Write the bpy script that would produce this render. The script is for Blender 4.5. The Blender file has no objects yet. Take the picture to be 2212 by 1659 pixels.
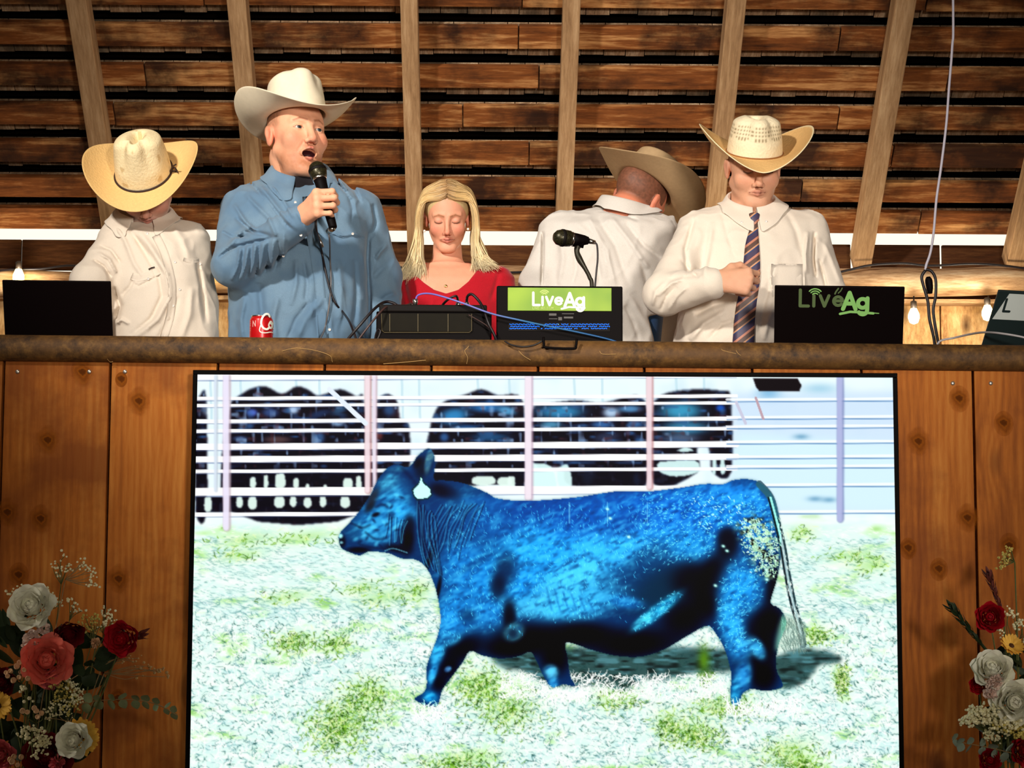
import bpy, bmesh, math, random
import numpy as np
from mathutils import Vector, Matrix

random.seed(7)
rng = np.random.default_rng(11)
SC = bpy.context.scene
COL = SC.collection

# ---------------------------------------------------------------- camera
PW, PH, FPX = 2212, 1659, 4000.0
YAW, PITCH, ROLL = math.radians(0.82), math.radians(5.60), math.radians(0.176)
CAMP = np.array([0.0, -5.0, 1.6])


def cam_axes():
    cy, sy, cp, sp = math.cos(YAW), math.sin(YAW), math.cos(PITCH), math.sin(PITCH)
    fw = np.array([sy * cp, cy * cp, sp])
    rt = np.array([cy, -sy, 0.0])
    up = np.cross(rt, fw)
    cr, sr = math.cos(ROLL), math.sin(ROLL)
    return rt * cr + up * sr, -rt * sr + up * cr, fw


CR, CU, CF = cam_axes()
cd = bpy.data.cameras.new('camera')
cam = bpy.data.objects.new('camera', cd)
COL.objects.link(cam)
cd.sensor_width = 36.0
cd.lens = 36.0 * FPX / PW
cd.clip_start = 0.05
cd.clip_end = 200
cam.matrix_world = Matrix(((CR[0], CU[0], -CF[0], CAMP[0]), (CR[1], CU[1], -CF[1], CAMP[1]), (CR[2], CU[2], -CF[2], CAMP[2]), (0, 0, 0, 1)))
SC.camera = cam

# ---------------------------------------------------------------- world, lights, exposure
wd = bpy.data.worlds.new('daylight')
SC.world = wd
wd.use_nodes = True
wn = wd.node_tree.nodes['Background']
wn.inputs[0].default_value = (1.0, 0.9, 0.72, 1)
wn.inputs[1].default_value = 1.25


def lamp(name, typ, loc, target, energy, color, size=1.0, size_y=None, spot=None, blend=0.6, spread=None):
    ld = bpy.data.lights.new(name, typ)
    ld.energy = energy
    ld.color = color
    if typ == 'AREA':
        ld.shape = 'RECTANGLE'
        ld.size = size
        ld.size_y = size_y or size
        if spread:
            ld.spread = math.radians(spread)
    elif typ == 'SPOT':
        ld.shadow_soft_size = size
        ld.spot_size = math.radians(spot)
        ld.spot_blend = blend
    else:
        ld.shadow_soft_size = size
    o = bpy.data.objects.new(name, ld)
    COL.objects.link(o)
    o.location = loc
    if target is not None:
        o.rotation_euler = (Vector(target) - Vector(loc)).to_track_quat('-Z', 'Y').to_euler()
    return o


# unseen spots added and aimed at the auction stand, their falloff dimming the corners
lamp('added_spot', 'SPOT', (-2.4, -3.5, 4.75), (-0.1, 0.9, 2.85), 1280, (1.0, 0.95, 0.88), 0.16, spot=38, blend=1.0)
lamp('added_spot', 'SPOT', (1.6, -6.6, 2.6), (0.1, 1.2, 2.70), 1450, (1.0, 0.93, 0.85), 0.35, spot=34, blend=1.0)

# unseen fill spots added low at either end to brighten the flowers
lamp('flower_fill_spot', 'SPOT', (-2.7, -0.75, 1.55), (-1.25, -0.30, 1.25), 26, (1.0, 0.93, 0.82), 0.10, spot=44, blend=.8)
lamp('flower_fill_spot', 'SPOT', (2.8, -0.75, 1.55), (1.42, -0.30, 1.25), 26, (1.0, 0.93, 0.82), 0.10, spot=44, blend=.8)

SC.view_settings.view_transform = 'Standard'
SC.view_settings.look = 'None'
SC.view_settings.exposure = 0.0
SC.view_settings.gamma = 1.0
SC.view_settings.use_curve_mapping = False

# ---------------------------------------------------------------- helpers
def W(px, py, Y):
    d = CF * FPX + CR * (px - PW / 2) - CU * (py - PH / 2)
    t = (Y - CAMP[1]) / d[1]
    return CAMP + d * t


def proj(P):
    q = np.asarray(P) - CAMP
    z = q @ CF
    return PW / 2 + FPX * (q @ CR) / z, PH / 2 - FPX * (q @ CU) / z


ORG = {}


def srgb(r, g, b):
    return tuple(((c / 255) / 12.92 if c / 255 <= 0.04045 else ((c / 255 + 0.055) / 1.055) ** 2.4) for c in (r, g, b))


def tag(o, label=None, cat=None, group=None, kind=None):
    for k, v in (('label', label), ('category', cat), ('group', group), ('kind', kind)):
        if v:
            o[k] = v
    return o


def empty(name, loc, label=None, cat=None, group=None):
    o = bpy.data.objects.new(name, None)
    COL.objects.link(o)
    o.empty_display_size = 0.05
    o.location = [float(c) for c in loc]
    ORG[o.name] = np.array(loc, float)
    return tag(o, label, cat, group)


def mesh(name, V, F, mat=None, parent=None, origin=None, smooth=False, col=None):
    """V: world coordinates (n,3); F: list of tuples or an (m,k) int array."""
    V = np.asarray(V, float)
    org = np.zeros(3)
    off = np.zeros(3)
    if origin is not None:
        org = np.array(origin, float)
    elif parent is not None:
        org = ORG[parent.name]
    if parent is not None:
        off = ORG[parent.name]
    me = bpy.data.meshes.new(name)
    if isinstance(F, np.ndarray):
        n, k = F.shape
        me.vertices.add(len(V))
        me.vertices.foreach_set('co', (V - org).astype(np.float32).ravel())
        me.loops.add(n * k)
        me.loops.foreach_set('vertex_index', F.astype(np.int32).ravel())
        me.polygons.add(n)
        me.polygons.foreach_set('loop_start', np.arange(0, n * k, k, dtype=np.int32))
        me.update(calc_edges=True)
    else:
        me.from_pydata((V - org).tolist(), [], [tuple(int(i) for i in f) for f in F])
    me.validate()
    if smooth:
        me.polygons.foreach_set('use_smooth', np.ones(len(me.polygons), bool))
    if col is not None:
        at = me.color_attributes.new('Col', 'FLOAT_COLOR', 'POINT')
        c4 = np.ones((len(V), 4), np.float32)
        c4[:, :3] = col
        at.data.foreach_set('color', c4.ravel())
    if mat:
        me.materials.append(mat)
    o = bpy.data.objects.new(name, me)
    COL.objects.link(o)
    o.location = (org - off).tolist()
    if parent is not None:
        o.parent = parent
    ORG[o.name] = org
    return o


def merge(*parts):
    Vs, Fs, k = [], [], 0
    for V, F in parts:
        V = np.asarray(V, float)
        Vs.append(V)
        Fs += [tuple(int(i) + k for i in f) for f in F]
        k += len(V)
    return np.vstack(Vs), Fs


def box(lo, hi, bev=0.0, M=None, seg=2):
    """box as (V,F), optionally bevelled and transformed by 4x4 M"""
    bm = bmesh.new()
    bmesh.ops.create_cube(bm, size=1.0)
    lo, hi = np.array(lo, float), np.array(hi, float)
    for v in bm.verts:
        v.co = Vector(((lo + hi) / 2 + np.array(v.co) * (hi - lo)).tolist())
    if bev > 0:
        bmesh.ops.bevel(bm, geom=bm.edges[:], offset=bev, segments=seg, affect='EDGES', profile=0.5)
    bm.verts.index_update()
    V = np.array([v.co[:] for v in bm.verts])
    F = [tuple(v.index for v in f.verts) for f in bm.faces]
    bm.free()
    if M is not None:
        V = V @ np.array(M)[:3, :3].T + np.array(M)[:3, 3]
    return V, F


def catmull(P, n=6):
    P = np.asarray(P, float)
    if len(P) < 3:
        return P
    Q = np.vstack([2 * P[0] - P[1], P, 2 * P[-1] - P[-2]])
    out = []
    for i in range(1, len(Q) - 2):
        for t in np.arange(n) / n:
            a, b, c, d = Q[i - 1], Q[i], Q[i + 1], Q[i + 2]
            out.append(0.5 * ((2 * b) + (-a + c) * t + (2 * a - 5 * b + 4 * c - d) * t * t + (-a + 3 * b - 3 * c + d) * t ** 3))
    out.append(P[-1])
    return np.array(out)


def tube(P, r, n=8, smooth=5, flat=1.0, cap=True):
    """swept tube through P; r scalar or per-point radii"""
    P = np.asarray(P, float)
    R = np.full(len(P), float(r)) if np.isscalar(r) else np.asarray(r, float)
    if smooth and len(P) > 2:
        Q = catmull(np.hstack([P, R[:, None]]), smooth)
        P, R = Q[:, :3], np.abs(Q[:, 3])
    T = np.gradient(P, axis=0)
    T /= np.linalg.norm(T, axis=1)[:, None] + 1e-12
    u = np.cross(T[0], [0, 0, 1.0] if abs(T[0][2]) < 0.9 else [1.0, 0, 0])
    u /= np.linalg.norm(u)
    V = []
    a = np.arange(n) * 2 * math.pi / n
    for p, t, rr in zip(P, T, R):
        u = u - t * (u @ t)
        u /= np.linalg.norm(u) + 1e-12
        w = np.cross(t, u)
        V.append(p + rr * (np.cos(a)[:, None] * u + flat * np.sin(a)[:, None] * w))
    m = len(P)
    V = np.vstack(V)
    F = [(i * n + j, i * n + (j + 1) % n, (i + 1) * n + (j + 1) % n, (i + 1) * n + j) for i in range(m - 1) for j in range(n)]
    if cap:
        F += [tuple(range(n - 1, -1, -1)), tuple(range((m - 1) * n, m * n))]
    return V, F


def lathe(prof, n=24, M=None, axis='z'):
    """profile [(r,z)...] revolved about z"""
    a = np.arange(n) * 2 * math.pi / n
    V = np.vstack([np.stack([r * np.cos(a), r * np.sin(a), np.full(n, z)], 1) for r, z in prof])
    m = len(prof)
    F = [(i * n + j, i * n + (j + 1) % n, (i + 1) * n + (j + 1) % n, (i + 1) * n + j) for i in range(m - 1) for j in range(n)]
    F += [tuple(range(n - 1, -1, -1)), tuple(range((m - 1) * n, m * n))]
    if M is not None:
        V = V @ np.array(M)[:3, :3].T + np.array(M)[:3, 3]
    return V, F


def frame(p, zdir, xhint=(1, 0, 0)):
    z = np.array(zdir, float)
    z /= np.linalg.norm(z)
    x = np.array(xhint, float)
    x = x - z * (x @ z)
    x /= np.linalg.norm(x)
    y = np.cross(z, x)
    M = np.eye(4)
    M[:3, 0], M[:3, 1], M[:3, 2], M[:3, 3] = x, y, z, p
    return M


def rotm(yaw=0, pitch=0, roll=0):
    """degrees; pitch>0 bows a -y facing thing forward/down, roll>0 leans its top to +x, yaw>0 turns -y face to +x"""
    y, p, r = map(math.radians, (yaw, pitch, roll))
    Rz = np.array([[math.cos(y), -math.sin(y), 0], [math.sin(y), math.cos(y), 0], [0, 0, 1]])
    Rx = np.array([[1, 0, 0], [0, math.cos(p), -math.sin(p)], [0, math.sin(p), math.cos(p)]])
    Ry = np.array([[math.cos(r), 0, math.sin(r)], [0, 1, 0], [-math.sin(r), 0, math.cos(r)]])
    return Rz @ Ry @ Rx


# ---- numpy value noise
_perm = rng.random((64, 64, 64)).astype(np.float32)


def vnoise(P, scale=1.0):
    q = np.asarray(P, np.float32) * scale
    i = np.floor(q).astype(np.int64)
    f = q - i
    f = f * f * (3 - 2 * f)
    r = 0
    for dx in (0, 1):
        for dy in (0, 1):
            for dz in (0, 1):
                w = (f[:, 0] if dx else 1 - f[:, 0]) * (f[:, 1] if dy else 1 - f[:, 1]) * (f[:, 2] if dz else 1 - f[:, 2])
                r = r + w * _perm[(i[:, 0] + dx) & 63, (i[:, 1] + dy) & 63, (i[:, 2] + dz) & 63]
    return r * 2 - 1


# ---- signed distance toolkit + surface nets
def smin(a, b, k):
    h = np.maximum(k - np.abs(a - b), 0) / k
    return np.minimum(a, b) - h * h * k * 0.25


def smax(a, b, k):
    return -smin(-a, -b, k)


def s_cap(P, a, b, ra, rb=None):
    rb = ra if rb is None else rb
    a, b = np.asarray(a, float), np.asarray(b, float)
    ab = b - a
    t = np.clip(((P - a) @ ab) / (ab @ ab + 1e-12), 0, 1)
    return np.linalg.norm(P - a - t[:, None] * ab, axis=1) - (ra + (rb - ra) * t)


def s_ell(P, c, r):
    q = P - np.asarray(c)
    r = np.asarray(r, float)
    k0 = np.linalg.norm(q / r, axis=1)
    k1 = np.linalg.norm(q / (r * r), axis=1) + 1e-9
    return k0 * (k0 - 1) / k1


def snet(f, lo, hi, h, margin=1.7, B=8):
    lo = np.array(lo, float)
    hi = np.array(hi, float)
    nb = np.ceil((hi - lo) / (h * B)).astype(int)
    bi = np.stack(np.meshgrid(*[np.arange(n) for n in nb], indexing='ij'), -1).reshape(-1, 3)
    d = f(lo + (bi + 0.5) * B * h)
    D = np.ones(nb * B, np.float32)
    keep = np.abs(d) < B * h * 0.87 * margin
    neg = (d < 0) & ~keep
    Db = D.reshape(nb[0], B, nb[1], B, nb[2], B)
    for i, j, k in bi[neg]:
        Db[i, :, j, :, k, :] = -1
    loc = np.stack(np.meshgrid(*[np.arange(B)] * 3, indexing='ij'), -1).reshape(-1, 3)
    kb = bi[keep]
    for s in range(0, len(kb), 1500):
        q = kb[s:s + 1500]
        P = lo + (q[:, None, :] * B + loc[None]) * h
        dv = f(P.reshape(-1, 3)).astype(np.float32).reshape(len(q), B, B, B)
        for (i, j, k), v in zip(q, dv):
            Db[i, :, j, :, k, :] = v
    D[0], D[-1] = np.maximum(D[0], 1e-3), np.maximum(D[-1], 1e-3)
    D[:, 0], D[:, -1] = np.maximum(D[:, 0], 1e-3), np.maximum(D[:, -1], 1e-3)
    D[:, :, 0], D[:, :, -1] = np.maximum(D[:, :, 0], 1e-3), np.maximum(D[:, :, -1], 1e-3)
    S = (D < 0)
    s8 = S.astype(np.uint8)
    c = sum(s8[i:D.shape[0] - 1 + i, j:D.shape[1] - 1 + j, k:D.shape[2] - 1 + k] for i in (0, 1) for j in (0, 1) for k in (0, 1))
    cells = np.argwhere((c > 0) & (c < 8))
    idx = np.full(c.shape, -1, np.int32)
    idx[tuple(cells.T)] = np.arange(len(cells))
    cn = np.array([(i, j, k) for i in (0, 1) for j in (0, 1) for k in (0, 1)])
    val = np.stack([D[tuple((cells + o).T)] for o in cn], 1)
    acc = np.zeros((len(cells), 3))
    cnt = np.zeros(len(cells))
    for a in range(8):
        for b in range(a + 1, 8):
            if np.abs(cn[a] - cn[b]).sum() == 1:
                m = (val[:, a] < 0) != (val[:, b] < 0)
                t = np.where(m, val[:, a] / (val[:, a] - val[:, b] + 1e-20), 0)
                acc += np.where(m[:, None], cn[a] + t[:, None] * (cn[b] - cn[a]), 0)
                cnt += m
    V = lo + (cells + acc / cnt[:, None]) * h
    F = []
    for ax in range(3):
        u, w = (ax + 1) % 3, (ax + 2) % 3
        A = np.take(S, range(0, S.shape[ax] - 1), ax)
        Bq = np.take(S, range(1, S.shape[ax]), ax)
        e = np.argwhere(A != Bq)
        e = e[(e[:, u] > 0) & (e[:, w] > 0) & (e[:, u] < S.shape[u] - 1) & (e[:, w] < S.shape[w] - 1)]
        du = np.zeros(3, int)
        dw = np.zeros(3, int)
        du[u] = 1
        dw[w] = 1
        q = np.stack([idx[tuple(x.T)] for x in (e - du - dw, e - dw, e, e - du)], 1)
        fl = ~A[tuple(e.T)]
        q[fl] = q[fl][:, ::-1]
        F.append(q)
    return V, np.vstack(F)


def keep_largest(V, F):
    """drop stray islands of a surface-net mesh"""
    n = len(V)
    lab = np.arange(n)
    for _ in range(4000):
        m = lab[F].min(1)
        new = lab.copy()
        for k in range(4):
            np.minimum.at(new, F[:, k], m)
        new = new[new]
        if (new == lab).all():
            break
        lab = new
    u, c = np.unique(lab, return_counts=True)
    k = lab == u[c.argmax()]
    mp = np.cumsum(k) - 1
    Fk = F[k[F[:, 0]]]
    return V[k], mp[Fk]


# ---------------------------------------------------------------- materials
class NT:
    def __init__(s, name):
        s.m = bpy.data.materials.new(name)
        s.m.use_nodes = True
        s.t = s.m.node_tree
        s.b = s.t.nodes['Principled BSDF']

    def n(s, typ, **kw):
        nd = s.t.nodes.new('ShaderNode' + typ)
        for k, v in kw.items():
            if k.startswith('i_'):
                k = k[2:]
                k = int(k) if k.isdigit() else k.replace('_', ' ')
                if isinstance(v, bpy.types.NodeSocket):
                    s.t.links.new(v, nd.inputs[k])
                else:
                    nd.inputs[k].default_value = v
            else:
                setattr(nd, k, v)
        return nd

    def l(s, a, b):
        s.t.links.new(a, b)

    def ramp(s, fac, stops, interp='LINEAR'):
        r = s.n('ValToRGB')
        r.color_ramp.interpolation = interp
        e = r.color_ramp.elements
        while len(e) < len(stops):
            e.new(0.5)
        for el, (p, c) in zip(e, stops):
            el.position = p
            el.color = (*c[:3], 1)
        s.l(fac, r.inputs[0])
        return r.outputs[0]

    def mix(s, fac, a, b, blend='MIX'):
        m = s.n('Mix', data_type='RGBA', blend_type=blend)
        for sock, v in ((m.inputs[0], fac), (m.inputs[6], a), (m.inputs[7], b)):
            if isinstance(v, bpy.types.NodeSocket):
                s.l(v, sock)
            else:
                sock.default_value = v if not isinstance(v, tuple) else (*v[:3], 1)
        return m.outputs[2]

    def math(s, op, a, b=0.0):
        m = s.n('Math', operation=op)
        for sock, v in ((m.inputs[0], a), (m.inputs[1], b)):
            if isinstance(v, bpy.types.NodeSocket):
                s.l(v, sock)
            else:
                sock.default_value = v
        return m.outputs[0]


def plain(name, rgb, rough=0.5, metal=0.0, emit=None, noise=0.0, nscale=30, bump=0.0, spec=0.5, attr=False, sheen=0.0, sss=0.0, es=1.0):
    k = NT(name)
    b = k.b
    b.inputs['Roughness'].default_value = rough
    b.inputs['Metallic'].default_value = metal
    b.inputs['Specular IOR Level'].default_value = spec
    base = (*rgb, 1)
    b.inputs['Base Color'].default_value = base
    if attr:
        a = k.n('Attribute', attribute_name='Col')
        src = a.outputs['Color']
        k.l(src, b.inputs['Base Color'])
    else:
        src = None
    if noise or bump:
        tc = k.n('TexCoord')
        nz = k.n('TexNoise', i_Vector=tc.outputs['Object'], i_Scale=nscale, i_Detail=5.0)
        if noise:
            lo = tuple(c * (1 - noise) for c in rgb) if not attr else (1 - noise,) * 3
            hi = tuple(min(1, c * (1 + noise)) for c in rgb) if not attr else (1 + noise,) * 3
            r = k.ramp(nz.outputs['Fac'], [(0.3, lo), (0.7, hi)])
            if attr:
                r = k.mix(1.0, src, r, 'MULTIPLY')
            k.l(r, b.inputs['Base Color'])
        if bump:
            bp = k.n('Bump', i_Strength=bump, i_Distance=0.01, i_Height=nz.outputs['Fac'])
            k.l(bp.outputs[0], b.inputs['Normal'])
    if sheen:
        b.inputs['Sheen Weight'].default_value = sheen
    if sss:
        b.inputs['Subsurface Weight'].default_value = sss
        b.inputs['Subsurface Radius'].default_value = (1.0, 0.35, 0.2)
        b.inputs['Subsurface Scale'].default_value = 0.012
    if emit:
        b.inputs['Emission Color'].default_value = (*emit, 1)
        b.inputs['Emission Strength'].default_value = es
    return k.m


def cloth(name, rgb, weave=900, bump=0.25, vary=0.05, rgb2=None, attr=False):
    """woven fabric: fine crossed threads, soft sheen"""
    k = NT(name)
    tc = k.n('TexCoord')
    nz = k.n('TexNoise', i_Vector=tc.outputs['Object'], i_Scale=weave * 0.8, i_Detail=2.0)
    big = k.n('TexNoise', i_Vector=tc.outputs['Object'], i_Scale=9.0, i_Detail=3.0)
    c = k.ramp(nz.outputs['Fac'], [(0.32, tuple(x * (1 - vary * 2) for x in rgb)), (0.68, tuple(min(1, x * (1 + vary)) for x in rgb))])
    if rgb2:
        c = k.mix(k.ramp(big.outputs['Fac'], [(0.42, (0, 0, 0)), (0.6, (1, 1, 1))]), c, rgb2)
    k.l(c, k.b.inputs['Base Color'])
    bp = k.n('Bump', i_Strength=bump, i_Distance=0.002, i_Height=nz.outputs['Fac'])
    k.l(bp.outputs[0], k.b.inputs['Normal'])
    k.b.inputs['Roughness'].default_value = 0.85
    k.b.inputs['Specular IOR Level'].default_value = 0.2
    k.b.inputs['Sheen Weight'].default_value = 0.15
    return k.m


def wood(name, grain, dark, mid, light, stretch=14, scale=1.0, knots=0.0, stain=None, stain_amt=0.0, rough=0.75, bump=0.4, streak=60.0, ring=0.0):
    """sawn timber; grain = axis index along the boards (object space)"""
    k = NT(name)
    tc = k.n('TexCoord')
    oi = k.n('ObjectInfo')
    off = k.n('VectorMath', operation='SCALE')
    k.l(oi.outputs['Random'], off.inputs[3])
    off.inputs[0].default_value = (37.0, 91.0, 53.0)
    add = k.n('VectorMath', operation='ADD')
    k.l(tc.outputs['Object'], add.inputs[0])
    k.l(off.outputs[0], add.inputs[1])
    sv = [scale] * 3
    sv[grain] = scale / stretch
    mp = k.n('Mapping', i_Vector=add.outputs[0], i_Scale=tuple(sv))
    vec = mp.outputs[0]
    sk = [scale * 2.2] * 3
    sk[grain] = scale * 1.1
    mk = k.n('Mapping', i_Vector=add.outputs[0], i_Scale=tuple(sk))
    if knots:
        vo = k.n('TexVoronoi', i_Vector=mk.outputs[0], i_Scale=knots, i_Randomness=1.0)
        kd = vo.outputs['Distance']
        pull = k.math('POWER', k.math('SUBTRACT', 1.0, k.math('MINIMUM', kd, 1.0)), 5.0)
    n1 = k.n('TexNoise', i_Vector=vec, i_Scale=9.0, i_Detail=9.0, i_Roughness=0.65, i_Distortion=0.6)
    n2 = k.n('TexNoise', i_Vector=vec, i_Scale=streak, i_Detail=4.0, i_Roughness=0.7)
    f = k.math('ADD', k.math('MULTIPLY', n1.outputs['Fac'], 0.62), k.math('MULTIPLY', n2.outputs['Fac'], 0.38))
    if ring:
        sep = k.n('SeparateXYZ', i_Vector=vec)
        ax = sep.outputs[0] if grain != 0 else sep.outputs[2]
        nb = k.n('TexNoise', i_Vector=vec, i_Scale=2.0, i_Detail=2.0)
        ph = k.math('ADD', k.math('MULTIPLY', ax, ring), k.math('MULTIPLY', nb.outputs['Fac'], 26.0))
        if knots:
            ph = k.math('ADD', ph, k.math('MULTIPLY', pull, 22.0))
        w = k.math('MULTIPLY', k.math('SINE', ph), 0.03)
        f = k.math('ADD', f, w)
    c = k.ramp(f, [(0.32, dark), (0.5, mid), (0.68, light)])
    if knots:
        kn = k.ramp(kd, [(0.0, (1, 1, 1)), (0.085, (0.55, 0.55, 0.55)), (0.16, (0, 0, 0))])
        c = k.mix(kn, c, tuple(x * 0.30 for x in dark))
    if stain:
        ns = k.n('TexNoise', i_Vector=add.outputs[0], i_Scale=3.5, i_Detail=6.0, i_Roughness=0.6)
        c = k.mix(k.ramp(ns.outputs['Fac'], [(0.45, (0, 0, 0)), (0.62, (stain_amt,) * 3)]), c, stain)
    k.l(c, k.b.inputs['Base Color'])
    bp = k.n('Bump', i_Strength=bump, i_Distance=0.006, i_Height=f)
    k.l(bp.outputs[0], k.b.inputs['Normal'])
    k.b.inputs['Roughness'].default_value = rough
    k.b.inputs['Specular IOR Level'].default_value = 0.25
    return k.m

# ================================================================ THE SETTING
M_plank = wood('cedar_planks', 2, srgb(138, 70, 16), srgb(188, 106, 32), srgb(214, 138, 58), stretch=12, scale=1.0, knots=2.3, rough=0.7, bump=0.2, ring=330, stain=srgb(128, 62, 14), stain_amt=0.7)
M_board = wood('roof_boards', 0, srgb(44, 18, 4), srgb(132, 74, 30), srgb(228, 170, 106), stretch=9, scale=1.4, stain=srgb(34, 14, 4), stain_amt=0.9, rough=0.9, bump=0.6, streak=40)
M_rafter = wood('rafter_timber', 1, srgb(124, 90, 58), srgb(172, 134, 94), srgb(206, 170, 128), stretch=10, scale=2.0, rough=0.9, bump=0.5)
M_shingle = wood('split_shingles', 1, srgb(84, 62, 42), srgb(160, 126, 94), srgb(216, 188, 152), stretch=5, scale=3.0, stain=srgb(56, 52, 42), stain_amt=0.8, rough=0.95, bump=0.7)
M_gapshade = plain('roof_gap_shade', srgb(12, 7, 4), 0.95, spec=0.0)  # near-black colour standing in for shade between the roof boards
M_plate = wood('weathered_timber', 0, srgb(110, 70, 40), srgb(190, 150, 108), srgb(232, 204, 164), stretch=8, scale=2.0, rough=0.9, bump=0.9)
M_dark = wood('dark_blocking', 0, srgb(40, 20, 8), srgb(84, 48, 22), srgb(120, 78, 40), stretch=9, scale=2.0, rough=0.9, bump=0.4)
M_panel = wood('back_panel_wood', 2, srgb(130, 84, 44), srgb(206, 160, 104), srgb(238, 204, 150), stretch=3, scale=1.6, rough=0.8, bump=0.5, knots=1.6)
M_ply = wood('counter_ply', 0, srgb(120, 80, 40), srgb(150, 105, 60), srgb(170, 130, 80), rough=0.7)
M_floor = wood('floor_boards', 1, srgb(70, 48, 30), srgb(110, 80, 52), srgb(140, 108, 74), rough=0.8)

XL, XR = -3.3, 3.4
STAGE = 1.24

# ground and stage floor
fl = mesh('floor', *box((-6, -9, -0.05), (6, 3.2, 0.0)), M_floor)
tag(fl, kind='structure')
st = mesh('floor_stage', *box((XL, 0.09, STAGE - 0.05), (XR, 2.42, STAGE), 0.004), M_floor)
tag(st, 'raised plank floor of the auction stand', kind='structure')

# front wall: each cedar plank is a board of its own
yw = 0.05
px_edges = [(-232, -250), (4, -14), (236, 219), (468, 456), (698, 692), (930, 926), (1160, 1162), (1391, 1395), (1625, 1632), (1861, 1873), (2099, 2121), (2336, 2362), (2570, 2600)]
ztop = W(1106, 768, yw)[2]
wf = mesh('wall_front', *box((W(-930, 1200, yw)[0], yw + 0.022, 0.0), (W(3040, 1200, yw)[0], yw + 0.04, ztop - 0.01)), M_dark)
tag(wf, kind='structure')
px_edges = [(-232 - 234 * k, -250 - 236 * k) for k in (3, 2, 1)] + px_edges + [(2570 + 234 * k, 2600 + 238 * k) for k in (1, 2)]
for i in range(len(px_edges) - 1):
    a = W(px_edges[i][0], 790, yw)[0] + 0.004
    b = W(px_edges[i + 1][0], 790, yw)[0] - 0.003
    a2 = W(px_edges[i][1], 1659, yw)[0] + 0.004
    b2 = W(px_edges[i + 1][1], 1659, yw)[0] - 0.003
    x0, x1 = (a + a2) / 2, (b + b2) / 2
    p = mesh('plank', *box((x0, yw, 0.0), (x1, yw + 0.022, ztop + random.uniform(-.003, .003)), 0.002), M_plank, wf, origin=((x0 + x1) / 2, yw, 1.0))
M_nail = plain('zinc_nail', srgb(200, 190, 175), 0.35, 0.8)
for (nx, ny) in [(38, 803), (193, 803), (270, 803), (2058, 828), (2140, 828)]:
    q = W(nx, ny, yw)
    mesh('nail_head', *lathe([(0.006, 0.0), (0.006, 0.0015), (0.0045, 0.003), (0.001, 0.0035)], 12, frame(q, (0, -1, 0))), M_nail, wf, smooth=True)

# knots in the cedar planks
kk = NT('knot_wood')
kt = kk.n('TexCoord')
kn_ = kk.n('TexNoise', i_Vector=kt.outputs['Object'], i_Scale=38.0, i_Detail=3.0)
kl = kk.n('VectorMath', operation='LENGTH')
ksc = kk.n('Mapping', i_Vector=kt.outputs['Object'], i_Scale=(1.0, 0.0, 0.8))
kk.l(ksc.outputs[0], kl.inputs[0])
kr = kk.math('ADD', kk.math('MULTIPLY', kl.outputs['Value'], 21.0), kk.math('MULTIPLY', kk.math('SUBTRACT', kn_.outputs['Fac'], .5), .6))
kk.l(kk.ramp(kr, [(0.0, srgb(96, 46, 8)), (.14, srgb(104, 50, 8)), (.22, srgb(164, 88, 20)), (.34, srgb(140, 70, 14)), (.46, srgb(182, 100, 26)), (.6, srgb(160, 82, 20)), (.75, srgb(188, 106, 32))]), kk.b.inputs['Base Color'])
kk.l(kk.ramp(kr, [(0.0, (.9, .9, .9)), (.2, (.75, .75, .75)), (.72, (0, 0, 0))]), kk.b.inputs['Alpha'])
kk.b.inputs['Roughness'].default_value = .8
kk.b.inputs['Specular IOR Level'].default_value = .08
for (nx, ny, sr) in [(103, 952, 1.3), (88, 1122, .9), (16, 1108, 1.0), (178, 805, .8), (300, 868, 1.2), (256, 1252, 1.1), (262, 820, .5), (40, 1243, .9), (1984, 955, 1.4), (2072, 862, .9), (2168, 915, .7), (2028, 1230, .8), (2180, 1180, .8), (2090, 1120, .9), (1962, 1185, .7), (255, 1510, .6)]:
    q = W(nx, ny, yw)
    R_k = .040 * sr
    a_ = np.arange(24) * math.pi / 12
    R_k *= random.uniform(.8, 1.15)
    V_ = np.array([[q[0] + R_k * .9 * math.cos(t), yw - .0006, q[2] + R_k * 1.15 * math.sin(t)] for t in a_] + [[q[0] + R_k * .9 * math.cos(t), yw + .0005, q[2] + R_k * 1.15 * math.sin(t)] for t in a_])
    mesh('wood_knot', V_, [tuple(range(23, -1, -1)), tuple(range(24, 48))] + [(i, (i + 1) % 24, 24 + (i + 1) % 24, 24 + i) for i in range(24)], kk.m, wf, origin=q)

# brown pipe rail along the top of the front wall
kp = NT('rusty_pipe_paint')
tcp = kp.n('TexCoord')
np1 = kp.n('TexNoise', i_Vector=tcp.outputs['Object'], i_Scale=38.0, i_Detail=8.0, i_Roughness=0.7)
np2 = kp.n('TexNoise', i_Vector=tcp.outputs['Object'], i_Scale=6.0, i_Detail=4.0)
np3 = kp.n('TexNoise', i_Vector=tcp.outputs['Object'], i_Scale=16.0, i_Detail=6.0, i_Roughness=0.8)
cc = kp.ramp(np1.outputs['Fac'], [(0.35, srgb(52, 32, 10)), (0.55, srgb(104, 70, 28)), (0.72, srgb(142, 102, 46))])
cc = kp.mix(kp.ramp(np2.outputs['Fac'], [(0.45, (0, 0, 0)), (0.65, (0.6, 0.6, 0.6))]), cc, srgb(112, 74, 28))
cc = kp.mix(kp.ramp(np3.outputs['Fac'], [(0.735, (0, 0, 0)), (0.76, (0.9, 0.9, 0.9))]), cc, srgb(225, 205, 170))
kp.l(cc, kp.b.inputs['Base Color'])
kp.b.inputs['Roughness'].default_value = 0.7
bpn = kp.n('Bump', i_Strength=0.35, i_Distance=0.004, i_Height=np1.outputs['Fac'])
kp.l(bpn.outputs[0], kp.b.inputs['Normal'])
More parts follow.
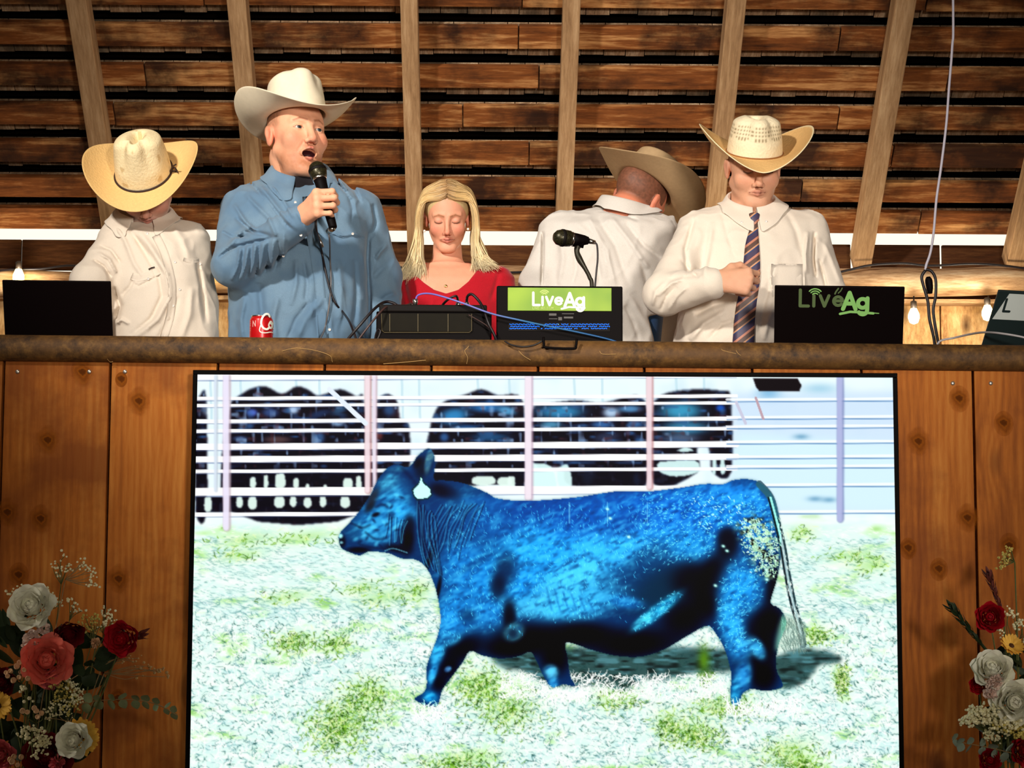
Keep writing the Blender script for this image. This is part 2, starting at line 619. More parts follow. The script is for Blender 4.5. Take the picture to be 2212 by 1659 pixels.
M_pipe = kp.m
PYc = 0.048
pa, pb = W(-920, 742.4, PYc), W(3040, 782.6, PYc)
PR = 0.0365
rail = mesh('pipe_rail', *tube([pa + (pb - pa) * t for t in np.linspace(0, 1, 36)], PR, 28, smooth=0), M_pipe, origin=(pa + pb) / 2, smooth=True)
tag(rail, 'thick round rail with worn brown paint running across the top of the plank wall', 'rail')
# scratches / dried grass stuck on the rail
M_straw = plain('dried_straw', srgb(190, 148, 88), 0.8)


def on_rail(px, py):
    yc = 749.5 + (px + 220) / 2660 * 27
    s = max(-0.98, min(0.98, (yc - py) / 30.0))
    return W(px, py, PYc - math.sqrt(1 - s * s) * (PR + 0.001))


straws = [[(1005, 738), (1012, 748), (1004, 758), (1010, 772), (1008, 786)], [(610, 758), (640, 752), (680, 757), (712, 768), (718, 782)], [(1120, 757), (1130, 768), (1146, 778)], [(1590, 757), (1594, 763), (1600, 768)], [(560, 752), (566, 759)], [(1556, 745), (1560, 756), (1590, 764)], [(828, 786), (880, 782), (920, 778)], [(1295, 758), (1302, 765), (1330, 765)], [(232, 776), (238, 782), (244, 781)]]
for s_ in straws:
    mesh('straw_wisp', *tube([on_rail(*q) for q in s_], 0.0008, 5, smooth=4), M_straw, rail)

# counter behind the rail
ZC = W(565, 776, 0.2)[2]
ct = mesh('counter_top', *box((XL, 0.09, ZC - 0.03), (XR, 0.46, ZC), 0.003), M_ply, origin=(0, 0.3, ZC - 0.03))
tag(ct, 'wooden counter board just behind the brown rail, carrying the laptops', 'counter')
for k in range(8):
    x = XL + 0.12 + k * 0.92
    mesh('leg', *box((x - 0.03, 0.10, STAGE), (x + 0.03, 0.16, ZC - 0.03), 0.003), M_ply, ct)
    mesh('leg', *box((x - 0.03, 0.38, STAGE), (x + 0.03, 0.44, ZC - 0.03), 0.003), M_ply, ct)

# ---- roof slope behind: rafters, boards, shingles
TH = math.radians(44.25)
RN = np.array([0, math.sin(TH), math.cos(TH)])        # outward normal (up and away)
RD = np.array([0, -math.cos(TH), math.sin(TH)])       # up-slope direction (towards the camera)
RQ = W(1000, 560, 2.28)


def roof(px, py, off=0.0):
    d = CF * FPX + CR * (px - PW / 2) - CU * (py - PH / 2)
    t = ((RQ + RN * off - CAMP) @ RN) / (d @ RN)
    return CAMP + d * t


def rcoord(P):
    return (P - RQ) @ RD


def roofM(x, s, off):
    """frame on the roof plane: local x = world x, y = up-slope, z = outward"""
    M = np.eye(4)
    M[:3, 0] = (1, 0, 0)
    M[:3, 1] = RD
    M[:3, 2] = RN
    M[:3, 3] = np.array([x, 0, 0]) + (RQ * [0, 1, 1]) + RD * s + RN * off
    return M


RT = 0.085      # rafter depth
raf = [(167, 0, 232, 470, 47), (505, 0, 549, 375, 37), (887, 0, 892, 500, 34), (1233, 0, 1222, 455, 34), (1594, 0, 1547, 440, 38), (1960, 0, 1862, 570, 46), (2330, 0, 2196, 560, 44)]
rl = ['rough-sawn rafter at the far left, coming down behind the hat of the bowed man', 'rough-sawn rafter coming down behind the white hat of the man with the microphone', 'rough-sawn rafter coming down behind the left side of the blonde hair', 'rough-sawn rafter ending above the shoulder of the man seen from behind', 'rough-sawn rafter ending behind the man with the striped tie', 'wide rough-sawn rafter standing free between the tie-wearing man and the white cord', 'rough-sawn rafter cut off by the right edge, lower right of the roof']
xs_s = rcoord(roof(1000, 566)) - 0.02
s_top = (6.2 - RQ[2]) / RD[2]
for (ax, ay, bx, by, wpx), lab in zip(raf, rl):
    A, B = roof(ax, ay), roof(bx, by)
    x = (A[0] + B[0]) / 2
    w = wpx / 1150 * 0.58 * 0.5 * 2 / 2 * 0.148 / 0.058 * 1.0
    w = 0.031 if wpx < 36 else (0.034 if wpx < 42 else 0.037)
    V, F = box((-w, 0, 0), (w, s_top - xs_s, RT), 0.003)
    M = roofM(x, xs_s, 0.0)
    o = bpy.data.objects.new('rafter', None)
    COL.objects.link(o)
    bpy.data.objects.remove(o)
    # local-frame mesh so the grain follows the timber
    me_o = mesh('rafter', V, F, M_rafter)
    me_o.matrix_world = Matrix(M.tolist())
    tag(me_o, lab, 'rafter', 'roof rafters')

rows = [(-33, 18), (57, 105), (145, 191), (230, 275), (312, 358), (388, 431), (454, 500)]
ceil_s0 = rcoord(roof(1106, 497, RT + 0.03))
ce_M = roofM(0, 0, 0)
V, F = box((XL - 0.3, ceil_s0, RT + 0.125), (XR + 0.3, s_top, RT + 0.135))
ceil = mesh('ceiling', V, F, M_gapshade)
ceil.matrix_world = Matrix(ce_M.tolist())
tag(ceil, kind='structure')
ORG[ceil.name] = np.zeros(3)
strip = []
for (t, b) in [(-290, -240), (-200, -155), (-118, -72)] + rows:
    s1, s0 = rcoord(roof(1106, t, RT)), rcoord(roof(1106, b, RT))
    xs = [XL - 0.25, random.uniform(-2.9, -2.4), random.uniform(-1.5, -1.0), random.uniform(-0.3, 0.6), random.uniform(1.2, 1.8), random.uniform(2.4, 3.0), XR + 0.25]
    for x0, x1 in zip(xs[:-1], xs[1:]):
        j = random.uniform(-0.004, 0.004)
        V, F = box((x0 + 0.002, s0 + j, RT), (x1 - 0.002, s1 + j, RT + 0.024), 0.003)
        V = V - np.array([(x0 + x1) / 2, s0, 0])
        bd = mesh('roof_board', V, F, M_board)
        bd.parent = ceil
        bd.location = ((x0 + x1) / 2, s0, 0)
    strip.append((s0, s1))
# shingle courses seen in the gaps, ragged butts, each course one part
for k, (s0, s1) in enumerate(strip):
    nxt = strip[k + 1][1] if k + 1 < len(strip) else ceil_s0 + 0.02   # top of the board below
    gap = s0 - nxt
    Vs, Fs = [], []
    x = XL - 0.28
    while x < XR + 0.28:
        w = random.uniform(0.055, 0.13)
        lowe = s0 - gap * random.uniform(0.60, 0.70) if gap > 0.02 else s0 - 0.02
        tilt = random.uniform(-0.003, 0.003)
        A = np.array([[x + .0015, lowe, RT + 0.046 + tilt], [x + w - .0015, lowe, RT + 0.046 + tilt], [x + w - .0015, s1 - 0.004, RT + 0.028], [x + .0015, s1 - 0.004, RT + 0.028]])
        Bq = A + [0, 0, 0.010]
        Vs.append(np.vstack([A, Bq]))
        Fs.append([(3, 2, 1, 0), (4, 5, 6, 7), (0, 1, 5, 4), (1, 2, 6, 5), (2, 3, 7, 6), (3, 0, 4, 7)])
        x += w
    V, F = merge(*zip(Vs, Fs))
    sh = mesh('shingle_gap_layer', V, F, M_shingle)
    sh.parent = ceil
    # dark sheet standing in for the shade at the foot of each gap
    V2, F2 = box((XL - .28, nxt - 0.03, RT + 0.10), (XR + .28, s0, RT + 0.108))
    s2 = mesh('shingle_gap_layer', V2, F2, M_gapshade)
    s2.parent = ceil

# ---- back wall under the eave
def bx(name, p0, p1, Y0, Y1, mat, kind='structure', bev=0.003, par=None):
    """box whose front face spans pixel corners p0..p1 at depth Y0"""
    a, b = W(*p0, Y0), W(*p1, Y0)
    o = mesh(name, *box((a[0], Y0, b[2]), (b[0], Y1, a[2]), bev), mat, par, origin=None if par else ((a[0] + b[0]) / 2, Y0, (a[2] + b[2]) / 2))
    if kind and not par:
        tag(o, kind=kind)
    return o


zfl = W(0, 1800, 2.36)[1]
wb = mesh('wall_back', *box((XL - 0.2, 2.44, STAGE - 0.1), (XR + 0.2, 2.47, W(1106, 606, 2.44)[2])), M_dark)
tag(wb, kind='structure')
edges = [-820, -640, -440, -260, -60, 130, 320, 505, 700, 880, 1060, 1250, 1430, 1620, 1800, 2032, 2215, 2420, 2610, 2800, 2980]
zt = W(1106, 648, 2.42)[2]
for a, b in zip(edges[:-1], edges[1:]):
    x0, x1 = W(a, 700, 2.42)[0], W(b, 700, 2.42)[0]
    mesh('panel_board', *box((x0 + .003, 2.42, STAGE), (x1 - .003, 2.44, zt), 0.003), M_panel, wb, origin=((x0 + x1) / 2, 2.42, 1.9))
ledge = bx('trim_1', (-800, 631), (2960, 660), 2.34, 2.42, M_plate)
# plate log, uneven rough timber
P = []
R_ = []
for px in range(-800, 3000, 60):
    yy = 606 + 6 * math.sin(px * 0.004 + 1.0) + 3 * math.sin(px * 0.013)
    P.append(W(px, yy, 2.33))
    R_.append(0.052 + 0.006 * math.sin(px * 0.0061 + 2) + 0.002 * math.sin(px * 0.03))
pl = mesh('wall_plate', *tube(P, R_, 18, smooth=3), M_plate, smooth=True)
pl.name = 'trim_2'
tag(pl, kind='structure')
# blocking boards between plate and roof
for k, (a, b) in enumerate([(-760, -204), (-200, 44), (48, 428), (432, 880), (884, 1240), (1244, 1560), (1566, 1838), (1851, 2031), (2035, 2400), (2404, 2960)]):
    t = 517 + a * 0.006
    if k == 4:
        t += 6
    o = bx('trim_%d' % (3 + k), (a, t), (b, 585), 2.40, 2.42, M_dark)

# the rest of the hall around the seats (behind and above the camera)
M_hall = wood('hall_boards', 2, srgb(60, 34, 16), srgb(104, 66, 36), srgb(140, 98, 60), rough=0.9)
yr = RQ[1] - (6.2 - RQ[2]) / math.tan(TH)
for nm, lo, hi in (('wall_left', (-4.6, -9.6, 0), (-4.5, 2.5, 6.2)), ('wall_right', (4.7, -9.6, 0), (4.8, 2.5, 6.2)), ('ceiling_hall', (-4.6, -9.6, 6.2), (4.8, yr, 6.3)),
                   ('wall_rear', (-4.6, -9.7, 0), (-2.2, -9.6, 6.2)), ('wall_rear_right', (2.2, -9.7, 0), (4.8, -9.6, 6.2)), ('wall_rear_top', (-2.2, -9.7, 3.6), (2.2, -9.6, 6.2))):
    tag(mesh(nm, *box(lo, hi), M_hall), kind='structure')

# ================================================================ TELEVISION with its picture
YT = -0.02
T_l = (W(427, 806, YT)[0] + W(410, 1659, YT)[0]) / 2
T_r = (W(1930, 819, YT)[0] + W(1941, 1659, YT)[0]) / 2
T_t = (W(427, 806, YT)[2] + W(1930, 819, YT)[2]) / 2
T_b = T_t - (T_r - T_l) * 9 / 16 - 0.012
GW, GH = 860, 492


class Paint:
    def __init__(s, w, h):
        s.w, s.h = w, h
        u, v = (np.arange(w) + .5) / w, (np.arange(h) + .5) / h
        X = T_l + (T_r - T_l) * u[None, :] + 0 * v[:, None]
        Z = T_t + (T_b - T_t) * v[:, None] + 0 * u[None, :]
        P = np.stack([X, np.full_like(X, YT), Z], -1).reshape(-1, 3)
        x, y = proj(P)
        s.x, s.y = x.reshape(h, w), y.reshape(h, w)
        s.im = np.zeros((h, w, 3), np.float32)
        s.sx = w / (s.x[0, -1] - s.x[0, 0])
        s.r = np.random.default_rng(5)

    def blur(s, m, r):
        r = r * s.sx
        if r < 0.4:
            return m
        n = int(math.ceil(r * 2.5))
        k = np.exp(-0.5 * (np.arange(-n, n + 1) / r) ** 2)
        k /= k.sum()
        a = np.pad(m, ((n, n), (0, 0)), 'edge')
        m = sum(k[i] * a[i:i + m.shape[0]] for i in range(2 * n + 1))
        a = np.pad(m, ((0, 0), (n, n)), 'edge')
        return sum(k[i] * a[:, i:i + m.shape[1]] for i in range(2 * n + 1))

    def poly(s, pts, r=0.6, smooth=0):
        p = np.array(pts, float)
        if smooth:
            q = np.vstack([p, p[:2]])
            p = catmull(q, smooth)[:-smooth]
        ins = np.zeros(s.x.shape, bool)
        for (x0, y0), (x1, y1) in zip(p, np.roll(p, -1, 0)):
            c = ((y0 > s.y) != (y1 > s.y))
            xx = (x1 - x0) * (s.y - y0) / (y1 - y0 + 1e-9) + x0
            ins ^= c & (s.x < xx)
        return s.blur(ins.astype(np.float32), r)

    def line(s, pts, w, smooth=4):
        p = catmull(np.array(pts, float), smooth) if smooth and len(pts) > 2 else np.array(pts, float)
        x0, y0 = p.min(0) - w * 3
        x1, y1 = p.max(0) + w * 3
        m = np.zeros(s.x.shape, np.float32)
        sel = (s.x > x0) & (s.x < x1) & (s.y > y0) & (s.y < y1)
        X, Y = s.x[sel], s.y[sel]
        d = np.full(X.shape, 1e9)
        for a, b in zip(p[:-1], p[1:]):
            ab = b - a
            t = np.clip(((X - a[0]) * ab[0] + (Y - a[1]) * ab[1]) / (ab @ ab + 1e-9), 0, 1)
            d = np.minimum(d, np.hypot(X - a[0] - t * ab[0], Y - a[1] - t * ab[1]))
        m[sel] = np.clip(w / 2 + 0.7 - d, 0, 1)
        return m

    def put(s, m, c, a=1.0):
        m = (np.clip(m, 0, 1) * a)[..., None]
        s.im = s.im * (1 - m) + np.array(c, np.float32) * m

    def blob(s, cx, cy, rx, ry, ang, c, a=1.0, hard=1.0, clip=None):
        t = math.radians(ang)
        dx, dy = s.x - cx, s.y - cy
        u, v = (dx * math.cos(t) + dy * math.sin(t)) / rx, (-dx * math.sin(t) + dy * math.cos(t)) / ry
        m = np.exp(-(u * u + v * v) ** hard)
        if clip is not None:
            m = m * clip
        s.put(m, c, a)

    def noise(s, sx, sy, seed, ang=0):
        t = math.radians(ang)
        X = (s.x * math.cos(t) + s.y * math.sin(t)) / sx
        Y = (-s.x * math.sin(t) + s.y * math.cos(t)) / sy
        P = np.stack([X, Y, np.full_like(X, seed * 3.7)], -1).reshape(-1, 3)
        return vnoise(P).reshape(s.x.shape)

    def strokes(s, n, box_, L, ang, da, c, dc, alpha=1.0, dens=None, curve=0.0, gauss=False):
        x0, y0, x1, y1 = box_
        cx, cy = s.r.uniform(x0, x1, n), s.r.uniform(y0, y1, n)
        if gauss:
            cx, cy = s.r.normal((x0 + x1) / 2, (x1 - x0) / 3.4, n), s.r.normal((y0 + y1) / 2, (y1 - y0) / 3.4, n)
        if dens is not None:
            ix = np.clip(((cx - s.x[0, 0]) * s.sx).astype(int), 0, s.w - 1)
            iy = np.clip(((cy - s.y[0, 0]) * s.sx).astype(int), 0, s.h - 1)
            k = s.r.random(n) < dens[iy, ix]
            cx, cy = cx[k], cy[k]
            n = len(cx)
        an = np.radians(ang + s.r.normal(0, da, n))
        ln = L * s.r.uniform(0.4, 1.3, n)
        cc = np.array(c) + s.r.normal(0, 1, (n, 1)) * np.array(dc)
        m = int(L * 1.3 * s.sx) + 2
        cv = s.r.normal(0, curve, n)
        for t in np.linspace(-.5, .5, m):
            a2 = an + cv * t
            px = cx + np.cos(a2) * ln * t
            py = cy + np.sin(a2) * ln * t
            ix = ((px - s.x[0, 0]) * s.sx).astype(int)
            iy = ((py - s.y[0, 0]) * s.sx).astype(int)
            ok = (ix >= 0) & (ix < s.w) & (iy >= 0) & (iy < s.h)
            al = alpha * (1 - abs(t) * 1.2)
            s.im[iy[ok], ix[ok]] = s.im[iy[ok], ix[ok]] * (1 - al) + cc[ok] * al


T = Paint(GW, GH)
T.im[:] = (226, 250, 240)
ground = np.clip((T.y - 1105) / 12, 0, 1)
T.put(1 - ground, (232, 247, 250))
n1 = T.noise(38, 12, 1) + 0.6 * T.noise(14, 5, 2)
T.put(np.clip(n1, 0, 1) * ground, (196, 236, 236), 0.7)
T.put(np.clip(-n1 - 0.2, 0, 1) * ground, (250, 255, 246), 0.9)
n2 = T.noise(70, 26, 3) + 0.5 * T.noise(22, 9, 4)
T.put(np.clip((n2 - 0.35) * 2, 0, 1) * ground, (186, 238, 150), 0.65)
T.put(np.clip((n2 - 0.80) * 3, 0, 1) * ground, (130, 196, 84), 0.6)
# white gravel band right under the fence
T.put(np.clip(1 - np.abs(T.y - 1122) / 20, 0, 1), (240, 250, 252), 0.8)
# grass: fine strokes, coarser towards the bottom
gr = (400, 1135, 1960, 1680)
T.strokes(3600, (400, 1160, 1960, 1330), 14, 8, 12, (120, 170, 170), (18, 14, 14), 0.45)
T.strokes(3000, (400, 1135, 1960, 1330), 12, 5, 16, (250, 255, 250), (4, 4, 4), 0.7)
T.strokes(4800, (400, 1290, 1960, 1680), 17, 14, 30, (112, 164, 168), (34, 24, 26), 0.6, curve=.7)
T.strokes(2300, (400, 1330, 1960, 1680), 14, 4, 45, (40, 92, 90), (24, 22, 24), 0.65, curve=.8)
T.strokes(6500, (400, 1330, 1960, 1680), 20, -25, 60, (251, 255, 250), (3, 3, 3), 0.85, curve=.9)
for cx, cy, rx, ry, nn in [(530, 1165, 60, 18, 60), (660, 1160, 70, 16, 80), (520, 1200, 50, 14, 60), (640, 1385, 45, 22, 120), (730, 1390, 30, 20, 80), (830, 1290, 60, 20, 80), (905, 1275, 30, 25, 60), (740, 1560, 60, 50, 420), (800, 1500, 50, 40, 200), (1040, 1480, 50, 40, 260), (1100, 1530, 60, 40, 180), (1330, 1500, 50, 30, 100), (1500, 1580, 50, 30, 200), (1440, 1560, 30, 30, 120), (1520, 1430, 14, 30, 160), (1808, 1460, 12, 28, 160), (1760, 1370, 30, 20, 80), (1830, 1200, 50, 14, 80), (1730, 1150, 30, 18, 60), (1000, 1640, 80, 20, 160), (620, 1290, 60, 14, 60), (1700, 1620, 60, 30, 120), (1560, 1520, 70, 25, 140), (1880, 1220, 50, 20, 60), (780, 1270, 40, 14, 60), (1720, 1640, 40, 12, 90)]:
    T.blob(cx, cy, rx, ry, -8, (182, 232, 130), 0.35)
    T.blob(cx, cy, rx * .6, ry * .5, -8, (140, 206, 80), 0.25)
    nn = int(nn * (.35 if cy < 1330 else .8))
    T.strokes(nn, (cx - rx, cy - ry, cx + rx, cy + ry), 12, -15 if cy < 1330 else -35, 30 if cy < 1330 else 50, (92, 150, 24), (34, 34, 14), 0.85, curve=.8, gauss=True)
    T.strokes(nn // 3, (cx - rx, cy - ry, cx + rx, cy + ry), 10, -35, 55, (30, 70, 10), (12, 20, 8), 0.85, gauss=True)
    T.strokes(nn // 3, (cx - rx, cy - ry, cx + rx, cy + ry), 14, -45, 50, (236, 250, 190), (8, 5, 20), 0.85, gauss=True)
for c_ in range(3):
    T.im[..., c_] = T.im[..., c_] * .45 + T.blur(T.im[..., c_], 1.3) * .55
# pale background behind the fence
nb = T.noise(30, 40, 8)
T.put((1 - ground) * np.clip(nb, 0, 1), (206, 232, 244), 0.7)
T.put((1 - ground) * T.poly([(1580, 850), (1935, 845), (1935, 1108), (1580, 1108)], 8), (200, 222, 244), 0.8)
T.put((1 - ground) * T.poly([(1590, 935), (1935, 960), (1935, 1108), (1560, 1100)], 10), (212, 240, 250), 0.9)
for (cx, cy) in [(1730, 944), (1760, 1078), (1790, 1080)]:
    T.blob(cx, cy, 16, 6, 0, (120, 170, 200), 0.9)
T.blob(1660, 850, 26, 14, 0, (120, 180, 220), 0.8)
T.blob(1770, 840, 40, 12, 0, (150, 200, 225), 0.7)
for x in (455, 520, 640, 690, 868, 905, 1032, 1100, 1240, 1300, 1460, 1520):
    T.put(T.line([(x, 812), (x + 3, 905)], 5), (190, 222, 232), 0.7)
# dark cattle standing behind the rails
K = (8, 2, 16)
cat = np.zeros_like(T.x)
for pts in ([(425, 905), (425, 870), (430, 860), (446, 862), (446, 1104), (425, 1104)],
            [(500, 868), (540, 842), (575, 836), (610, 852), (640, 836), (665, 842), (690, 856), (735, 842), (770, 858), (787, 872), (788, 1104), (500, 1104)],
            [(815, 862), (838, 852), (858, 868), (864, 905), (882, 916), (886, 960), (884, 1010), (860, 1040), (815, 1050)],
            [(922, 960), (935, 905), (955, 872), (1010, 852), (1040, 842), (1075, 855), (1130, 870), (1132, 1050), (1100, 1040), (1060, 1045), (930, 1045)],
            [(1152, 878), (1240, 866), (1300, 872), (1392, 866), (1394, 1048), (1235, 1048), (1215, 1010), (1152, 1000)],
            [(1412, 868), (1440, 850), (1500, 842), (1560, 846), (1578, 862), (1578, 1020), (1540, 1020), (1530, 965), (1505, 970), (1505, 1020), (1412, 1045)]):
    cat = np.maximum(cat, T.poly(pts, 2.2, 4))
for rc in ([(425, 905), (447, 905), (447, 1106), (425, 1106)], [(500, 880), (789, 880), (789, 1106), (500, 1106)], [(447, 1075), (500, 1075), (500, 1106), (447, 1106)], [(930, 960), (1132, 960), (1132, 1046), (930, 1046)], [(1236, 960), (1394, 960), (1394, 1048), (1236, 1048)]):
    cat = np.maximum(cat, T.poly(rc, 1.4))
T.put(cat, K)
T.put(np.clip(T.blur(cat, 5) - .25, 0, .6) * (1 - cat), (120, 150, 190), .5)
for (cx, cy, rx, ry, an, c, a) in [(545, 892, 12, 8, 0, (90, 120, 220), .9), (585, 892, 18, 10, 0, (60, 90, 150), .8), (634, 886, 12, 9, 0, (190, 220, 255), .9), (690, 895, 26, 8, -15, (30, 50, 90), .9), (735, 885, 20, 10, -30, (50, 90, 130), .8), (600, 950, 30, 8, 0, (110, 80, 76), .7), (690, 945, 12, 16, 0, (70, 120, 180), .7), (730, 915, 14, 7, 0, (150, 190, 230), .8), (520, 948, 16, 6, 0, (80, 110, 160), .7), (842, 886, 14, 14, 0, (50, 90, 140), .8), (820, 938, 8, 14, 0, (150, 70, 60), .6),
                                (980, 900, 32, 18, -10, (48, 140, 200), .95), (1050, 880, 36, 12, 0, (40, 120, 190), .9), (1095, 888, 20, 10, 10, (90, 170, 220), .9), (1010, 925, 30, 8, 0, (30, 90, 150), .8), (1060, 945, 40, 10, 0, (30, 90, 140), .8), (960, 945, 10, 10, 0, (60, 120, 190), .7), (1210, 890, 50, 16, 0, (50, 140, 190), .95), (1320, 892, 18, 12, 0, (190, 220, 250), .9), (1360, 884, 26, 8, 0, (90, 150, 200), .9), (1190, 918, 24, 8, 0, (90, 170, 210), .8), (1300, 918, 24, 8, 0, (60, 120, 190), .8), (1370, 915, 14, 8, 0, (90, 150, 210), .8), (1310, 945, 30, 12, -8, (50, 60, 90), .8),
                                (1470, 888, 45, 20, 0, (60, 160, 200), .95), (1480, 925, 50, 16, 0, (60, 140, 180), .9), (1470, 948, 40, 10, 0, (90, 110, 140), .8), (1556, 882, 10, 8, 0, (20, 90, 200), .9), (1270, 1030, 14, 20, 0, (50, 110, 160), .8), (1375, 1035, 8, 14, 0, (60, 130, 200), .8), (1200, 1012, 40, 4, 0, (80, 40, 50), .6), (1360, 966, 60, 4, 0, (100, 60, 60), .6), (450, 885, 14, 14, 0, (130, 150, 180), .8)]:
    T.blob(cx, cy, rx, ry, an, c, a, 1.5, cat)
T.put(cat * np.clip(T.noise(20, 8, 12) * 1.8 - .3, 0, 1), (50, 96, 150), 0.75)
T.put(cat * np.clip(T.noise(9, 14, 13) * 2.0 - .9, 0, 1), (150, 186, 226), 0.7)
T.put(cat * np.clip(T.noise(12, 12, 14) * 2.0 - .9, 0, 1), (90, 44, 50), 0.6)
T.put(cat * np.clip((T.y - 1000) / 20, 0, 1), K, .8)
# pale legs / ground seen between the dark legs
for x, y0, y1, w in [(547, 1032, 1050, 13), (575, 1028, 1050, 10), (606, 1024, 1050, 22), (640, 1034, 1050, 12), (665, 1046, 1054, 8), (752, 1034, 1052, 20), (703, 1048, 1056, 8), (450, 1075, 1100, 16), (518, 1074, 1092, 14), (546, 1074, 1095, 18), (604, 1074, 1092, 22), (634, 1074, 1090, 14), (665, 1076, 1092, 16), (698, 1074, 1090, 14), (746, 1074, 1092, 20), (775, 1030, 1055, 12), (1045, 1030, 1044, 50), (1090, 1032, 1046, 30), (1105, 1030, 1050, 16)]:
    T.put(T.poly([(x - w / 2.6, y0), (x + w / 2.6, y0), (x + w / 2, y1), (x, y1 + 6), (x - w / 2, y1)], 1.4, 3), (228, 250, 240), 0.95)
for pts in ([(1150, 1002), (1190, 1008), (1200, 1060), (1150, 1060)], [(1206, 1012), (1226, 1004), (1236, 1048), (1208, 1050)], [(1425, 998), (1500, 994), (1508, 1020), (1460, 1030), (1425, 1020)], [(1540, 985), (1546, 985), (1546, 1022), (1538, 1022)], [(1556, 985), (1563, 985), (1566, 1020), (1556, 1022)], [(1460, 975), (1480, 966), (1498, 975)]):
    T.put(T.poly(pts, 1.5, 3), (214, 246, 244), 0.95)
# rails and posts
for y, w in [(812, 16), (860, 7), (875, 6), (909, 8), (930, 7), (964, 13), (991, 13), (1017, 7), (1061, 17), (1110, 8)]:
    sl = -0.006
    T.put(T.line([(400, y + 2 + w * .6), (1590, y + w * .6 + sl * 1000)], 3, 0), (90, 110, 160), 0.5)
    T.put(T.line([(400, y + 2), (1590, y + 2 + sl * 1000)], w, 0), (252, 253, 252))
for y in (867, 905, 925, 958, 990, 1011, 1051, 1109):
    T.put(T.line([(1570, y + 2), (1940, y)], 2.6, 0), (112, 152, 196), 0.85)
    T.put(T.line([(1570, y - 3), (1940, y - 5)], 5, 0), (246, 250, 254), 0.85)
for x, w, c, c2, yb in [(491, 17, (236, 230, 250), (190, 170, 180), 1140), (468, 7, (214, 226, 240), (180, 190, 200), 1060), (796, 15, (244, 226, 232), (176, 120, 120), 1060), (811, 9, (236, 226, 240), (190, 160, 170), 1056), (1143, 18, (244, 232, 242), (190, 160, 180), 1075), (1404, 15, (240, 220, 226), (190, 130, 130), 1052), (1815, 15, (178, 184, 224), (120, 130, 180), 1122)]:
    T.put(T.blur(T.line([(x, 812), (x, yb)], w, 0), 1.6), c2, .75)
    T.put(T.blur(T.line([(x - 2, 812), (x - 2, yb)], w * .72, 0), 1.2), c, .9)
T.put(T.line([(712, 842), (790, 915)], 10, 0), (226, 236, 248))
T.put(T.line([(1590, 870), (1610, 915)], 6, 0), (200, 200, 220))
T.put(T.line([(1632, 860), (1648, 905)], 5, 0), (190, 160, 170))
T.put(T.poly([(1626, 818), (1722, 818), (1731, 834), (1726, 846), (1640, 846), (1632, 836)], 1.2), (14, 2, 8))
T.put(np.clip((814 - T.y) / 8, 0, 1) * np.clip((1600 - T.x) / 60, 0, 1), (255, 255, 253))
# shadow of the bull on the grass
sh = np.clip(T.poly([(1070, 1410), (1230, 1398), (1300, 1400), (1480, 1398), (1580, 1410), (1575, 1450), (1500, 1452), (1430, 1468), (1390, 1466), (1350, 1490), (1300, 1478), (1240, 1482), (1190, 1478), (1130, 1450), (1085, 1440)], 5, 4) + T.poly([(1670, 1420), (1730, 1402), (1800, 1412), (1815, 1430), (1770, 1436), (1740, 1470), (1690, 1485)], 4, 4), 0, 1)
T.put(sh, (30, 66, 66), 0.9)
T.put(sh * np.clip(T.noise(26, 5, 20) * 1.6, 0, 1), (90, 150, 160), 0.7)
T.put(sh * np.clip(T.noise(18, 6, 21) * 1.6 - .1, 0, 1), (14, 22, 20), 0.8)
T.blob(1520, 1425, 12, 26, 0, (90, 140, 20), 0.9)
T.strokes(520, (1080, 1450, 1560, 1500), 24, -50, 40, (250, 255, 248), (4, 4, 4), 0.9, dens=None, curve=1.0)
# the bull
bull_pts = [(732, 1160), (736, 1150), (745, 1140), (760, 1124), (778, 1103), (800, 1070), (812, 1045), (824, 1026), (842, 1008), (860, 1004), (878, 1010), (890, 1003), (903, 985), (924, 970), (936, 978), (940, 1005), (938, 1036), (958, 1038), (1000, 1044), (1050, 1064), (1078, 1078), (1150, 1082), (1250, 1074), (1330, 1062), (1400, 1062), (1470, 1054), (1520, 1046), (1562, 1046), (1586, 1037), (1620, 1036), (1646, 1046), (1668, 1070), (1680, 1105), (1686, 1150), (1686, 1200), (1678, 1250), (1664, 1300), (1680, 1312), (1694, 1330), (1697, 1352), (1684, 1385), (1676, 1420), (1678, 1450), (1690, 1482), (1655, 1492), (1622, 1488), (1602, 1500), (1598, 1520), (1582, 1522), (1577, 1500), (1579, 1455), (1566, 1405), (1548, 1372), (1528, 1352), (1490, 1370), (1435, 1402), (1385, 1418), (1330, 1416), (1280, 1404), (1224, 1388), (1226, 1420), (1232, 1460), (1242, 1482), (1218, 1478), (1192, 1484), (1174, 1460), (1160, 1430), (1146, 1408), (1118, 1418), (1080, 1422), (1044, 1416), (1016, 1406), (1000, 1430), (976, 1462), (956, 1490), (946, 1522), (928, 1526), (908, 1518), (896, 1508), (914, 1496), (922, 1478), (922, 1440), (934, 1405), (946, 1372), (952, 1340), (948, 1300), (936, 1256), (918, 1222), (894, 1208), (866, 1206), (842, 1196), (815, 1192), (795, 1192), (778, 1200), (758, 1194), (740, 1186), (734, 1174)]
B = T.poly(bull_pts, 0.8, 5)
T.put(np.clip(T.blur(B, 3.0) * 1.3, 0, 1) * (1 - B), (20, 60, 60), 0.35)
T.put(B, (10, 44, 92))
bl = T.blob
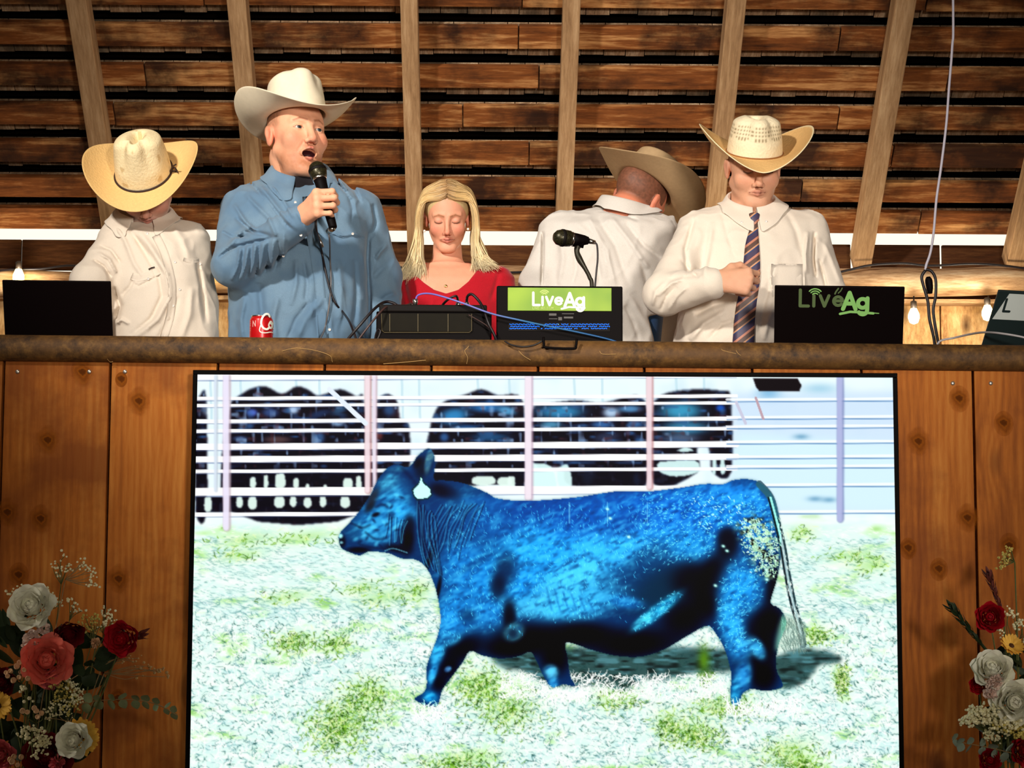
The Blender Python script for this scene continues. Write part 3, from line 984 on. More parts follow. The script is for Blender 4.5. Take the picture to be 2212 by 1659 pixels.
up = [  # (cx,cy,rx,ry,angle,colour,alpha)
    (1320, 1110, 330, 62, -2, (8, 76, 168), .95), (1150, 1110, 120, 45, 0, (10, 60, 140), .7), (1560, 1110, 110, 80, 20, (22, 110, 205), .9),
    (1200, 1200, 190, 70, -12, (28, 132, 222), .95), (1100, 1260, 110, 60, -20, (30, 128, 214), .9), (1320, 1180, 110, 50, -10, (60, 160, 236), .85),
    (1130, 1190, 70, 50, -30, (46, 150, 226), .7), (1240, 1250, 80, 40, -20, (90, 186, 246), .8), (1190, 1310, 90, 26, 0, (96, 190, 246), .8),
    (1260, 1300, 90, 36, -14, (70, 170, 238), .8), (1430, 1110, 90, 50, 0, (18, 96, 196), .9), (1480, 1180, 80, 40, 10, (36, 136, 222), .8),
    (1060, 1120, 60, 40, 30, (18, 84, 160), .8), (1000, 1090, 40, 40, 60, (26, 84, 140), .6), (960, 1060, 34, 16, 20, (8, 16, 40), .8),
    (1000, 1220, 50, 60, 20, (30, 120, 206), .8), (980, 1330, 44, 60, 20, (38, 130, 214), .9), (1060, 1330, 46, 40, 0, (36, 120, 200), .85),
    (1350, 1130, 60, 26, -20, (10, 66, 150), .8), (1250, 1130, 60, 30, 0, (10, 70, 160), .8), (1400, 1210, 60, 30, -30, (14, 60, 110), .7),
    (1590, 1080, 50, 34, 10, (28, 120, 214), .9), (1640, 1090, 20, 50, -20, (30, 120, 210), .7),
    # darks
    (1090, 1235, 26, 44, 12, (6, 26, 60), .85), (1075, 1270, 18, 30, 0, (4, 6, 20), .7), (1030, 1215, 50, 10, -30, (10, 60, 120), .7), (1010, 1330, 20, 16, 0, (8, 40, 80), .7),
    (1150, 1380, 90, 34, 4, (5, 0, 6), .98), (1100, 1400, 60, 24, 0, (5, 0, 6), .95), (1260, 1370, 80, 28, 2, (5, 0, 6), .97), (1200, 1420, 36, 40, 0, (5, 0, 6), .95),
    (1370, 1390, 100, 34, -4, (5, 0, 6), .98), (1480, 1330, 60, 46, -35, (5, 0, 8), .97), (1440, 1270, 90, 46, -28, (12, 40, 62), .85), (1500, 1255, 50, 40, 0, (5, 2, 12), .95), (1540, 1240, 30, 50, 20, (4, 0, 8), .95), (1572, 1180, 26, 40, 10, (6, 8, 20), .95), (1570, 1160, 22, 22, 0, (6, 10, 24), .9),
    (1525, 1300, 30, 34, -20, (4, 0, 8), .95), (1640, 1400, 46, 70, 12, (4, 0, 8), .98), (1660, 1340, 40, 34, 0, (4, 0, 8), .98), (1650, 1460, 30, 34, 0, (4, 0, 8), .97), (1668, 1270, 18, 50, 10, (6, 2, 10), .9),
    (1000, 1400, 46, 26, -20, (4, 0, 8), .92), (970, 1440, 22, 34, 30, (4, 0, 10), .92), (950, 1475, 16, 20, 20, (4, 4, 14), .9), (1100, 1330, 16, 40, 0, (4, 2, 12), .9),
    # highlights
    (1420, 1320, 60, 13, -38, (46, 150, 206), .95), (1390, 1340, 26, 10, -38, (90, 190, 226), .8), (1350, 1300, 40, 14, 10, (30, 110, 190), .8),
    (1600, 1270, 46, 56, 8, (40, 140, 226), .95), (1580, 1350, 26, 60, -14, (46, 146, 226), .95), (1600, 1400, 26, 26, -40, (52, 140, 216), .9), (1635, 1400, 15, 26, -30, (70, 160, 230), .85), (1605, 1460, 18, 34, 10, (50, 130, 206), .9), (1588, 1495, 10, 26, 0, (40, 130, 190), .95),
    (1190, 1450, 15, 14, 0, (110, 180, 230), .9), (1195, 1475, 11, 14, 0, (46, 120, 190), .9), (1110, 1365, 22, 18, -30, (90, 150, 186), .8), (1108, 1368, 12, 12, -30, (10, 20, 44), .8),
    (945, 1410, 14, 26, 18, (60, 160, 226), .95), (936, 1452, 8, 26, 16, (54, 150, 220), .95), (930, 1505, 16, 12, 20, (22, 130, 200), .98), (975, 1380, 22, 14, -20, (60, 140, 200), .7), (968, 1445, 8, 6, -30, (110, 150, 220), .7),
    # head
    (820, 1130, 50, 40, 0, (40, 120, 190), .9), (800, 1150, 34, 20, 20, (60, 140, 200), .8), (850, 1080, 34, 40, 20, (44, 124, 190), .85), (840, 1045, 24, 18, -30, (80, 150, 196), .7), (870, 1110, 30, 24, 0, (50, 150, 226), .8), (765, 1150, 20, 14, -30, (20, 70, 120), .8),
    (880, 1165, 16, 34, 4, (3, 0, 8), .97), (885, 1130, 12, 20, 0, (6, 10, 26), .8), (800, 1095, 16, 8, -50, (20, 20, 30), .8), (806, 1074, 9, 22, 32, (50, 30, 28), .6), (812, 1112, 10, 5, -20, (4, 2, 12), .9), (858, 1185, 30, 10, 8, (6, 6, 20), .85), (775, 1188, 26, 7, 0, (5, 0, 8), .9), (845, 1115, 10, 12, 0, (8, 30, 66), .6), (740, 1170, 8, 14, 0, (6, 4, 16), .85), (736, 1158, 5, 5, 0, (214, 226, 236), .9), (738, 1172, 4, 3, 0, (190, 210, 226), .7),
    (915, 1010, 16, 26, 28, (14, 16, 34), .9), (925, 1000, 7, 22, 10, (120, 150, 170), .8), (932, 985, 7, 12, 0, (90, 110, 130), .8), (903, 1000, 8, 14, 30, (10, 6, 14), .8), (860, 1013, 20, 7, 0, (60, 110, 150), .7),
    (950, 1060, 20, 12, 20, (5, 8, 26), .8), (925, 1215, 6, 30, 20, (4, 6, 16), .9), (948, 1270, 5, 30, 10, (4, 6, 16), .9)]
for (cx, cy, rx, ry, an, c, a) in up:
    bl(cx, cy, rx, ry, an, c, a, 1.6, B)
# hide texture
h1, h2 = T.noise(16, 7, 31, -24), T.noise(7, 4, 32, -30)
body = B * np.clip((T.im.sum(-1) - 120) / 160, 0, 1)
T.put(body * np.clip(h1 * .9 + h2 * .5, 0, 1), (104, 192, 246), 0.5)
T.put(body * np.clip(-h1 * .9 - h2 * .6, 0, 1), (4, 40, 96), 0.6)
T.strokes(2600, (1380, 1060, 1690, 1400), 7, -35, 30, (120, 200, 245), (20, 16, 8), 0.4, dens=body * .8, curve=.6)
T.strokes(1500, (960, 1090, 1400, 1400), 8, 80, 26, (100, 190, 246), (20, 16, 8), 0.35, dens=body * .8)
# neck creases
jit = np.random.default_rng(3)


def crease(p, w, bright=.5, dark=.6):
    bright, dark = bright * .62, dark * .8
    p = np.array(p, float) + jit.normal(0, 2.2, (len(p), 2))
    T.put(T.blur(T.line(p, w), .5) * B, (110, 184, 232), bright * jit.uniform(.5, 1.2))
    T.put(T.blur(T.line(p + [3.2, 1], w * 1.15), .7) * B, (4, 14, 46), dark * jit.uniform(.6, 1.2))


for i in range(13):
    x0, y0 = 952 + i * 8, 1088 - i * 1.0
    f = jit.uniform(.55, 1.05)
    crease([(x0, y0 + jit.uniform(0, 16)), (x0 - 20 * f, y0 + 44 * f), (x0 - 38 * f, y0 + 92 * f), (x0 - 50 * f, y0 + 136 * f)], 1.9)
for i in range(6):
    x0 = 836 + i * 8
    crease([(x0 + 4, 1112 + i * 3), (x0, 1142), (x0 - 4, 1160 + jit.uniform(0, 18))], 1.8, .6, .7)
for i in range(7):
    x0 = 902 + i * 6
    crease([(x0, 1084 + i * 5), (x0 - 2, 1120), (x0 + 2, 1160), (x0 + 9, 1196), (x0 + 18, 1225 + i * 3)], 2.0, .55, .75)
for i in range(6):
    x0 = 1180 + i * 18
    T.put(T.blur(T.line([(x0, 1268 + i * 5), (x0 + 6, 1292 + i * 3), (x0 + 12, 1318)], 3), 1.6), (8, 60, 130), 0.45)
T.put(T.blur(T.line([(868, 1010), (900, 1050), (905, 1100), (908, 1150), (925, 1200)], 7), 3) * B, (4, 18, 50), .6)
T.put(T.blur(T.line([(1000, 1080), (1050, 1082), (1110, 1092)], 8), 5) * B, (24, 96, 180), .5)
for cx, cy in [(770, 1135), (785, 1158), (806, 1140), (828, 1128), (800, 1120), (838, 1090), (860, 1070), (850, 1140), (815, 1175), (770, 1165)]:
    T.blob(cx + jit.normal(0, 3), cy, 7, 4, jit.uniform(-60, 60), (110, 190, 236), .5, 1.3, B)
    T.blob(cx + 8, cy + 5, 6, 3, jit.uniform(-60, 60), (6, 24, 60), .6, 1.3, B)
for pts in ([(790, 1150), (812, 1165), (836, 1162)], [(776, 1176), (800, 1182), (832, 1186)], [(758, 1130), (784, 1140), (800, 1134)], [(812, 1096), (826, 1090), (838, 1096)]):
    T.put(T.blur(T.line(pts, 4.0), 1.8), (4, 16, 44), 0.6)
T.put(T.line([(832, 1190), (850, 1185), (880, 1194)], 2.4), (150, 190, 220), 0.45)
# dried mud on the rump
mud = B * T.poly([(1595, 1120), (1640, 1115), (1668, 1140), (1680, 1190), (1672, 1250), (1640, 1230), (1618, 1190), (1600, 1160)], 9, 4)
T.put(mud * np.clip(T.noise(9, 6, 40) * 2, 0, 1), (206, 196, 166), 0.9)
T.put(mud * np.clip(T.noise(8, 7, 41) * 2 - .1, 0, 1), (30, 16, 8), 0.9)
T.strokes(700, (1596, 1115, 1684, 1250), 7, -60, 50, (222, 216, 196), (14, 14, 20), 0.8, dens=mud * .9, curve=1)
T.strokes(200, (1490, 1070, 1600, 1140), 6, 40, 40, (210, 235, 250), (10, 10, 5), 0.8, dens=B * .35)
for x, y in [(1562, 1180), (1570, 1190), (1655, 1232), (1656, 1252), (1318, 1120), (1312, 1100), (1545, 1265), (1358, 1160)]:
    T.blob(x, y, 4, 3, 20, (230, 240, 240), .95)
for x in (1230, 1312, 1398):
    T.put(T.line([(x, 1086), (x, 1130)], 2, 0), (170, 200, 230), 0.45)
# tail
tl = [(1640, 1046), (1664, 1075), (1676, 1120), (1690, 1180), (1700, 1240), (1712, 1300), (1724, 1345), (1734, 1392)]
T.put(T.line(tl, 15), (52, 84, 100), 0.85)
T.put(T.line([(x - 5, y) for x, y in tl[1:]], 3), (10, 16, 20), 0.9)
T.put(T.line([(x + 5, y) for x, y in tl[2:]], 2.4), (16, 40, 40), 0.9)
T.put(T.line([(x, y) for x, y in tl[1:]], 4), (196, 226, 226), 0.8)
T.strokes(220, (1676, 1110, 1736, 1395), 9, 78, 16, (226, 246, 240), (10, 8, 10), .8, dens=T.line(tl, 15))
T.put(T.poly([(1690, 1330), (1716, 1330), (1736, 1390), (1720, 1400), (1690, 1402), (1674, 1400)], 5, 3), (196, 222, 200), 0.6)
T.strokes(160, (1680, 1330, 1732, 1400), 18, 80, 14, (120, 150, 140), (20, 20, 20), .6)
# ear tag
T.put(T.poly([(905, 1042), (910, 1026), (915, 1040), (931, 1054), (934, 1070), (926, 1079), (902, 1082), (893, 1074), (889, 1058)], 1.0), (24, 40, 40), 0.7)
T.put(T.poly([(906, 1045), (910, 1030), (914, 1044), (929, 1056), (931, 1069), (924, 1076), (903, 1078), (896, 1072), (893, 1060)], 0.8), (214, 250, 238))
# blades of grass over the hooves
T.strokes(70, (900, 1515, 970, 1548), 26, -70, 30, (250, 255, 250), (3, 3, 3), 0.95, curve=.8)
T.strokes(150, (1560, 1505, 1720, 1535), 26, -60, 40, (250, 255, 250), (3, 3, 3), 0.95, curve=.8)
T.strokes(90, (1170, 1482, 1260, 1508), 22, -70, 30, (250, 255, 250), (3, 3, 3), 0.9, curve=.8)
# lettering burnt faintly into the lower right of the picture
for pts in ([(1815, 1392), (1806, 1390), (1806, 1398), (1816, 1404), (1814, 1412), (1804, 1410)], [(1826, 1390), (1828, 1404), (1840, 1404)], [(1838, 1390), (1840, 1420)], [(1880, 1394), (1870, 1394), (1870, 1402), (1880, 1406), (1876, 1416), (1866, 1414)]):
    T.put(T.line(pts, 2, 0), (240, 250, 240), 0.6)

im = np.clip(T.im, 0, 255) / 255
bb = np.clip(B, 0, 1)[..., None]
gain = np.array([1.0, 1.30, 1.20], np.float32)
im = im * (1 - bb) + np.clip((im - 0.03) * gain, 0, 1) * bb
im = np.clip((im - 0.02) * 1.06, 0, 1)
im = np.where(im <= 0.04045, im / 12.92, ((im + 0.055) / 1.055) ** 2.4)
u, v = np.linspace(0, 1, GW), np.linspace(0, 1, GH)
gx, gz = np.meshgrid(T_l + (T_r - T_l) * u, T_t + (T_b - T_t) * v)
SVv = np.stack([gx, np.full_like(gx, YT), gz], -1).reshape(-1, 3)
ii = (np.arange(GH - 1)[:, None] * GW + np.arange(GW - 1)[None]).ravel()
SF_ = np.stack([ii, ii + GW, ii + GW + 1, ii + 1], 1)
ks = NT('lit_screen')
at = ks.n('Attribute', attribute_name='Col')
ks.l(at.outputs['Color'], ks.b.inputs['Emission Color'])
ks.b.inputs['Emission Strength'].default_value = 1.0
ks.b.inputs['Base Color'].default_value = (0.005, 0.005, 0.006, 1)
ks.b.inputs['Roughness'].default_value = 0.7
ks.b.inputs['Specular IOR Level'].default_value = 0.05
M_tvblack = plain('tv_plastic', srgb(7, 4, 3), 0.6, spec=.05)
tv = empty('television', ((T_l + T_r) / 2, 0.0, T_b - 0.03), 'large flat television on the plank wall showing a black bull walking past a fence', 'television')
mesh('screen', SVv, SF_, ks.m, tv, col=im.reshape(-1, 3))
cx_, bz = (T_l + T_r) / 2, 0.012
parts = []
for lo, hi in (((T_l - bz, YT - .006, T_t), (T_r + bz, 0.0, T_t + bz)), ((T_l - bz, YT - .006, T_b - 0.02), (T_r + bz, 0.0, T_b)), ((T_l - bz, YT - .006, T_b), (T_l, 0.0, T_t)), ((T_r, YT - .006, T_b), (T_r + bz, 0.0, T_t))):
    parts.append(box(lo, hi, 0.0015))
V, F = merge(*parts)
mesh('bezel', V, F, M_tvblack, tv)
mesh('back_case', *box((T_l - .004, YT + .002, T_b - 0.01), (T_r + .004, 0.018, T_t + .004), 0.003), M_tvblack, tv)
for sx_ in (-0.3, 0.3):
    mesh('wall_bracket', *box((cx_ + sx_ - .03, 0.018, T_b + .3), (cx_ + sx_ + .03, yw - .005, T_t - .25), 0.002), M_tvblack, tv)

# ================================================================ PEOPLE: modelling functions
def ymin(y_list):
    return min(y_list)


class Torso:
    """stack of rounded cross-sections read as (py, left px, right px, half depth, centre depth Y)"""

    def __init__(s, secs, exp=2.4):
        rows = []
        for py, xl, xr, d, Yc in secs:
            a, b = W(xl, py, Yc), W(xr, py, Yc)
            rows.append(((a[2] + b[2]) / 2, (a[0] + b[0]) / 2, (b[0] - a[0]) / 2, d, Yc))
        rows.sort()
        r = np.array(rows)
        s.z = np.linspace(r[0, 0], r[-1, 0], 160)
        s.t = np.stack([np.interp(s.z, r[:, 0], r[:, k]) for k in (1, 2, 3, 4)], 1)
        k = np.hanning(9)
        k /= k.sum()
        s.t = np.stack([np.convolve(np.pad(s.t[:, i], 4, 'edge'), k, 'valid') for i in range(4)], 1)
        g = np.gradient(s.t, s.z, axis=0)
        s.g = np.sqrt(1 + (np.abs(g[:, 1]) + np.abs(g[:, 0])) ** 2 + (np.abs(g[:, 2]) + np.abs(g[:, 3])) ** 2)
        s.exp = exp

    def __call__(s, P, off=0.0):
        z = P[:, 2]
        zz = np.clip(z, s.z[0], s.z[-1])
        cx, w, d, cy = (np.interp(zz, s.z, s.t[:, i]) for i in range(4))
        g = np.interp(zz, s.z, s.g)
        e = s.exp
        w = w - off
        d = d - off
        n = (np.abs((P[:, 0] - cx) / w) ** e + np.abs((P[:, 1] - cy) / d) ** e) ** (1 / e)
        dd = (n - 1) * np.minimum(w, d) / g
        out = np.maximum(z - (s.z[-1] - off), s.z[0] - z)
        return np.maximum(dd, out)


def head_sdf(q, p):
    jo = p.get('jaw', 0.0)
    fw = p.get('face_w', 1.0)
    ch = p.get('chub', 0.0)
    nz = p.get('nose', 1.0)
    m = q.copy()
    m[:, 0] = np.abs(q[:, 0])
    d = s_ell(q, (0, .018, .036), (.074 * fw, .094, .083))
    d = smin(d, s_ell(q, (0, -.026, -.004), (.064 * fw, .064, .088)), .03)
    jw = p.get('jw', 0.0)
    d = smin(d, s_ell(q, (0, -.030, -.060 - jo * .6), ((.050 + ch * .4 + jw) * fw, .052 + ch * .3, .050 + ch * .2)), .03)
    if jw:
        d = smin(d, s_ell(q, (0, -.030, -.098 - jo), (.046, .045, .022)), .03)
    d = smin(d, s_cap(m, (.050 * fw, .004, -.050), (.020 * fw, -.070, -.099 - jo), .017 + ch, .013 + ch * .6), .02)
    d = smin(d, s_ell(q, (0, -.076, -.100 - jo), (.022, .017, .017)), .018)
    d = smin(d, s_ell(m, (.040 * fw, -.062, -.030), (.022 + ch, .021 + ch, .022 + ch)), .02)
    d = smin(d, s_cap(m, (.010, -.087, .022), (.045, -.070, .021), .008 * p.get('brow', 1.0), .006), .014)
    d = smax(d, -s_ell(m, (.031, -.097, .001), (.019, .017, .012)), .012)
    d = smin(d, s_cap(q, (0, -.086, .012), (0, -.109, -.032), .0075 * nz, .0100 * nz), .012)
    d = smin(d, s_ell(q, (0, -.111, -.037), (.0115 * nz, .0115, .0100 * nz)), .006)
    d = smin(d, s_ell(m, (.0125 * nz, -.101, -.042), (.0072 * nz, .0095, .0075)), .005)
    d = smax(d, -s_ell(m, (.0065, -.109, -.0485), (.0038, .006, .0035)), .003)
    lid = s_ell(m, (.031, -.0745, .001), (.0150, .0145, .0130))
    if p.get('eyes') == 'open':
        lid = smax(lid, -s_ell(m, (.0315, -.092, -.0005), (.0125, .020, p.get('eye_h', .0050))), .0015)
        d = smax(d, -s_ell(m, (.0315, -.084, -.0005), (.0120, .012, p.get('eye_h', .0050))), .0015)
        d = smin(d, lid, .003)
    elif p.get('eyes') == 'down':
        d = smin(d, lid, .004)
        d = smax(d, -(np.hypot(np.hypot((m[:, 0] - .031) * .22, 0) * 0 + (q[:, 1] + .088) * .5, q[:, 2] + .0075 - ((m[:, 0] - .031) / .02) ** 2 * .004) - .0012 + np.maximum(np.abs(m[:, 0] - .031) - .013, 0)), .002)
    else:
        d = smin(d, lid, .006)
    # mouth
    if jo > 0.004:
        d = smin(d, s_cap(m, (.004, -.098, -.0605), (.022, -.086, -.066 - jo * .3), .0058, .004), .006)
        d = smin(d, s_cap(m, (.000, -.095, -.073 - jo), (.021, -.084, -.068 - jo * .5), .0068, .0045), .006)
        d = smax(d, -s_ell(q, (0, -.090, -.067 - jo * .5), (.0215, .028, .0035 + jo * .50)), .003)
        d = smin(d, s_ell(q, (0, -.072, -.078 - jo * .75), (.014, .020, .006)), .004)
    else:
        lw = p.get('lips', 1.0)
        d = smin(d, s_cap(m, (.003, -.0945, -.0615), (.0245, -.0815, -.0655), .0052 * lw, .0028), .007)
        d = smin(d, s_cap(m, (.000, -.0935, -.0722), (.0215, -.0825, -.0685), .0062 * lw, .0030), .007)
        d = smax(d, -(np.sqrt((q[:, 2] + .0664 + (m[:, 0] / .02) ** 2 * .0006) ** 2 + (np.maximum(-q[:, 1] - .105, 0)) ** 2 + np.maximum(m[:, 0] - .025, 0) ** 2 + np.maximum(q[:, 1] + .091, 0) ** 2) - .0010), .0015)
    # nasolabial folds
    if p.get('fold', 0):
        d = d + p['fold'] * np.exp(-(seg2(m[:, 0], q[:, 2], (.017, -.040), (.032, -.070)) / .0028) ** 2) * (q[:, 1] < -.05)
    # ears
    e = q.copy()
    e[:, 0] = m[:, 0]
    er = s_ell(e, (.0765 * fw, .014, -.008), (.0085, .018, .031))
    er = smin(er, s_ell(e, (.0815 * fw, .022, .006), (.006, .011, .017)), .006)
    er = smax(er, -s_ell(e, (.086 * fw, .008, -.004), (.0065, .0095, .017)), .004)
    d = smin(d, er, .006)
    return d


def seg2(x, y, a, b):
    a, b = np.array(a, float), np.array(b, float)
    ab = b - a
    t = np.clip(((x - a[0]) * ab[0] + (y - a[1]) * ab[1]) / (ab @ ab + 1e-12), 0, 1)
    return np.hypot(x - a[0] - t * ab[0], y - a[1] - t * ab[1])


def head_color(q, p):
    """natural skin colouring of a face (lips, flush, brows, stubble, hair) in linear rgb"""
    base = np.array(p.get('skin', srgb(226, 160, 122)))
    n = len(q)
    c = np.tile(base, (n, 1))
    mx = np.abs(q[:, 0])
    jo = p.get('jaw', 0.0)

    def g(cx, cy, cz, rx, ry, rz):
        return np.exp(-(((mx - cx) / rx) ** 2 + ((q[:, 1] - cy) / ry) ** 2 + ((q[:, 2] - cz) / rz) ** 2))

    def put(m, col, a=1.0):
        nonlocal c
        m = (np.clip(m, 0, 1) * a)[:, None]
        c = c * (1 - m) + np.array(col) * m
    red = np.array(p.get('flush', srgb(206, 110, 86)))
    fl = p.get('flush_a', 0.45)
    put(g(.045, -.07, -.03, .022, .04, .02), red, fl)
    put(g(0, -.112, -.038, .014, .02, .013), red, fl)
    put(g(.08, .012, -.01, .02, .03, .035), red, fl * 1.2)
    nn = vnoise(q, 60) * .5 + vnoise(q, 150) * .4
    c = c * (1 + .05 * nn[:, None])
    if p.get('beard_a', 0):
        bd = np.clip(1.4 - np.abs(q[:, 2] + .088 + jo * .5) / .034, 0, 1) * (q[:, 1] < .0) * (1 - g(0, -.095, -.067 - jo * .5, .02, .03, .006 + jo * .5))
        bd = np.maximum(bd, g(0, -.095, -.053, .022, .02, .006))
        put(bd * (0.75 + .35 * nn), p.get('beard', srgb(160, 100, 66)), p['beard_a'])
    # lips
    if jo > .004:
        put(g(0, -.100, -.0600, .017, .014, .0045), p.get('lip', srgb(186, 96, 84)), .9)
        put(g(0, -.098, -.0735 - jo, .017, .014, .0055), p.get('lip', srgb(186, 96, 84)), .9)
        ins = (((mx / .0205) ** 2 + ((q[:, 2] + .067 + jo * .5) / (.0030 + jo * .48)) ** 2) < 1) & (q[:, 1] > -.0935) & (q[:, 1] < -.03)
        c[ins] = srgb(60, 16, 22)
        tg = ins & (q[:, 2] < -.072 - jo * .62)
        c[tg] = srgb(170, 84, 92)
    else:
        lw = p.get('lips', 1.0)
        put(g(0, -.095, -.0620, .020, .018, .0044 * lw), p.get('lip', srgb(184, 104, 90)), p.get('lip_a', .8))
        put(g(0, -.095, -.0720, .018, .018, .0052 * lw), p.get('lip', srgb(184, 104, 90)), p.get('lip_a', .8))
        put(np.exp(-((q[:, 2] + .0664) / .0012) ** 2) * (mx < .026) * (q[:, 1] < -.070), srgb(110, 44, 36), .9)
    # brows
    br = np.exp(-(seg2(mx, q[:, 2], (.012, .0185 + p.get('brow_up', 0)), (.030, .0235 + p.get('brow_up', 0))) / .0032) ** 2) + np.exp(-(seg2(mx, q[:, 2], (.030, .0235 + p.get('brow_up', 0)), (.046, .0165 + p.get('brow_up', 0))) / .0024) ** 2)
    put(br * (q[:, 1] < -.05), p.get('brow_c', srgb(140, 92, 60)), p.get('brow_a', .6))
    # lash line and lid crease
    ex = (mx - .031) / .0135
    if p.get('eyes') == 'down':
        put(np.exp(-((q[:, 2] + .0075 - ex ** 2 * .0040) / .0021) ** 2) * (np.abs(ex) < 1.1) * (q[:, 1] < -.07), srgb(48, 20, 16), 1.0)
        put(g(.031, -.088, .004, .014, .02, .006), srgb(206, 140, 122), .5)
    elif p.get('eyes') == 'open':
        eh = p.get('eye_h', .005)
        el = ((mx - .0315) / .0125) ** 2 + ((q[:, 2] + .0005) / eh) ** 2
        put(np.exp(-((np.sqrt(el) - 1.05) / .16) ** 2) * (q[:, 1] < -.07) * (q[:, 2] > -.003), srgb(110, 62, 44), .8)
    hair = p.get('hair_fn')
    if hair is not None:
        m, hc = hair(q, mx)
        put(m, hc, 1.0)
    return np.clip(c, 0, 1)


def hand_sdf(q, pose):
    """q local: z towards the fingers, x towards the thumb, y out of the back of the hand (metres, adult)"""
    curl = pose['curl']
    kn = [(.024, .004, .088), (.0035, .006, .092), (-.017, .004, .087), (-.035, .000, .078)]
    ln = [(.043, .027, .021), (.047, .030, .022), (.043, .028, .021), (.034, .021, .019)]
    rr = [.0098, .0100, .0094, .0082]
    d = s_cap(q, (0, 0, -.02), (0, 0, .012), .026, .024) * 1.0
    d = s_ell(q, (0, 0, -.005), (.029, .021, .036))
    for k in kn:
        d = smin(d, s_cap(q, (k[0] * .55, 0, .005), k, .0145, .0118), .016)
    d = smin(d, s_ell(q, (.004, -.008, .045), (.034, .015, .042)), .012)
    fs = None
    for i, (k, l, r) in enumerate(zip(kn, ln, rr)):
        a = 0.0
        p = np.array(k)
        sp = math.radians(pose.get('spread', [4, 1, -3, -7])[i])
        for j, L in enumerate(l):
            a += math.radians(curl[i][j])
            dv = np.array([math.sin(sp) * math.cos(a), -math.sin(a), math.cos(a) * math.cos(sp)])
            e = p + dv * L
            r0, r1 = r * (1 - .10 * j), r * (1 - .10 * (j + 1))
            seg = s_cap(q, p, e, r0, r1)
            seg = smin(seg, np.linalg.norm(q - p - [0, .001, 0], axis=1) - r0 * 1.06, .003)
            fs = seg if fs is None else np.minimum(fs, seg) if j == 0 else smin(fs, seg, .002)
            p = e
    d = smin(d, fs, .006)
    th = pose['thumb']
    t = s_cap(q, (.016, -.006, .012), th[0], .0155, .0125)
    t = smin(t, s_cap(q, th[0], th[1], .0120, .0105), .006)
    t = smin(t, s_cap(q, th[1], th[2], .0103, .0085), .003)
    return smin(d, t, .009)


HANDS = {
    'grip': dict(curl=[(62, 72, 48), (64, 74, 48), (64, 76, 48), (62, 76, 48)], spread=[2, 0, -2, -4], thumb=[(.040, -.018, .040), (.036, -.040, .062), (.020, -.052, .074)]),
    'fist': dict(curl=[(50, 80, 50), (62, 84, 50), (68, 84, 50), (70, 84, 50)], spread=[2, 0, -2, -4], thumb=[(.042, -.012, .040), (.050, -.020, .066), (.040, -.030, .086)]),
    'relaxed': dict(curl=[(18, 24, 14), (22, 28, 16), (26, 30, 18), (30, 30, 18)], thumb=[(.040, -.012, .038), (.052, -.018, .066), (.054, -.024, .090)]),
}


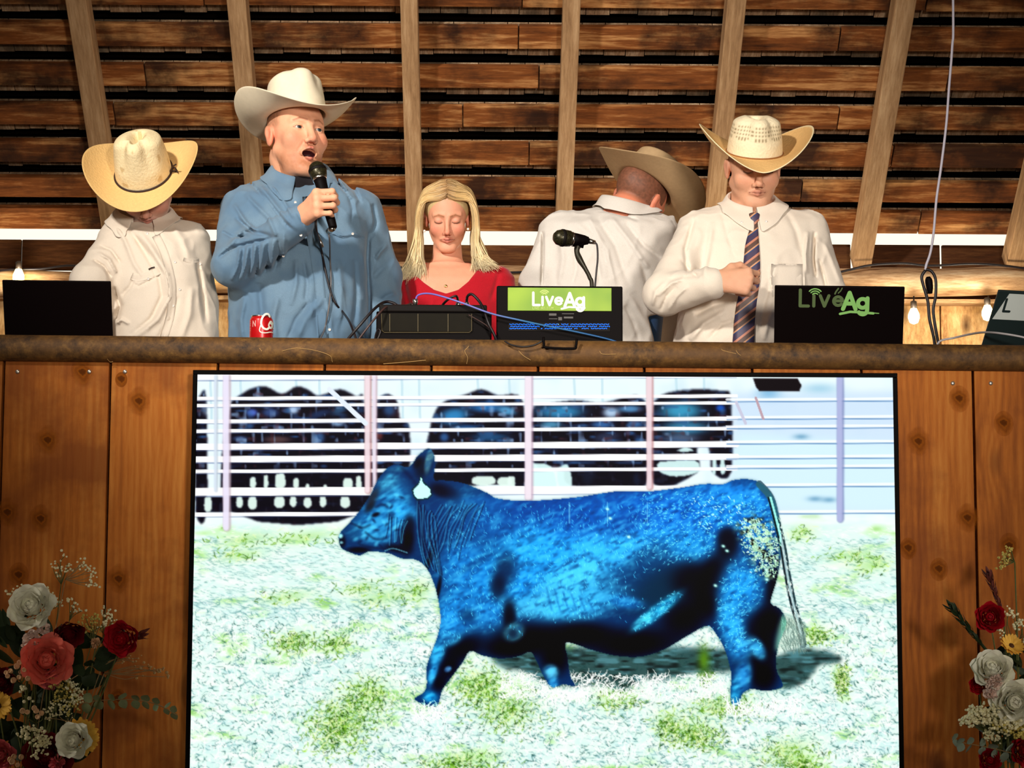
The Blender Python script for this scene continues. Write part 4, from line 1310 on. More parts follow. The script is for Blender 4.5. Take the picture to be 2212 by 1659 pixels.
class Person:
    def __init__(s, name, label, torso, head, neck, arms, hands, foot, skin, h=0.0032, neck_r=.058, shirt_off=.012, cat='person', extra=.014):
        s.extra = extra
        s.torso = Torso(torso)
        s.hc = W(*head['c'])
        s.hs = head.get('s', 1.0)
        s.R = rotm(head.get('yaw', 0), head.get('pitch', 0), head.get('roll', 0))
        s.hp = head
        s.arms = [[(W(*j[:3]), j[3]) for j in a] for a in arms]
        s.hands = [(np.array(m), hp, sc) for m, hp, sc in hands]
        s.nb = W(*neck[:3])
        s.nr = neck_r
        s.off = shirt_off
        s.head = head
        s.foot = np.array(foot, float)
        lo, hi = s.bounds()
        V, F = snet(s.body, lo, hi, h)
        V, F = keep_largest(V, F)
        q = s.tolocal(V)
        col = np.tile(np.array(head.get('skin', srgb(226, 160, 122))), (len(V), 1))
        near = np.linalg.norm(q, axis=1) < .19
        col[near] = head_color(q[near], head)
        far = ~near
        col[far] = col[far] * (1 + .05 * vnoise(V[far], 70)[:, None])
        if head.get('body_paint'):
            col = head['body_paint'](V, q, col)
        s.obj = mesh(name, V, F, M_skin, None, origin=s.foot, smooth=True, col=col)
        tag(s.obj, label, cat)

    def tolocal(s, P):
        return ((P - s.hc) @ s.R) / s.hs

    def toworld(s, q):
        return np.asarray(q) * s.hs @ s.R.T + s.hc

    def hframe(s):
        M = np.eye(4)
        M[:3, :3] = s.R * s.hs
        M[:3, 3] = s.hc
        return M

    def bounds(s):
        pts = [s.hc - .17, s.hc + .17]
        t = s.torso
        for z, r in ((t.z[0], t.t[0]), (t.z[-1], t.t[-1])):
            pass
        mw = (t.t[:, 0] - t.t[:, 1]).min(), (t.t[:, 0] + t.t[:, 1]).max()
        my = (t.t[:, 3] - t.t[:, 2]).min(), (t.t[:, 3] + t.t[:, 2]).max()
        pts += [np.array([mw[0], my[0], t.z[0]]), np.array([mw[1], my[1], t.z[-1]])]
        for a in s.arms:
            for p, r in a:
                pts += [p - r, p + r]
        for M, hp, sc in s.hands:
            pts += [M[:3, 3] - .16, M[:3, 3] + .16]
        pts = np.array(pts)
        return pts.min(0) - .03, pts.max(0) + .03

    def arms_sdf(s, P, off, k=.03, upto=None):
        d = None
        for a in s.arms:
            for (p0, r0), (p1, r1) in zip(a[:-1], a[1:]):
                x = s_cap(P, p0, p1, r0 - off, r1 - off)
                d = x if d is None else smin(d, x, .018)
        return d

    def body(s, P):
        d = s.torso(P, s.off + s.extra)
        d = smin(d, s.arms_sdf(P, s.off + min(.010, s.extra)), .03)
        # neck
        q = s.tolocal(P)
        top = s.toworld((0, .030, -.060))
        d = smin(d, s_cap(P, top, s.nb, s.nr * s.hs * .97, s.nr * 1.06), .03)
        hd = np.linalg.norm(q, axis=1)
        m = hd < .24
        if m.any():
            v = head_sdf(q[m], s.head) * s.hs
            d[m] = smin(d[m], v, .012)
        for M, hp, sc in s.hands:
            rel = P - M[:3, 3]
            mm = (rel * rel).sum(1) < .24 ** 2
            if mm.any():
                qq = rel[mm] @ M[:3, :3] / sc
                d[mm] = smin(d[mm], hand_sdf(qq, HANDS[hp]) * sc, .008)
        return d

    def shirt(s, name, mat, folds=(), cut=None, h=.0042, lo_z=None, fine=0.0016, sleeve_ends=(), pre=None, long=0.0, side=1, noise_dir=(1, 1, 1)):
        """side=+1: folds on the half facing the seats"""
        fo = [(np.array(pl, float), w, a) for pl, w, a in folds]

        def f(P):
            d = s.torso(P)
            d = smin(d, s.arms_sdf(P, 0.0), .035)
            for (e, dirn, r) in sleeve_ends:      # flat cut across a cuff
                rel = P - e
                ax = rel @ dirn
                rad = np.linalg.norm(rel - ax[:, None] * dirn, axis=1)
                d = np.where((rad < r) & (ax > -.03), np.maximum(d, ax), d)
            near = np.abs(d) < .04
            if near.any():
                Q = P[near]
                ds = np.zeros(len(Q))
                ds += fine * (vnoise(Q * np.array(noise_dir), 22) + .6 * vnoise(Q * np.array(noise_dir), 47))
                rn = vnoise(Q @ np.array([[1, .3, .4], [0, 1, 0], [-.5, .2, .6]]), 15)
                ds += fine * 2.0 * ((1 - np.abs(rn)) ** 4 - .25)
                px, py = proj(Q)
                cyv = np.interp(np.clip(Q[:, 2], s.torso.z[0], s.torso.z[-1]), s.torso.z, s.torso.t[:, 3])
                front = np.clip((cyv + .03 - Q[:, 1]) / .04, 0, 1)
                for pl, w, a in fo:
                    x0, y0 = pl.min(0) - 3 * w
                    x1, y1 = pl.max(0) + 3 * w
                    sel = (px > x0) & (px < x1) & (py > y0) & (py < y1)
                    if not sel.any():
                        continue
                    X, Y = px[sel], py[sel]
                    dd = np.full(X.shape, 1e9)
                    tt = np.zeros(X.shape)
                    n = len(pl) - 1
                    for i, (p0, p1) in enumerate(zip(pl[:-1], pl[1:])):
                        ab = p1 - p0
                        t = np.clip(((X - p0[0]) * ab[0] + (Y - p0[1]) * ab[1]) / (ab @ ab + 1e-9), 0, 1)
                        r = np.hypot(X - p0[0] - t * ab[0], Y - p0[1] - t * ab[1])
                        b = r < dd
                        dd[b] = r[b]
                        tt[b] = (i + t[b]) / n
                    taper = np.sqrt(np.clip(np.minimum(tt, 1 - tt) * 5, 0, 1))
                    ds[sel] += 1.55 * a * np.exp(-(dd / (w * .8)) ** 2) * taper * front[sel]
                d[near] = d[near] - ds
            if cut is not None:
                d = smax(d, -cut(P), .004)
            if s_neck:
                d = smax(d, -(s_cap(P, s.nb + np.array([0, .02, .10]), s.nb + np.array([0, -.022, -.006]), s.nr * 1.0 + .004)), .004)
            return d
        s_neck = True
        s.f = f
        lo, hi = s.bounds()
        if lo_z is not None:
            lo[2] = lo_z
        V, F = snet(f, lo, hi, h)
        V, F = keep_largest(V, F)
        o = mesh(name, V, F, mat, s.obj, smooth=True)
        s.shirt_obj = o
        from mathutils.bvhtree import BVHTree
        s.bvh = BVHTree.FromPolygons([tuple(v) for v in V], [tuple(int(i) for i in q) for q in F])
        return o

    def hit(s, px, py, lift=.002):
        d = CF * FPX + CR * (px - PW / 2) - CU * (py - PH / 2)
        d = d / np.linalg.norm(d)
        r = s.bvh.ray_cast(Vector(CAMP.tolist()), Vector(d.tolist()))
        if r[0] is None:
            return None
        return np.array(r[0]) - d * lift

    def strip(s, name, pts, wpx, mat, lift=.002, thick=.0016, parent=None, smooth=3, colf=None):
        """flat band lying on the shirt along a pixel polyline: wpx = half width (px) per point"""
        pl = np.array(pts, float)
        w = np.full(len(pl), float(wpx)) if np.isscalar(wpx) else np.array(wpx, float)
        q = catmull(np.hstack([pl, w[:, None]]), smooth) if smooth else np.hstack([pl, w[:, None]])
        T = np.gradient(q[:, :2], axis=0)
        T /= np.linalg.norm(T, axis=1)[:, None]
        N = np.stack([-T[:, 1], T[:, 0]], 1)
        rows = []
        last = None
        for (x, y, ww), n in zip(q, N):
            r = []
            for k in (-1, -.5, 0, .5, 1):
                h = s.hit(x + n[0] * ww * k, y + n[1] * ww * k, lift)
                if h is None:
                    h = last if last is not None else W(x, y, s.torso.t[80, 3])
                last = h
                r.append(h)
            rows.append(r)
        A = np.array(rows)
        nr, nc = A.shape[:2]
        view = A - CAMP
        view /= np.linalg.norm(view, axis=2)[..., None]
        B_ = A + view * (thick + lift)
        V = np.vstack([A.reshape(-1, 3), B_.reshape(-1, 3)])
        F = []
        n0 = nr * nc
        for i in range(nr - 1):
            for j in range(nc - 1):
                a = i * nc + j
                F.append((a, a + 1, a + nc + 1, a + nc))
                F.append((n0 + a + nc, n0 + a + nc + 1, n0 + a + 1, n0 + a))
        for i in range(nr - 1):
            for j in (0, nc - 1):
                a = i * nc + j
                F.append((a, a + nc, n0 + a + nc, n0 + a))
        for j in range(nc - 1):
            for i in (0, nr - 1):
                a = i * nc + j
                F.append((a, a + 1, n0 + a + 1, n0 + a))
        return mesh(name, V, F, mat, parent or s.obj, smooth=True, col=None if colf is None else colf(V, nr, nc, q))

    def button(s, px, py, mat, r=.0055, lift=.001, name='button'):
        p = s.hit(px, py, lift)
        if p is None:
            return None
        dv = CAMP - p
        return mesh(name, *lathe([(r, -.001), (r, .0012), (r * .8, .002), (r * .72, .0012), (r * .1, .0012)], 14, frame(p, dv)), mat, s.obj, smooth=True)

    def collar(s, mat, C, rx, ry, tilt, h=.034, leaf=.045, point=.075, gap=.5, name='collar', spread=1.0, yaw=0.0, lean=.012, pitch=0):
        """shirt collar: stand, fold and leaf as one folded cloth band; C = centre of neck opening at base"""
        M = rotm(yaw, tilt, pitch)
        n = 40
        rows = []
        for i in range(n + 1):
            u = i / n                                    # around the neck, front-left to front-right through the back
            a = -math.pi / 2 - gap / 2 - (2 * math.pi - gap) * u
            ca, sa = math.cos(a), math.sin(a)
            e = abs(u - .5) * 2                          # 0 back, 1 front ends
            hh = h * (1 - .28 * e ** 3)
            lf = leaf + (point - leaf) * max(0, (e - .62) / .38) ** 1.3
            pts = []
            pts.append(((rx - .002) * ca, (ry - .002) * sa, -.004))
            pts.append((rx * ca, ry * sa, hh * .5))
            pts.append(((rx + .000) * ca, (ry + .000) * sa, hh))
            pts.append(((rx + .005) * ca, (ry + .005) * sa, hh + .002))
            fx = max(0, (e - .7) / .3)
            for k, t in enumerate((.25, .5, .75, 1.0)):
                out = .008 + (lean + .010 * (1 - fx)) * t
                pts.append(((rx + out) * ca + (.018 * spread * fx * t) * (1 if ca > 0 else -1), (ry + out) * sa, hh))
            rw = [np.array(p) @ M.T + C for p in pts]
            for k, t in enumerate((.25, .5, .75, 1.0)):
                rw[4 + k] = rw[4 + k] + np.array([0, -.012 * fx * t, -lf * t])
            rows.append(rw)
        A = np.array(rows)
        nr, nc = A.shape[:2]
        Q = A[:, 4:].reshape(-1, 3).copy()
        for _ in range(6):
            d0 = s.f(Q)
            G = np.stack([s.f(Q + e) - d0 for e in np.eye(3) * .002], 1)
            G /= np.linalg.norm(G, axis=1)[:, None] + 1e-9
            Q = Q + G * np.clip(.0045 - d0, 0, .02)[:, None]
        A[:, 4:] = Q.reshape(nr, nc - 4, 3)
        F = [(i * nc + j, (i + 1) * nc + j, (i + 1) * nc + j + 1, i * nc + j + 1) for i in range(nr - 1) for j in range(nc - 1)]
        o = mesh(name, A.reshape(-1, 3), F, mat, s.obj, smooth=True)
        md = o.modifiers.new('thick', 'SOLIDIFY')
        md.thickness = .0022
        md.offset = 0
        sb = o.modifiers.new('soft', 'SUBSURF')
        sb.levels = sb.render_levels = 1
        return o

    def trousers(s, mat, boot, hipw=.16, hipd=.12, name='trousers'):
        t = s.torso
        hip = np.array([t.t[0, 0], t.t[0, 3], t.z[0] + .02])
        foot = s.foot
        parts = []
        rx, ry = t.t[0, 1] * .93, t.t[0, 2] * .93
        prof = [(0.0, hip[2] - .10, .96), (0, hip[2] + .01, 1.0)]
        a = np.arange(28) * 2 * math.pi / 28
        V = [np.stack([hip[0] + rx * f * np.cos(a), hip[1] + ry * f * np.sin(a), np.full(28, z)], 1) for _, z, f in ((0, hip[2] - .22, .86), (0, hip[2] - .12, .97), (0, hip[2] - .02, 1.0), (0, hip[2] + .03, .98))]
        Vv = np.vstack(V)
        F = [(i * 28 + j, i * 28 + (j + 1) % 28, (i + 1) * 28 + (j + 1) % 28, (i + 1) * 28 + j) for i in range(3) for j in range(28)] + [tuple(range(27, -1, -1)), tuple(range(84, 112))]
        parts.append((Vv, F))
        for sg in (-1, 1):
            hx = hip[0] + sg * rx * .48
            fx = foot[0] + sg * .12
            pts = [(hx, hip[1], hip[2] - .10), (hx * .6 + fx * .4, hip[1] - .01, (hip[2] * .55 + foot[2] * .45)), (fx, foot[1], foot[2] + .05)]
            parts.append(tube(pts, [rx * .52, .085, .062], 20, smooth=5))
            bt = tube([(fx, foot[1] + .05, foot[2] + .045), (fx, foot[1] - .05, foot[2] + .045), (fx, foot[1] - .17, foot[2] + .035), (fx, foot[1] - .20, foot[2] + .03)], [.045, .045, .036, .02], 16, smooth=4)
            bt[0][:, 2] = np.maximum(bt[0][:, 2], foot[2])
            mesh('boot', *bt, boot, s.obj, smooth=True)
        o = mesh(name, *merge(*parts), mat, s.obj, smooth=True)
        return o

    def eyes(s, iris=(.08, .14, .2), look=(0.0, 0.0)):
        for sg in (-1, 1):
            n, m = 24, 16
            V, F = lathe([(math.sin(math.pi * i / m) * .0124 + 1e-5, -math.cos(math.pi * i / m) * .0124) for i in range(m + 1)], n)
            # pole to -y
            V = np.stack([V[:, 0], -V[:, 2], V[:, 1]], 1)
            lk = np.array([look[0], -1, look[1]])
            lk /= np.linalg.norm(lk)
            dot = (V / .0124) @ lk
            c = np.tile(np.array(srgb(196, 178, 166)), (len(V), 1))
            c[dot > .80] = srgb(*[int(255 * x) for x in iris])
            c[dot > .965] = (.01, .01, .012)
            q = V + np.array([sg * .031, -.0745, .0005])
            mesh('eye', s.toworld(q), F, M_eye, s.obj, smooth=True, col=c)


def cowboy_hat(name, parent, M, mat, base=(.083, .100), H=.125, brim=(.172, .190), curl=.075, p=2.2, pull=.10, droop=.012, taper=.16, crease=.030, pinch=.012, z0=.045, tiltb=0.0, top_slope=.02, colf=None, mat_band=None, band_h=.006, band_r=.0028, tails=False, back=None, thick=.0035, edge=None):
    """open-crown felt or straw hat in head coordinates (x side, -y front, z up)"""
    n = 96
    a = np.arange(n) * 2 * math.pi / n
    ca, sa = np.cos(a), np.sin(a)
    rows, uv = [], []
    nb = 16
    for i in range(nb, -1, -1):
        t = i / nb
        ex, ey = base[0] + (brim[0] - base[0]) * t, base[1] + (brim[1] - base[1]) * t
        s_ = np.abs(ca) ** p
        x = ca * ex * (1 - pull * s_ * t * t)
        y = sa * ey
        z = z0 + curl * s_ * t ** 1.7 - droop * (np.abs(sa) ** 2) * t ** 1.5 * np.where(sa < 0, 1.0, back if back is not None else .6)
        z = z + np.where(t < .12, .004 * (1 - t / .12), 0)
        rows.append(np.stack([x, y, z], 1))
        uv.append(np.stack([np.full(n, -t), a], 1))
    nc = 22
    for i in range(1, nc + 1):
        u = i / nc
        f = 1 - taper * u ** 1.6 - .20 * max(0, (u - .86) / .14) ** 2.2
        pin = pinch * np.clip((u - .35) / .5, 0, 1) * (np.exp(-((np.angle(np.exp(1j * (a + math.pi / 2 - .62)))) / .33) ** 2) + np.exp(-((np.angle(np.exp(1j * (a + math.pi / 2 + .62)))) / .33) ** 2))
        x, y = ca * (base[0] * f - pin), sa * (base[1] * f - pin)
        z = z0 + H * (u - .0) + top_slope * sa * u ** 3 * -0.5
        rows.append(np.stack([x, y, z], 1))
        uv.append(np.stack([np.full(n, u), a], 1))
    xt, yt = rows[-1][:, 0], rows[-1][:, 1]
    zt = rows[-1][:, 2]
    for i in range(1, 13):
        t = i / 12
        g = 1 - t
        x, y = xt * g, yt * g
        dome = .012 * (1 - g * g)
        xc = x / (base[0] * .8)
        yc = y / (base[1] * .8)
        cr = crease * np.exp(-(xc / .30) ** 2) * np.clip(1.15 - np.abs(yc) ** 3, 0, 1) * min(1, t * 2.2)
        z = zt * g + zt.mean() * t + dome - cr
        rows.append(np.stack([x, y, z], 1))
        uv.append(np.stack([np.full(n, 1 + t), a], 1))
    A = np.vstack(rows)
    UV = np.vstack(uv)
    nr = len(rows)
    F = np.array([(i * n + j, i * n + (j + 1) % n, (i + 1) * n + (j + 1) % n, (i + 1) * n + j) for i in range(nr - 1) for j in range(n)])
    V = A @ np.array(M)[:3, :3].T + np.array(M)[:3, 3]
    col = None if colf is None else colf(A, UV)
    o = mesh(name, V, F, mat, parent, smooth=True, col=col)
    md = o.modifiers.new('felt', 'SOLIDIFY')
    md.thickness = thick
    md.offset = 0
    sb = o.modifiers.new('soft', 'SUBSURF')
    sb.levels = sb.render_levels = 1
    if mat_band is not None:
        P = np.stack([ca * (base[0] + .0035), sa * (base[1] + .0035), np.full(n, z0 + band_h)], 1)
        P = np.vstack([P, P[:1]])
        bv, bf = tube(P, band_r, 8, smooth=0)
        pr = [(bv, bf)]
        if tails:
            for k, (dx, dz) in enumerate(((.030, .045), (.040, -.004), (.030, .012))):
                q0 = np.array([base[0] * .98, -.012 + .01 * k, z0 + band_h])
                pr.append(tube([q0, q0 + [dx * .5, -.004, dz * .5 + .004], q0 + [dx, -.02 - .008 * k, dz]], [.003, .0026, .002], 6))
        bv, bf = merge(*pr)
        mesh('hat_band', bv @ np.array(M)[:3, :3].T + np.array(M)[:3, 3], bf, mat_band, o, smooth=True)
    return o


M_skin = plain('skin', srgb(226, 160, 122), 0.55, attr=True, spec=.35, sss=0.12, bump=0.12, nscale=260)
M_eye = plain('eye_white', (1, 1, 1), 0.4, attr=True, spec=.3)
M_boot = plain('boot_leather', srgb(70, 44, 28), 0.5)
M_jeans = cloth('denim', srgb(52, 92, 146), vary=.15)
M_button = plain('pearl_button', srgb(225, 215, 205), 0.3)


def Mframe(w, z, y, s=1.0):
    """hand frame: origin w, z towards the fingers, y out of the back of the hand"""
    z = np.array(z, float)
    z /= np.linalg.norm(z)
    y = np.array(y, float)
    y = y - z * (y @ z)
    y /= np.linalg.norm(y)
    M = np.eye(4)
    M[:3, 0], M[:3, 1], M[:3, 2], M[:3, 3] = np.cross(y, z), y, z, w
    return M

# ================================================================ THE FIVE PEOPLE
M_denimshirt = cloth('blue_chambray', srgb(108, 134, 154), vary=.08, rgb2=srgb(92, 120, 144))
M_cream = cloth('cream_shirt_cloth', srgb(222, 207, 188), vary=.04)
M_ivory = cloth('ivory_shirt_cloth', srgb(230, 216, 198), vary=.04)
M_grey = cloth('pale_grey_shirt_cloth', srgb(214, 206, 196), vary=.06)
M_red = cloth('red_knit', srgb(178, 12, 30), vary=.12)


# ---- man with the microphone
sk1 = srgb(232, 168, 132)
blue = Person('person', 'man in white cowboy hat and blue button shirt singing into a handheld microphone',
              torso=[(380, 606, 694, .035, .80), (392, 565, 738, .055, .80), (408, 526, 768, .08, .79), (430, 506, 790, .11, .78), (470, 494, 800, .135, .77), (530, 490, 800, .145, .76), (600, 494, 796, .155, .755), (670, 496, 796, .165, .75), (740, 494, 802, .165, .75), (830, 500, 800, .15, .76)],
              head=dict(c=(641, 293, .78), s=1.10, yaw=30, pitch=-3, roll=1, jw=.006, jaw=.017, eyes='open', eye_h=.0038, chub=.0035, face_w=1.02, nose=1.10, fold=.0016, skin=sk1, flush=srgb(214, 116, 88), flush_a=.6,
                        beard=srgb(160, 96, 60), beard_a=.85, brow_a=.9, brow_c=srgb(150, 92, 60), brow_up=.003, lip=srgb(196, 104, 92),
                        hair_fn=lambda q, mx: (np.clip((q[:, 2] - .006) / .014, 0, 1) * np.clip((q[:, 1] + .040) / .018, 0, 1) * np.clip((mx - .045) / .01, 0, 1) * (.5 + .25 * vnoise(q, 240)), srgb(146, 100, 70))),
              neck=(655, 405, .80), neck_r=.068,
              arms=[[(520, 458, .76, .062), (505, 572, .60, .066), (648, 478, .47, .046)], [(784, 458, .80, .060), (824, 600, .83, .062), (838, 770, .72, .046)]],
              hands=[(Mframe(W(656, 464, .45), (.50, -.75, .28), (-.86, -.5, .05)), 'grip', 1.08), (Mframe(W(838, 775, .71), (.1, -.2, -.9), (.5, -.5, .1)), 'relaxed', 1.05)],
              foot=(W(650, 700, .8)[0], .80, STAGE), skin=sk1)
fb = [([(540, 395), (575, 430), (612, 480), (640, 500)], 5, -.005), ([(580, 392), (610, 430), (634, 470)], 4, .005), ([(560, 410), (590, 455), (618, 490)], 4, .005), ([(505, 440), (530, 480), (560, 505)], 5, .006), ([(480, 500), (500, 512), (540, 510)], 4, -.006), ([(720, 400), (726, 440), (722, 480)], 5, .004), ([(750, 410), (762, 450), (760, 490)], 5, -.004), ([(640, 560), (640, 610), (628, 660)], 7, .006), ([(655, 560), (664, 610), (660, 650)], 6, -.006), ([(730, 560), (738, 620), (734, 690)], 8, .005), ([(765, 560), (770, 640), (764, 710)], 7, -.005), ([(560, 400), (600, 450), (640, 500)], 6, .006), ([(530, 420), (580, 470), (600, 520)], 6, .006), ([(508, 470), (545, 500), (590, 512)], 6, -.008),
      ([(470, 560), (500, 536), (548, 524), (600, 512)], 5, -.010), ([(490, 540), (520, 500), (545, 488)], 6, .006),
      ([(520, 530), (512, 580), (500, 606)], 4, .006), ([(536, 528), (530, 575), (520, 604)], 4, .006), ([(552, 522), (548, 570), (540, 600)], 4, .006), ([(570, 520), (566, 560), (560, 596)], 4.5, .006), ([(590, 512), (590, 556), (584, 588)], 4.5, .006), ([(612, 500), (616, 545), (606, 580)], 5, .005),
      ([(528, 528), (522, 575), (510, 606)], 3, -.005), ([(545, 524), (539, 572), (530, 602)], 3, -.005), ([(561, 520), (557, 566), (550, 598)], 3, -.005), ([(580, 515), (578, 560), (572, 592)], 3, -.005), ([(600, 505), (602, 550), (594, 585)], 3, -.005),
      ([(640, 455), (655, 480), (668, 515)], 4, .004),
      ([(600, 640), (590, 690), (596, 735)], 9, .008), ([(560, 610), (566, 670), (560, 735)], 10, -.008), ([(640, 735), (660, 690), (700, 640)], 9, .007), ([(620, 735), (640, 690), (670, 650)], 7, -.007),
      ([(690, 600), (680, 660), (690, 735)], 8, -.005), ([(530, 640), (520, 690), (524, 735)], 8, .007),
      ([(797, 500), (794, 560), (798, 640), (798, 735)], 5, -.012), ([(810, 560), (826, 540), (838, 528)], 6, .006), ([(806, 600), (830, 575), (850, 560)], 6, -.007), ([(812, 660), (835, 640), (856, 632)], 6, .005), ([(805, 440), (812, 480), (800, 520)], 6, -.006),
      ([(720, 380), (735, 400), (752, 420)], 4, -.005), ([(745, 385), (765, 410), (780, 440)], 5, -.004), ([(730, 384), (746, 408), (760, 430)], 4, .004),
      ([(705, 500), (740, 510), (762, 505), (790, 512)], 2.2, .004), ([(706, 504), (740, 514), (762, 509), (790, 516)], 2.0, -.004),
      ([(690, 520), (696, 600), (712, 680), (720, 735)], 4, .003)]
blue.shirt('shirt', M_denimshirt, fb, sleeve_ends=[])
fdir = blue.R @ np.array([0, -1, 0])
blue.collar(M_denimshirt, W(648, 386, .80), .084, .080, 28, h=.040, leaf=.048, point=.105, gap=.45, spread=.3, yaw=10, lean=.020, pitch=-2)
blue.eyes(iris=(.22, .24, .24), look=(.10, .04))
blue.strip('placket', [(664, 424), (672, 500), (688, 600), (700, 735)], 11, M_denimshirt, .0014)
blue.strip('pocket_flap', [(706, 496), (724, 502), (744, 511), (768, 506), (792, 510)], 4.5, M_denimshirt, .0014, smooth=2)
for bx_, by_ in [(638, 437), (762, 505), (612, 553), (650, 508), (712, 712)]:
    blue.button(bx_, by_, M_button, .0042)
M_under = cloth('dark_undershirt', srgb(24, 20, 24))
mesh('undershirt', *tube([blue.nb + [0, .0, .045], blue.nb + [.0, -.010, .012], blue.nb + [0, -.02, -.05]], [.0745, .078, .09], 28, smooth=4), M_under, blue.obj, smooth=True)
M_whitefelt = plain('white_felt', srgb(226, 212, 184), 0.9, noise=.03, nscale=60, spec=.1)
cowboy_hat('cowboy_hat', blue.obj, blue.hframe() @ np.block([[rotm(-4, -4, -2), np.array([[0], [-.002], [.006]])], [np.zeros((1, 3)), np.ones((1, 1))]]), M_whitefelt, base=(.083, .102), H=.122, brim=(.192, .180), curl=.072, p=1.9, droop=.020, taper=.13, crease=.026, pinch=.014, z0=.043, top_slope=.02,
           mat_band=plain('hat_cord', srgb(200, 176, 140), .8), band_r=.002)
# ---- man in the tie
sk2 = srgb(222, 164, 130)
tie = Person('person', 'man in woven straw cowboy hat, cream shirt and striped tie, fist at his chest',
             torso=[(436, 1584, 1662, .035, .70), (448, 1545, 1704, .05, .70), (462, 1506, 1744, .07, .69), (487, 1480, 1772, .10, .68), (540, 1478, 1774, .125, .66), (600, 1480, 1768, .135, .65), (660, 1470, 1764, .14, .65), (740, 1456, 1764, .145, .65), (840, 1462, 1758, .13, .66)],
             head=dict(c=(1628, 362, .66), s=1.0, yaw=2, pitch=19, roll=0, eyes='down', chub=.005, face_w=1.04, nose=1.05, skin=sk2, flush_a=.25, fold=.0008, lip=srgb(176, 104, 88), brow_a=.5, beard=srgb(150, 110, 90), beard_a=.18,
                       hair_fn=lambda q, mx: (((q[:, 2] > .02) & (q[:, 1] > -.04) & (mx > .05)) * .5, srgb(110, 80, 60))),
             neck=(1624, 450, .69), neck_r=.062,
             arms=[[(1506, 508, .67, .060), (1436, 636, .50, .062), (1535, 613, .40, .048)], [(1744, 506, .68, .060), (1788, 640, .64, .058), (1770, 785, .58, .044)]],
             hands=[(Mframe(W(1552, 606, .385), (1, -.10, .02), (0.05, -1, .10)), 'fist', 1.0), (Mframe(W(1770, 792, .57), (0, -.2, -.9), (.5, -.5, 0)), 'relaxed', 1.0)],
             foot=(W(1620, 700, .7)[0], .70, STAGE), skin=sk2)
ft = [([(1500, 470), (1480, 540), (1486, 600)], 6, -.006), ([(1470, 560), (1496, 590), (1510, 600)], 5, -.004), ([(1440, 604), (1480, 600), (1520, 592)], 6, -.003), ([(1420, 640), (1450, 612), (1480, 600)], 5, .006),
      ([(1410, 660), (1416, 630), (1436, 610)], 5, .005), ([(1426, 672), (1440, 640), (1462, 618)], 4, -.005), ([(1445, 670), (1462, 640), (1486, 618)], 4, .004),
      ([(1540, 480), (1530, 540), (1520, 600)], 8, .004), ([(1560, 460), (1575, 520), (1590, 560)], 7, -.003), ([(1500, 680), (1540, 660), (1580, 648)], 8, -.008), ([(1490, 735), (1520, 700), (1570, 670)], 8, .007), ([(1530, 735), (1560, 700), (1590, 690)], 6, -.005),
      ([(1760, 500), (1756, 560), (1762, 600)], 4, -.008), ([(1745, 500), (1740, 550), (1742, 590)], 5, .006), ([(1700, 460), (1720, 500), (1730, 540)], 7, -.003), ([(1680, 640), (1660, 690), (1650, 735)], 7, .005), ([(1665, 600), (1650, 660), (1640, 720)], 6, -.005),
      ([(1780, 520), (1800, 570), (1816, 610)], 6, .004), ([(1770, 560), (1780, 600), (1790, 640)], 4, -.006),
      ([(1664, 568), (1664, 600), (1668, 630)], 1.8, .003), ([(1736, 570), (1738, 610), (1736, 640)], 1.8, .003), ([(1664, 569), (1700, 572), (1736, 571)], 1.8, .003)]
tie.shirt('shirt', M_ivory, ft)
tie.collar(M_ivory, W(1622, 449, .69), .072, .074, 29, h=.036, leaf=.050, point=.100, gap=.14, lean=.014, spread=.25)
k_t = NT('striped_silk')
tc_ = k_t.n('TexCoord')
mp_ = k_t.n('Mapping', i_Vector=tc_.outputs['Object'], i_Rotation=(0, math.radians(-52), 0))
sx_ = k_t.n('SeparateXYZ', i_Vector=mp_.outputs[0])
ph_ = k_t.math('FRACT', k_t.math('MULTIPLY', sx_.outputs[0], 24.0))
k_t.l(k_t.ramp(ph_, [(0.0, srgb(70, 58, 84)), (0.34, srgb(70, 58, 84)), (0.36, srgb(196, 130, 104)), (0.50, srgb(190, 120, 96)), (0.52, srgb(94, 70, 62)), (0.80, srgb(94, 70, 62)), (0.82, srgb(206, 150, 112)), (0.90, srgb(206, 150, 112)), (0.92, srgb(40, 66, 110))], 'CONSTANT'), k_t.b.inputs['Base Color'])
k_t.b.inputs['Roughness'].default_value = .5
M_tie = k_t.m
tie.strip('necktie', [(1629, 478), (1628, 500), (1625, 530), (1624, 570), (1621, 610), (1614, 650), (1609, 690), (1606, 735), (1604, 800)], [7, 10, 15, 18, 20, 21, 22, 23, 24], M_tie, .006, .004)
kv, kf = tube([W(1629, 464, .592), W(1629, 474, .584), W(1628, 488, .578)], [.0175, .0165, .011], 14, smooth=4, flat=.7)
mesh('necktie_knot', kv, kf, M_tie, tie.obj, smooth=True)
for bx_, by_ in [(1602, 480), (1655, 478)]:
    tie.button(bx_, by_, M_button, .004, .008)
tie.strip('breast_pocket', [(1700, 570), (1700, 600), (1702, 640)], 34, M_ivory, .0006, smooth=3)


def straw_col(A, UV):
    c = np.tile(np.array(srgb(240, 222, 184)), (len(A), 1))
    brim_ = UV[:, 0] <= 0.001
    c[brim_] = srgb(222, 176, 112)
    u, a = UV[:, 0], UV[:, 1]
    sel = (u > .42) & (u < .86)
    f1 = np.sin(a * 22 + u * 30)
    f2 = np.sin(a * 22 - u * 30)
    dots = sel & (f1 * f2 > .35) & (np.sin(a * 96) > -.3)
    c[dots] = srgb(150, 132, 96)
    edge = u < -.955
    c[edge] = srgb(244, 226, 180)
    return c


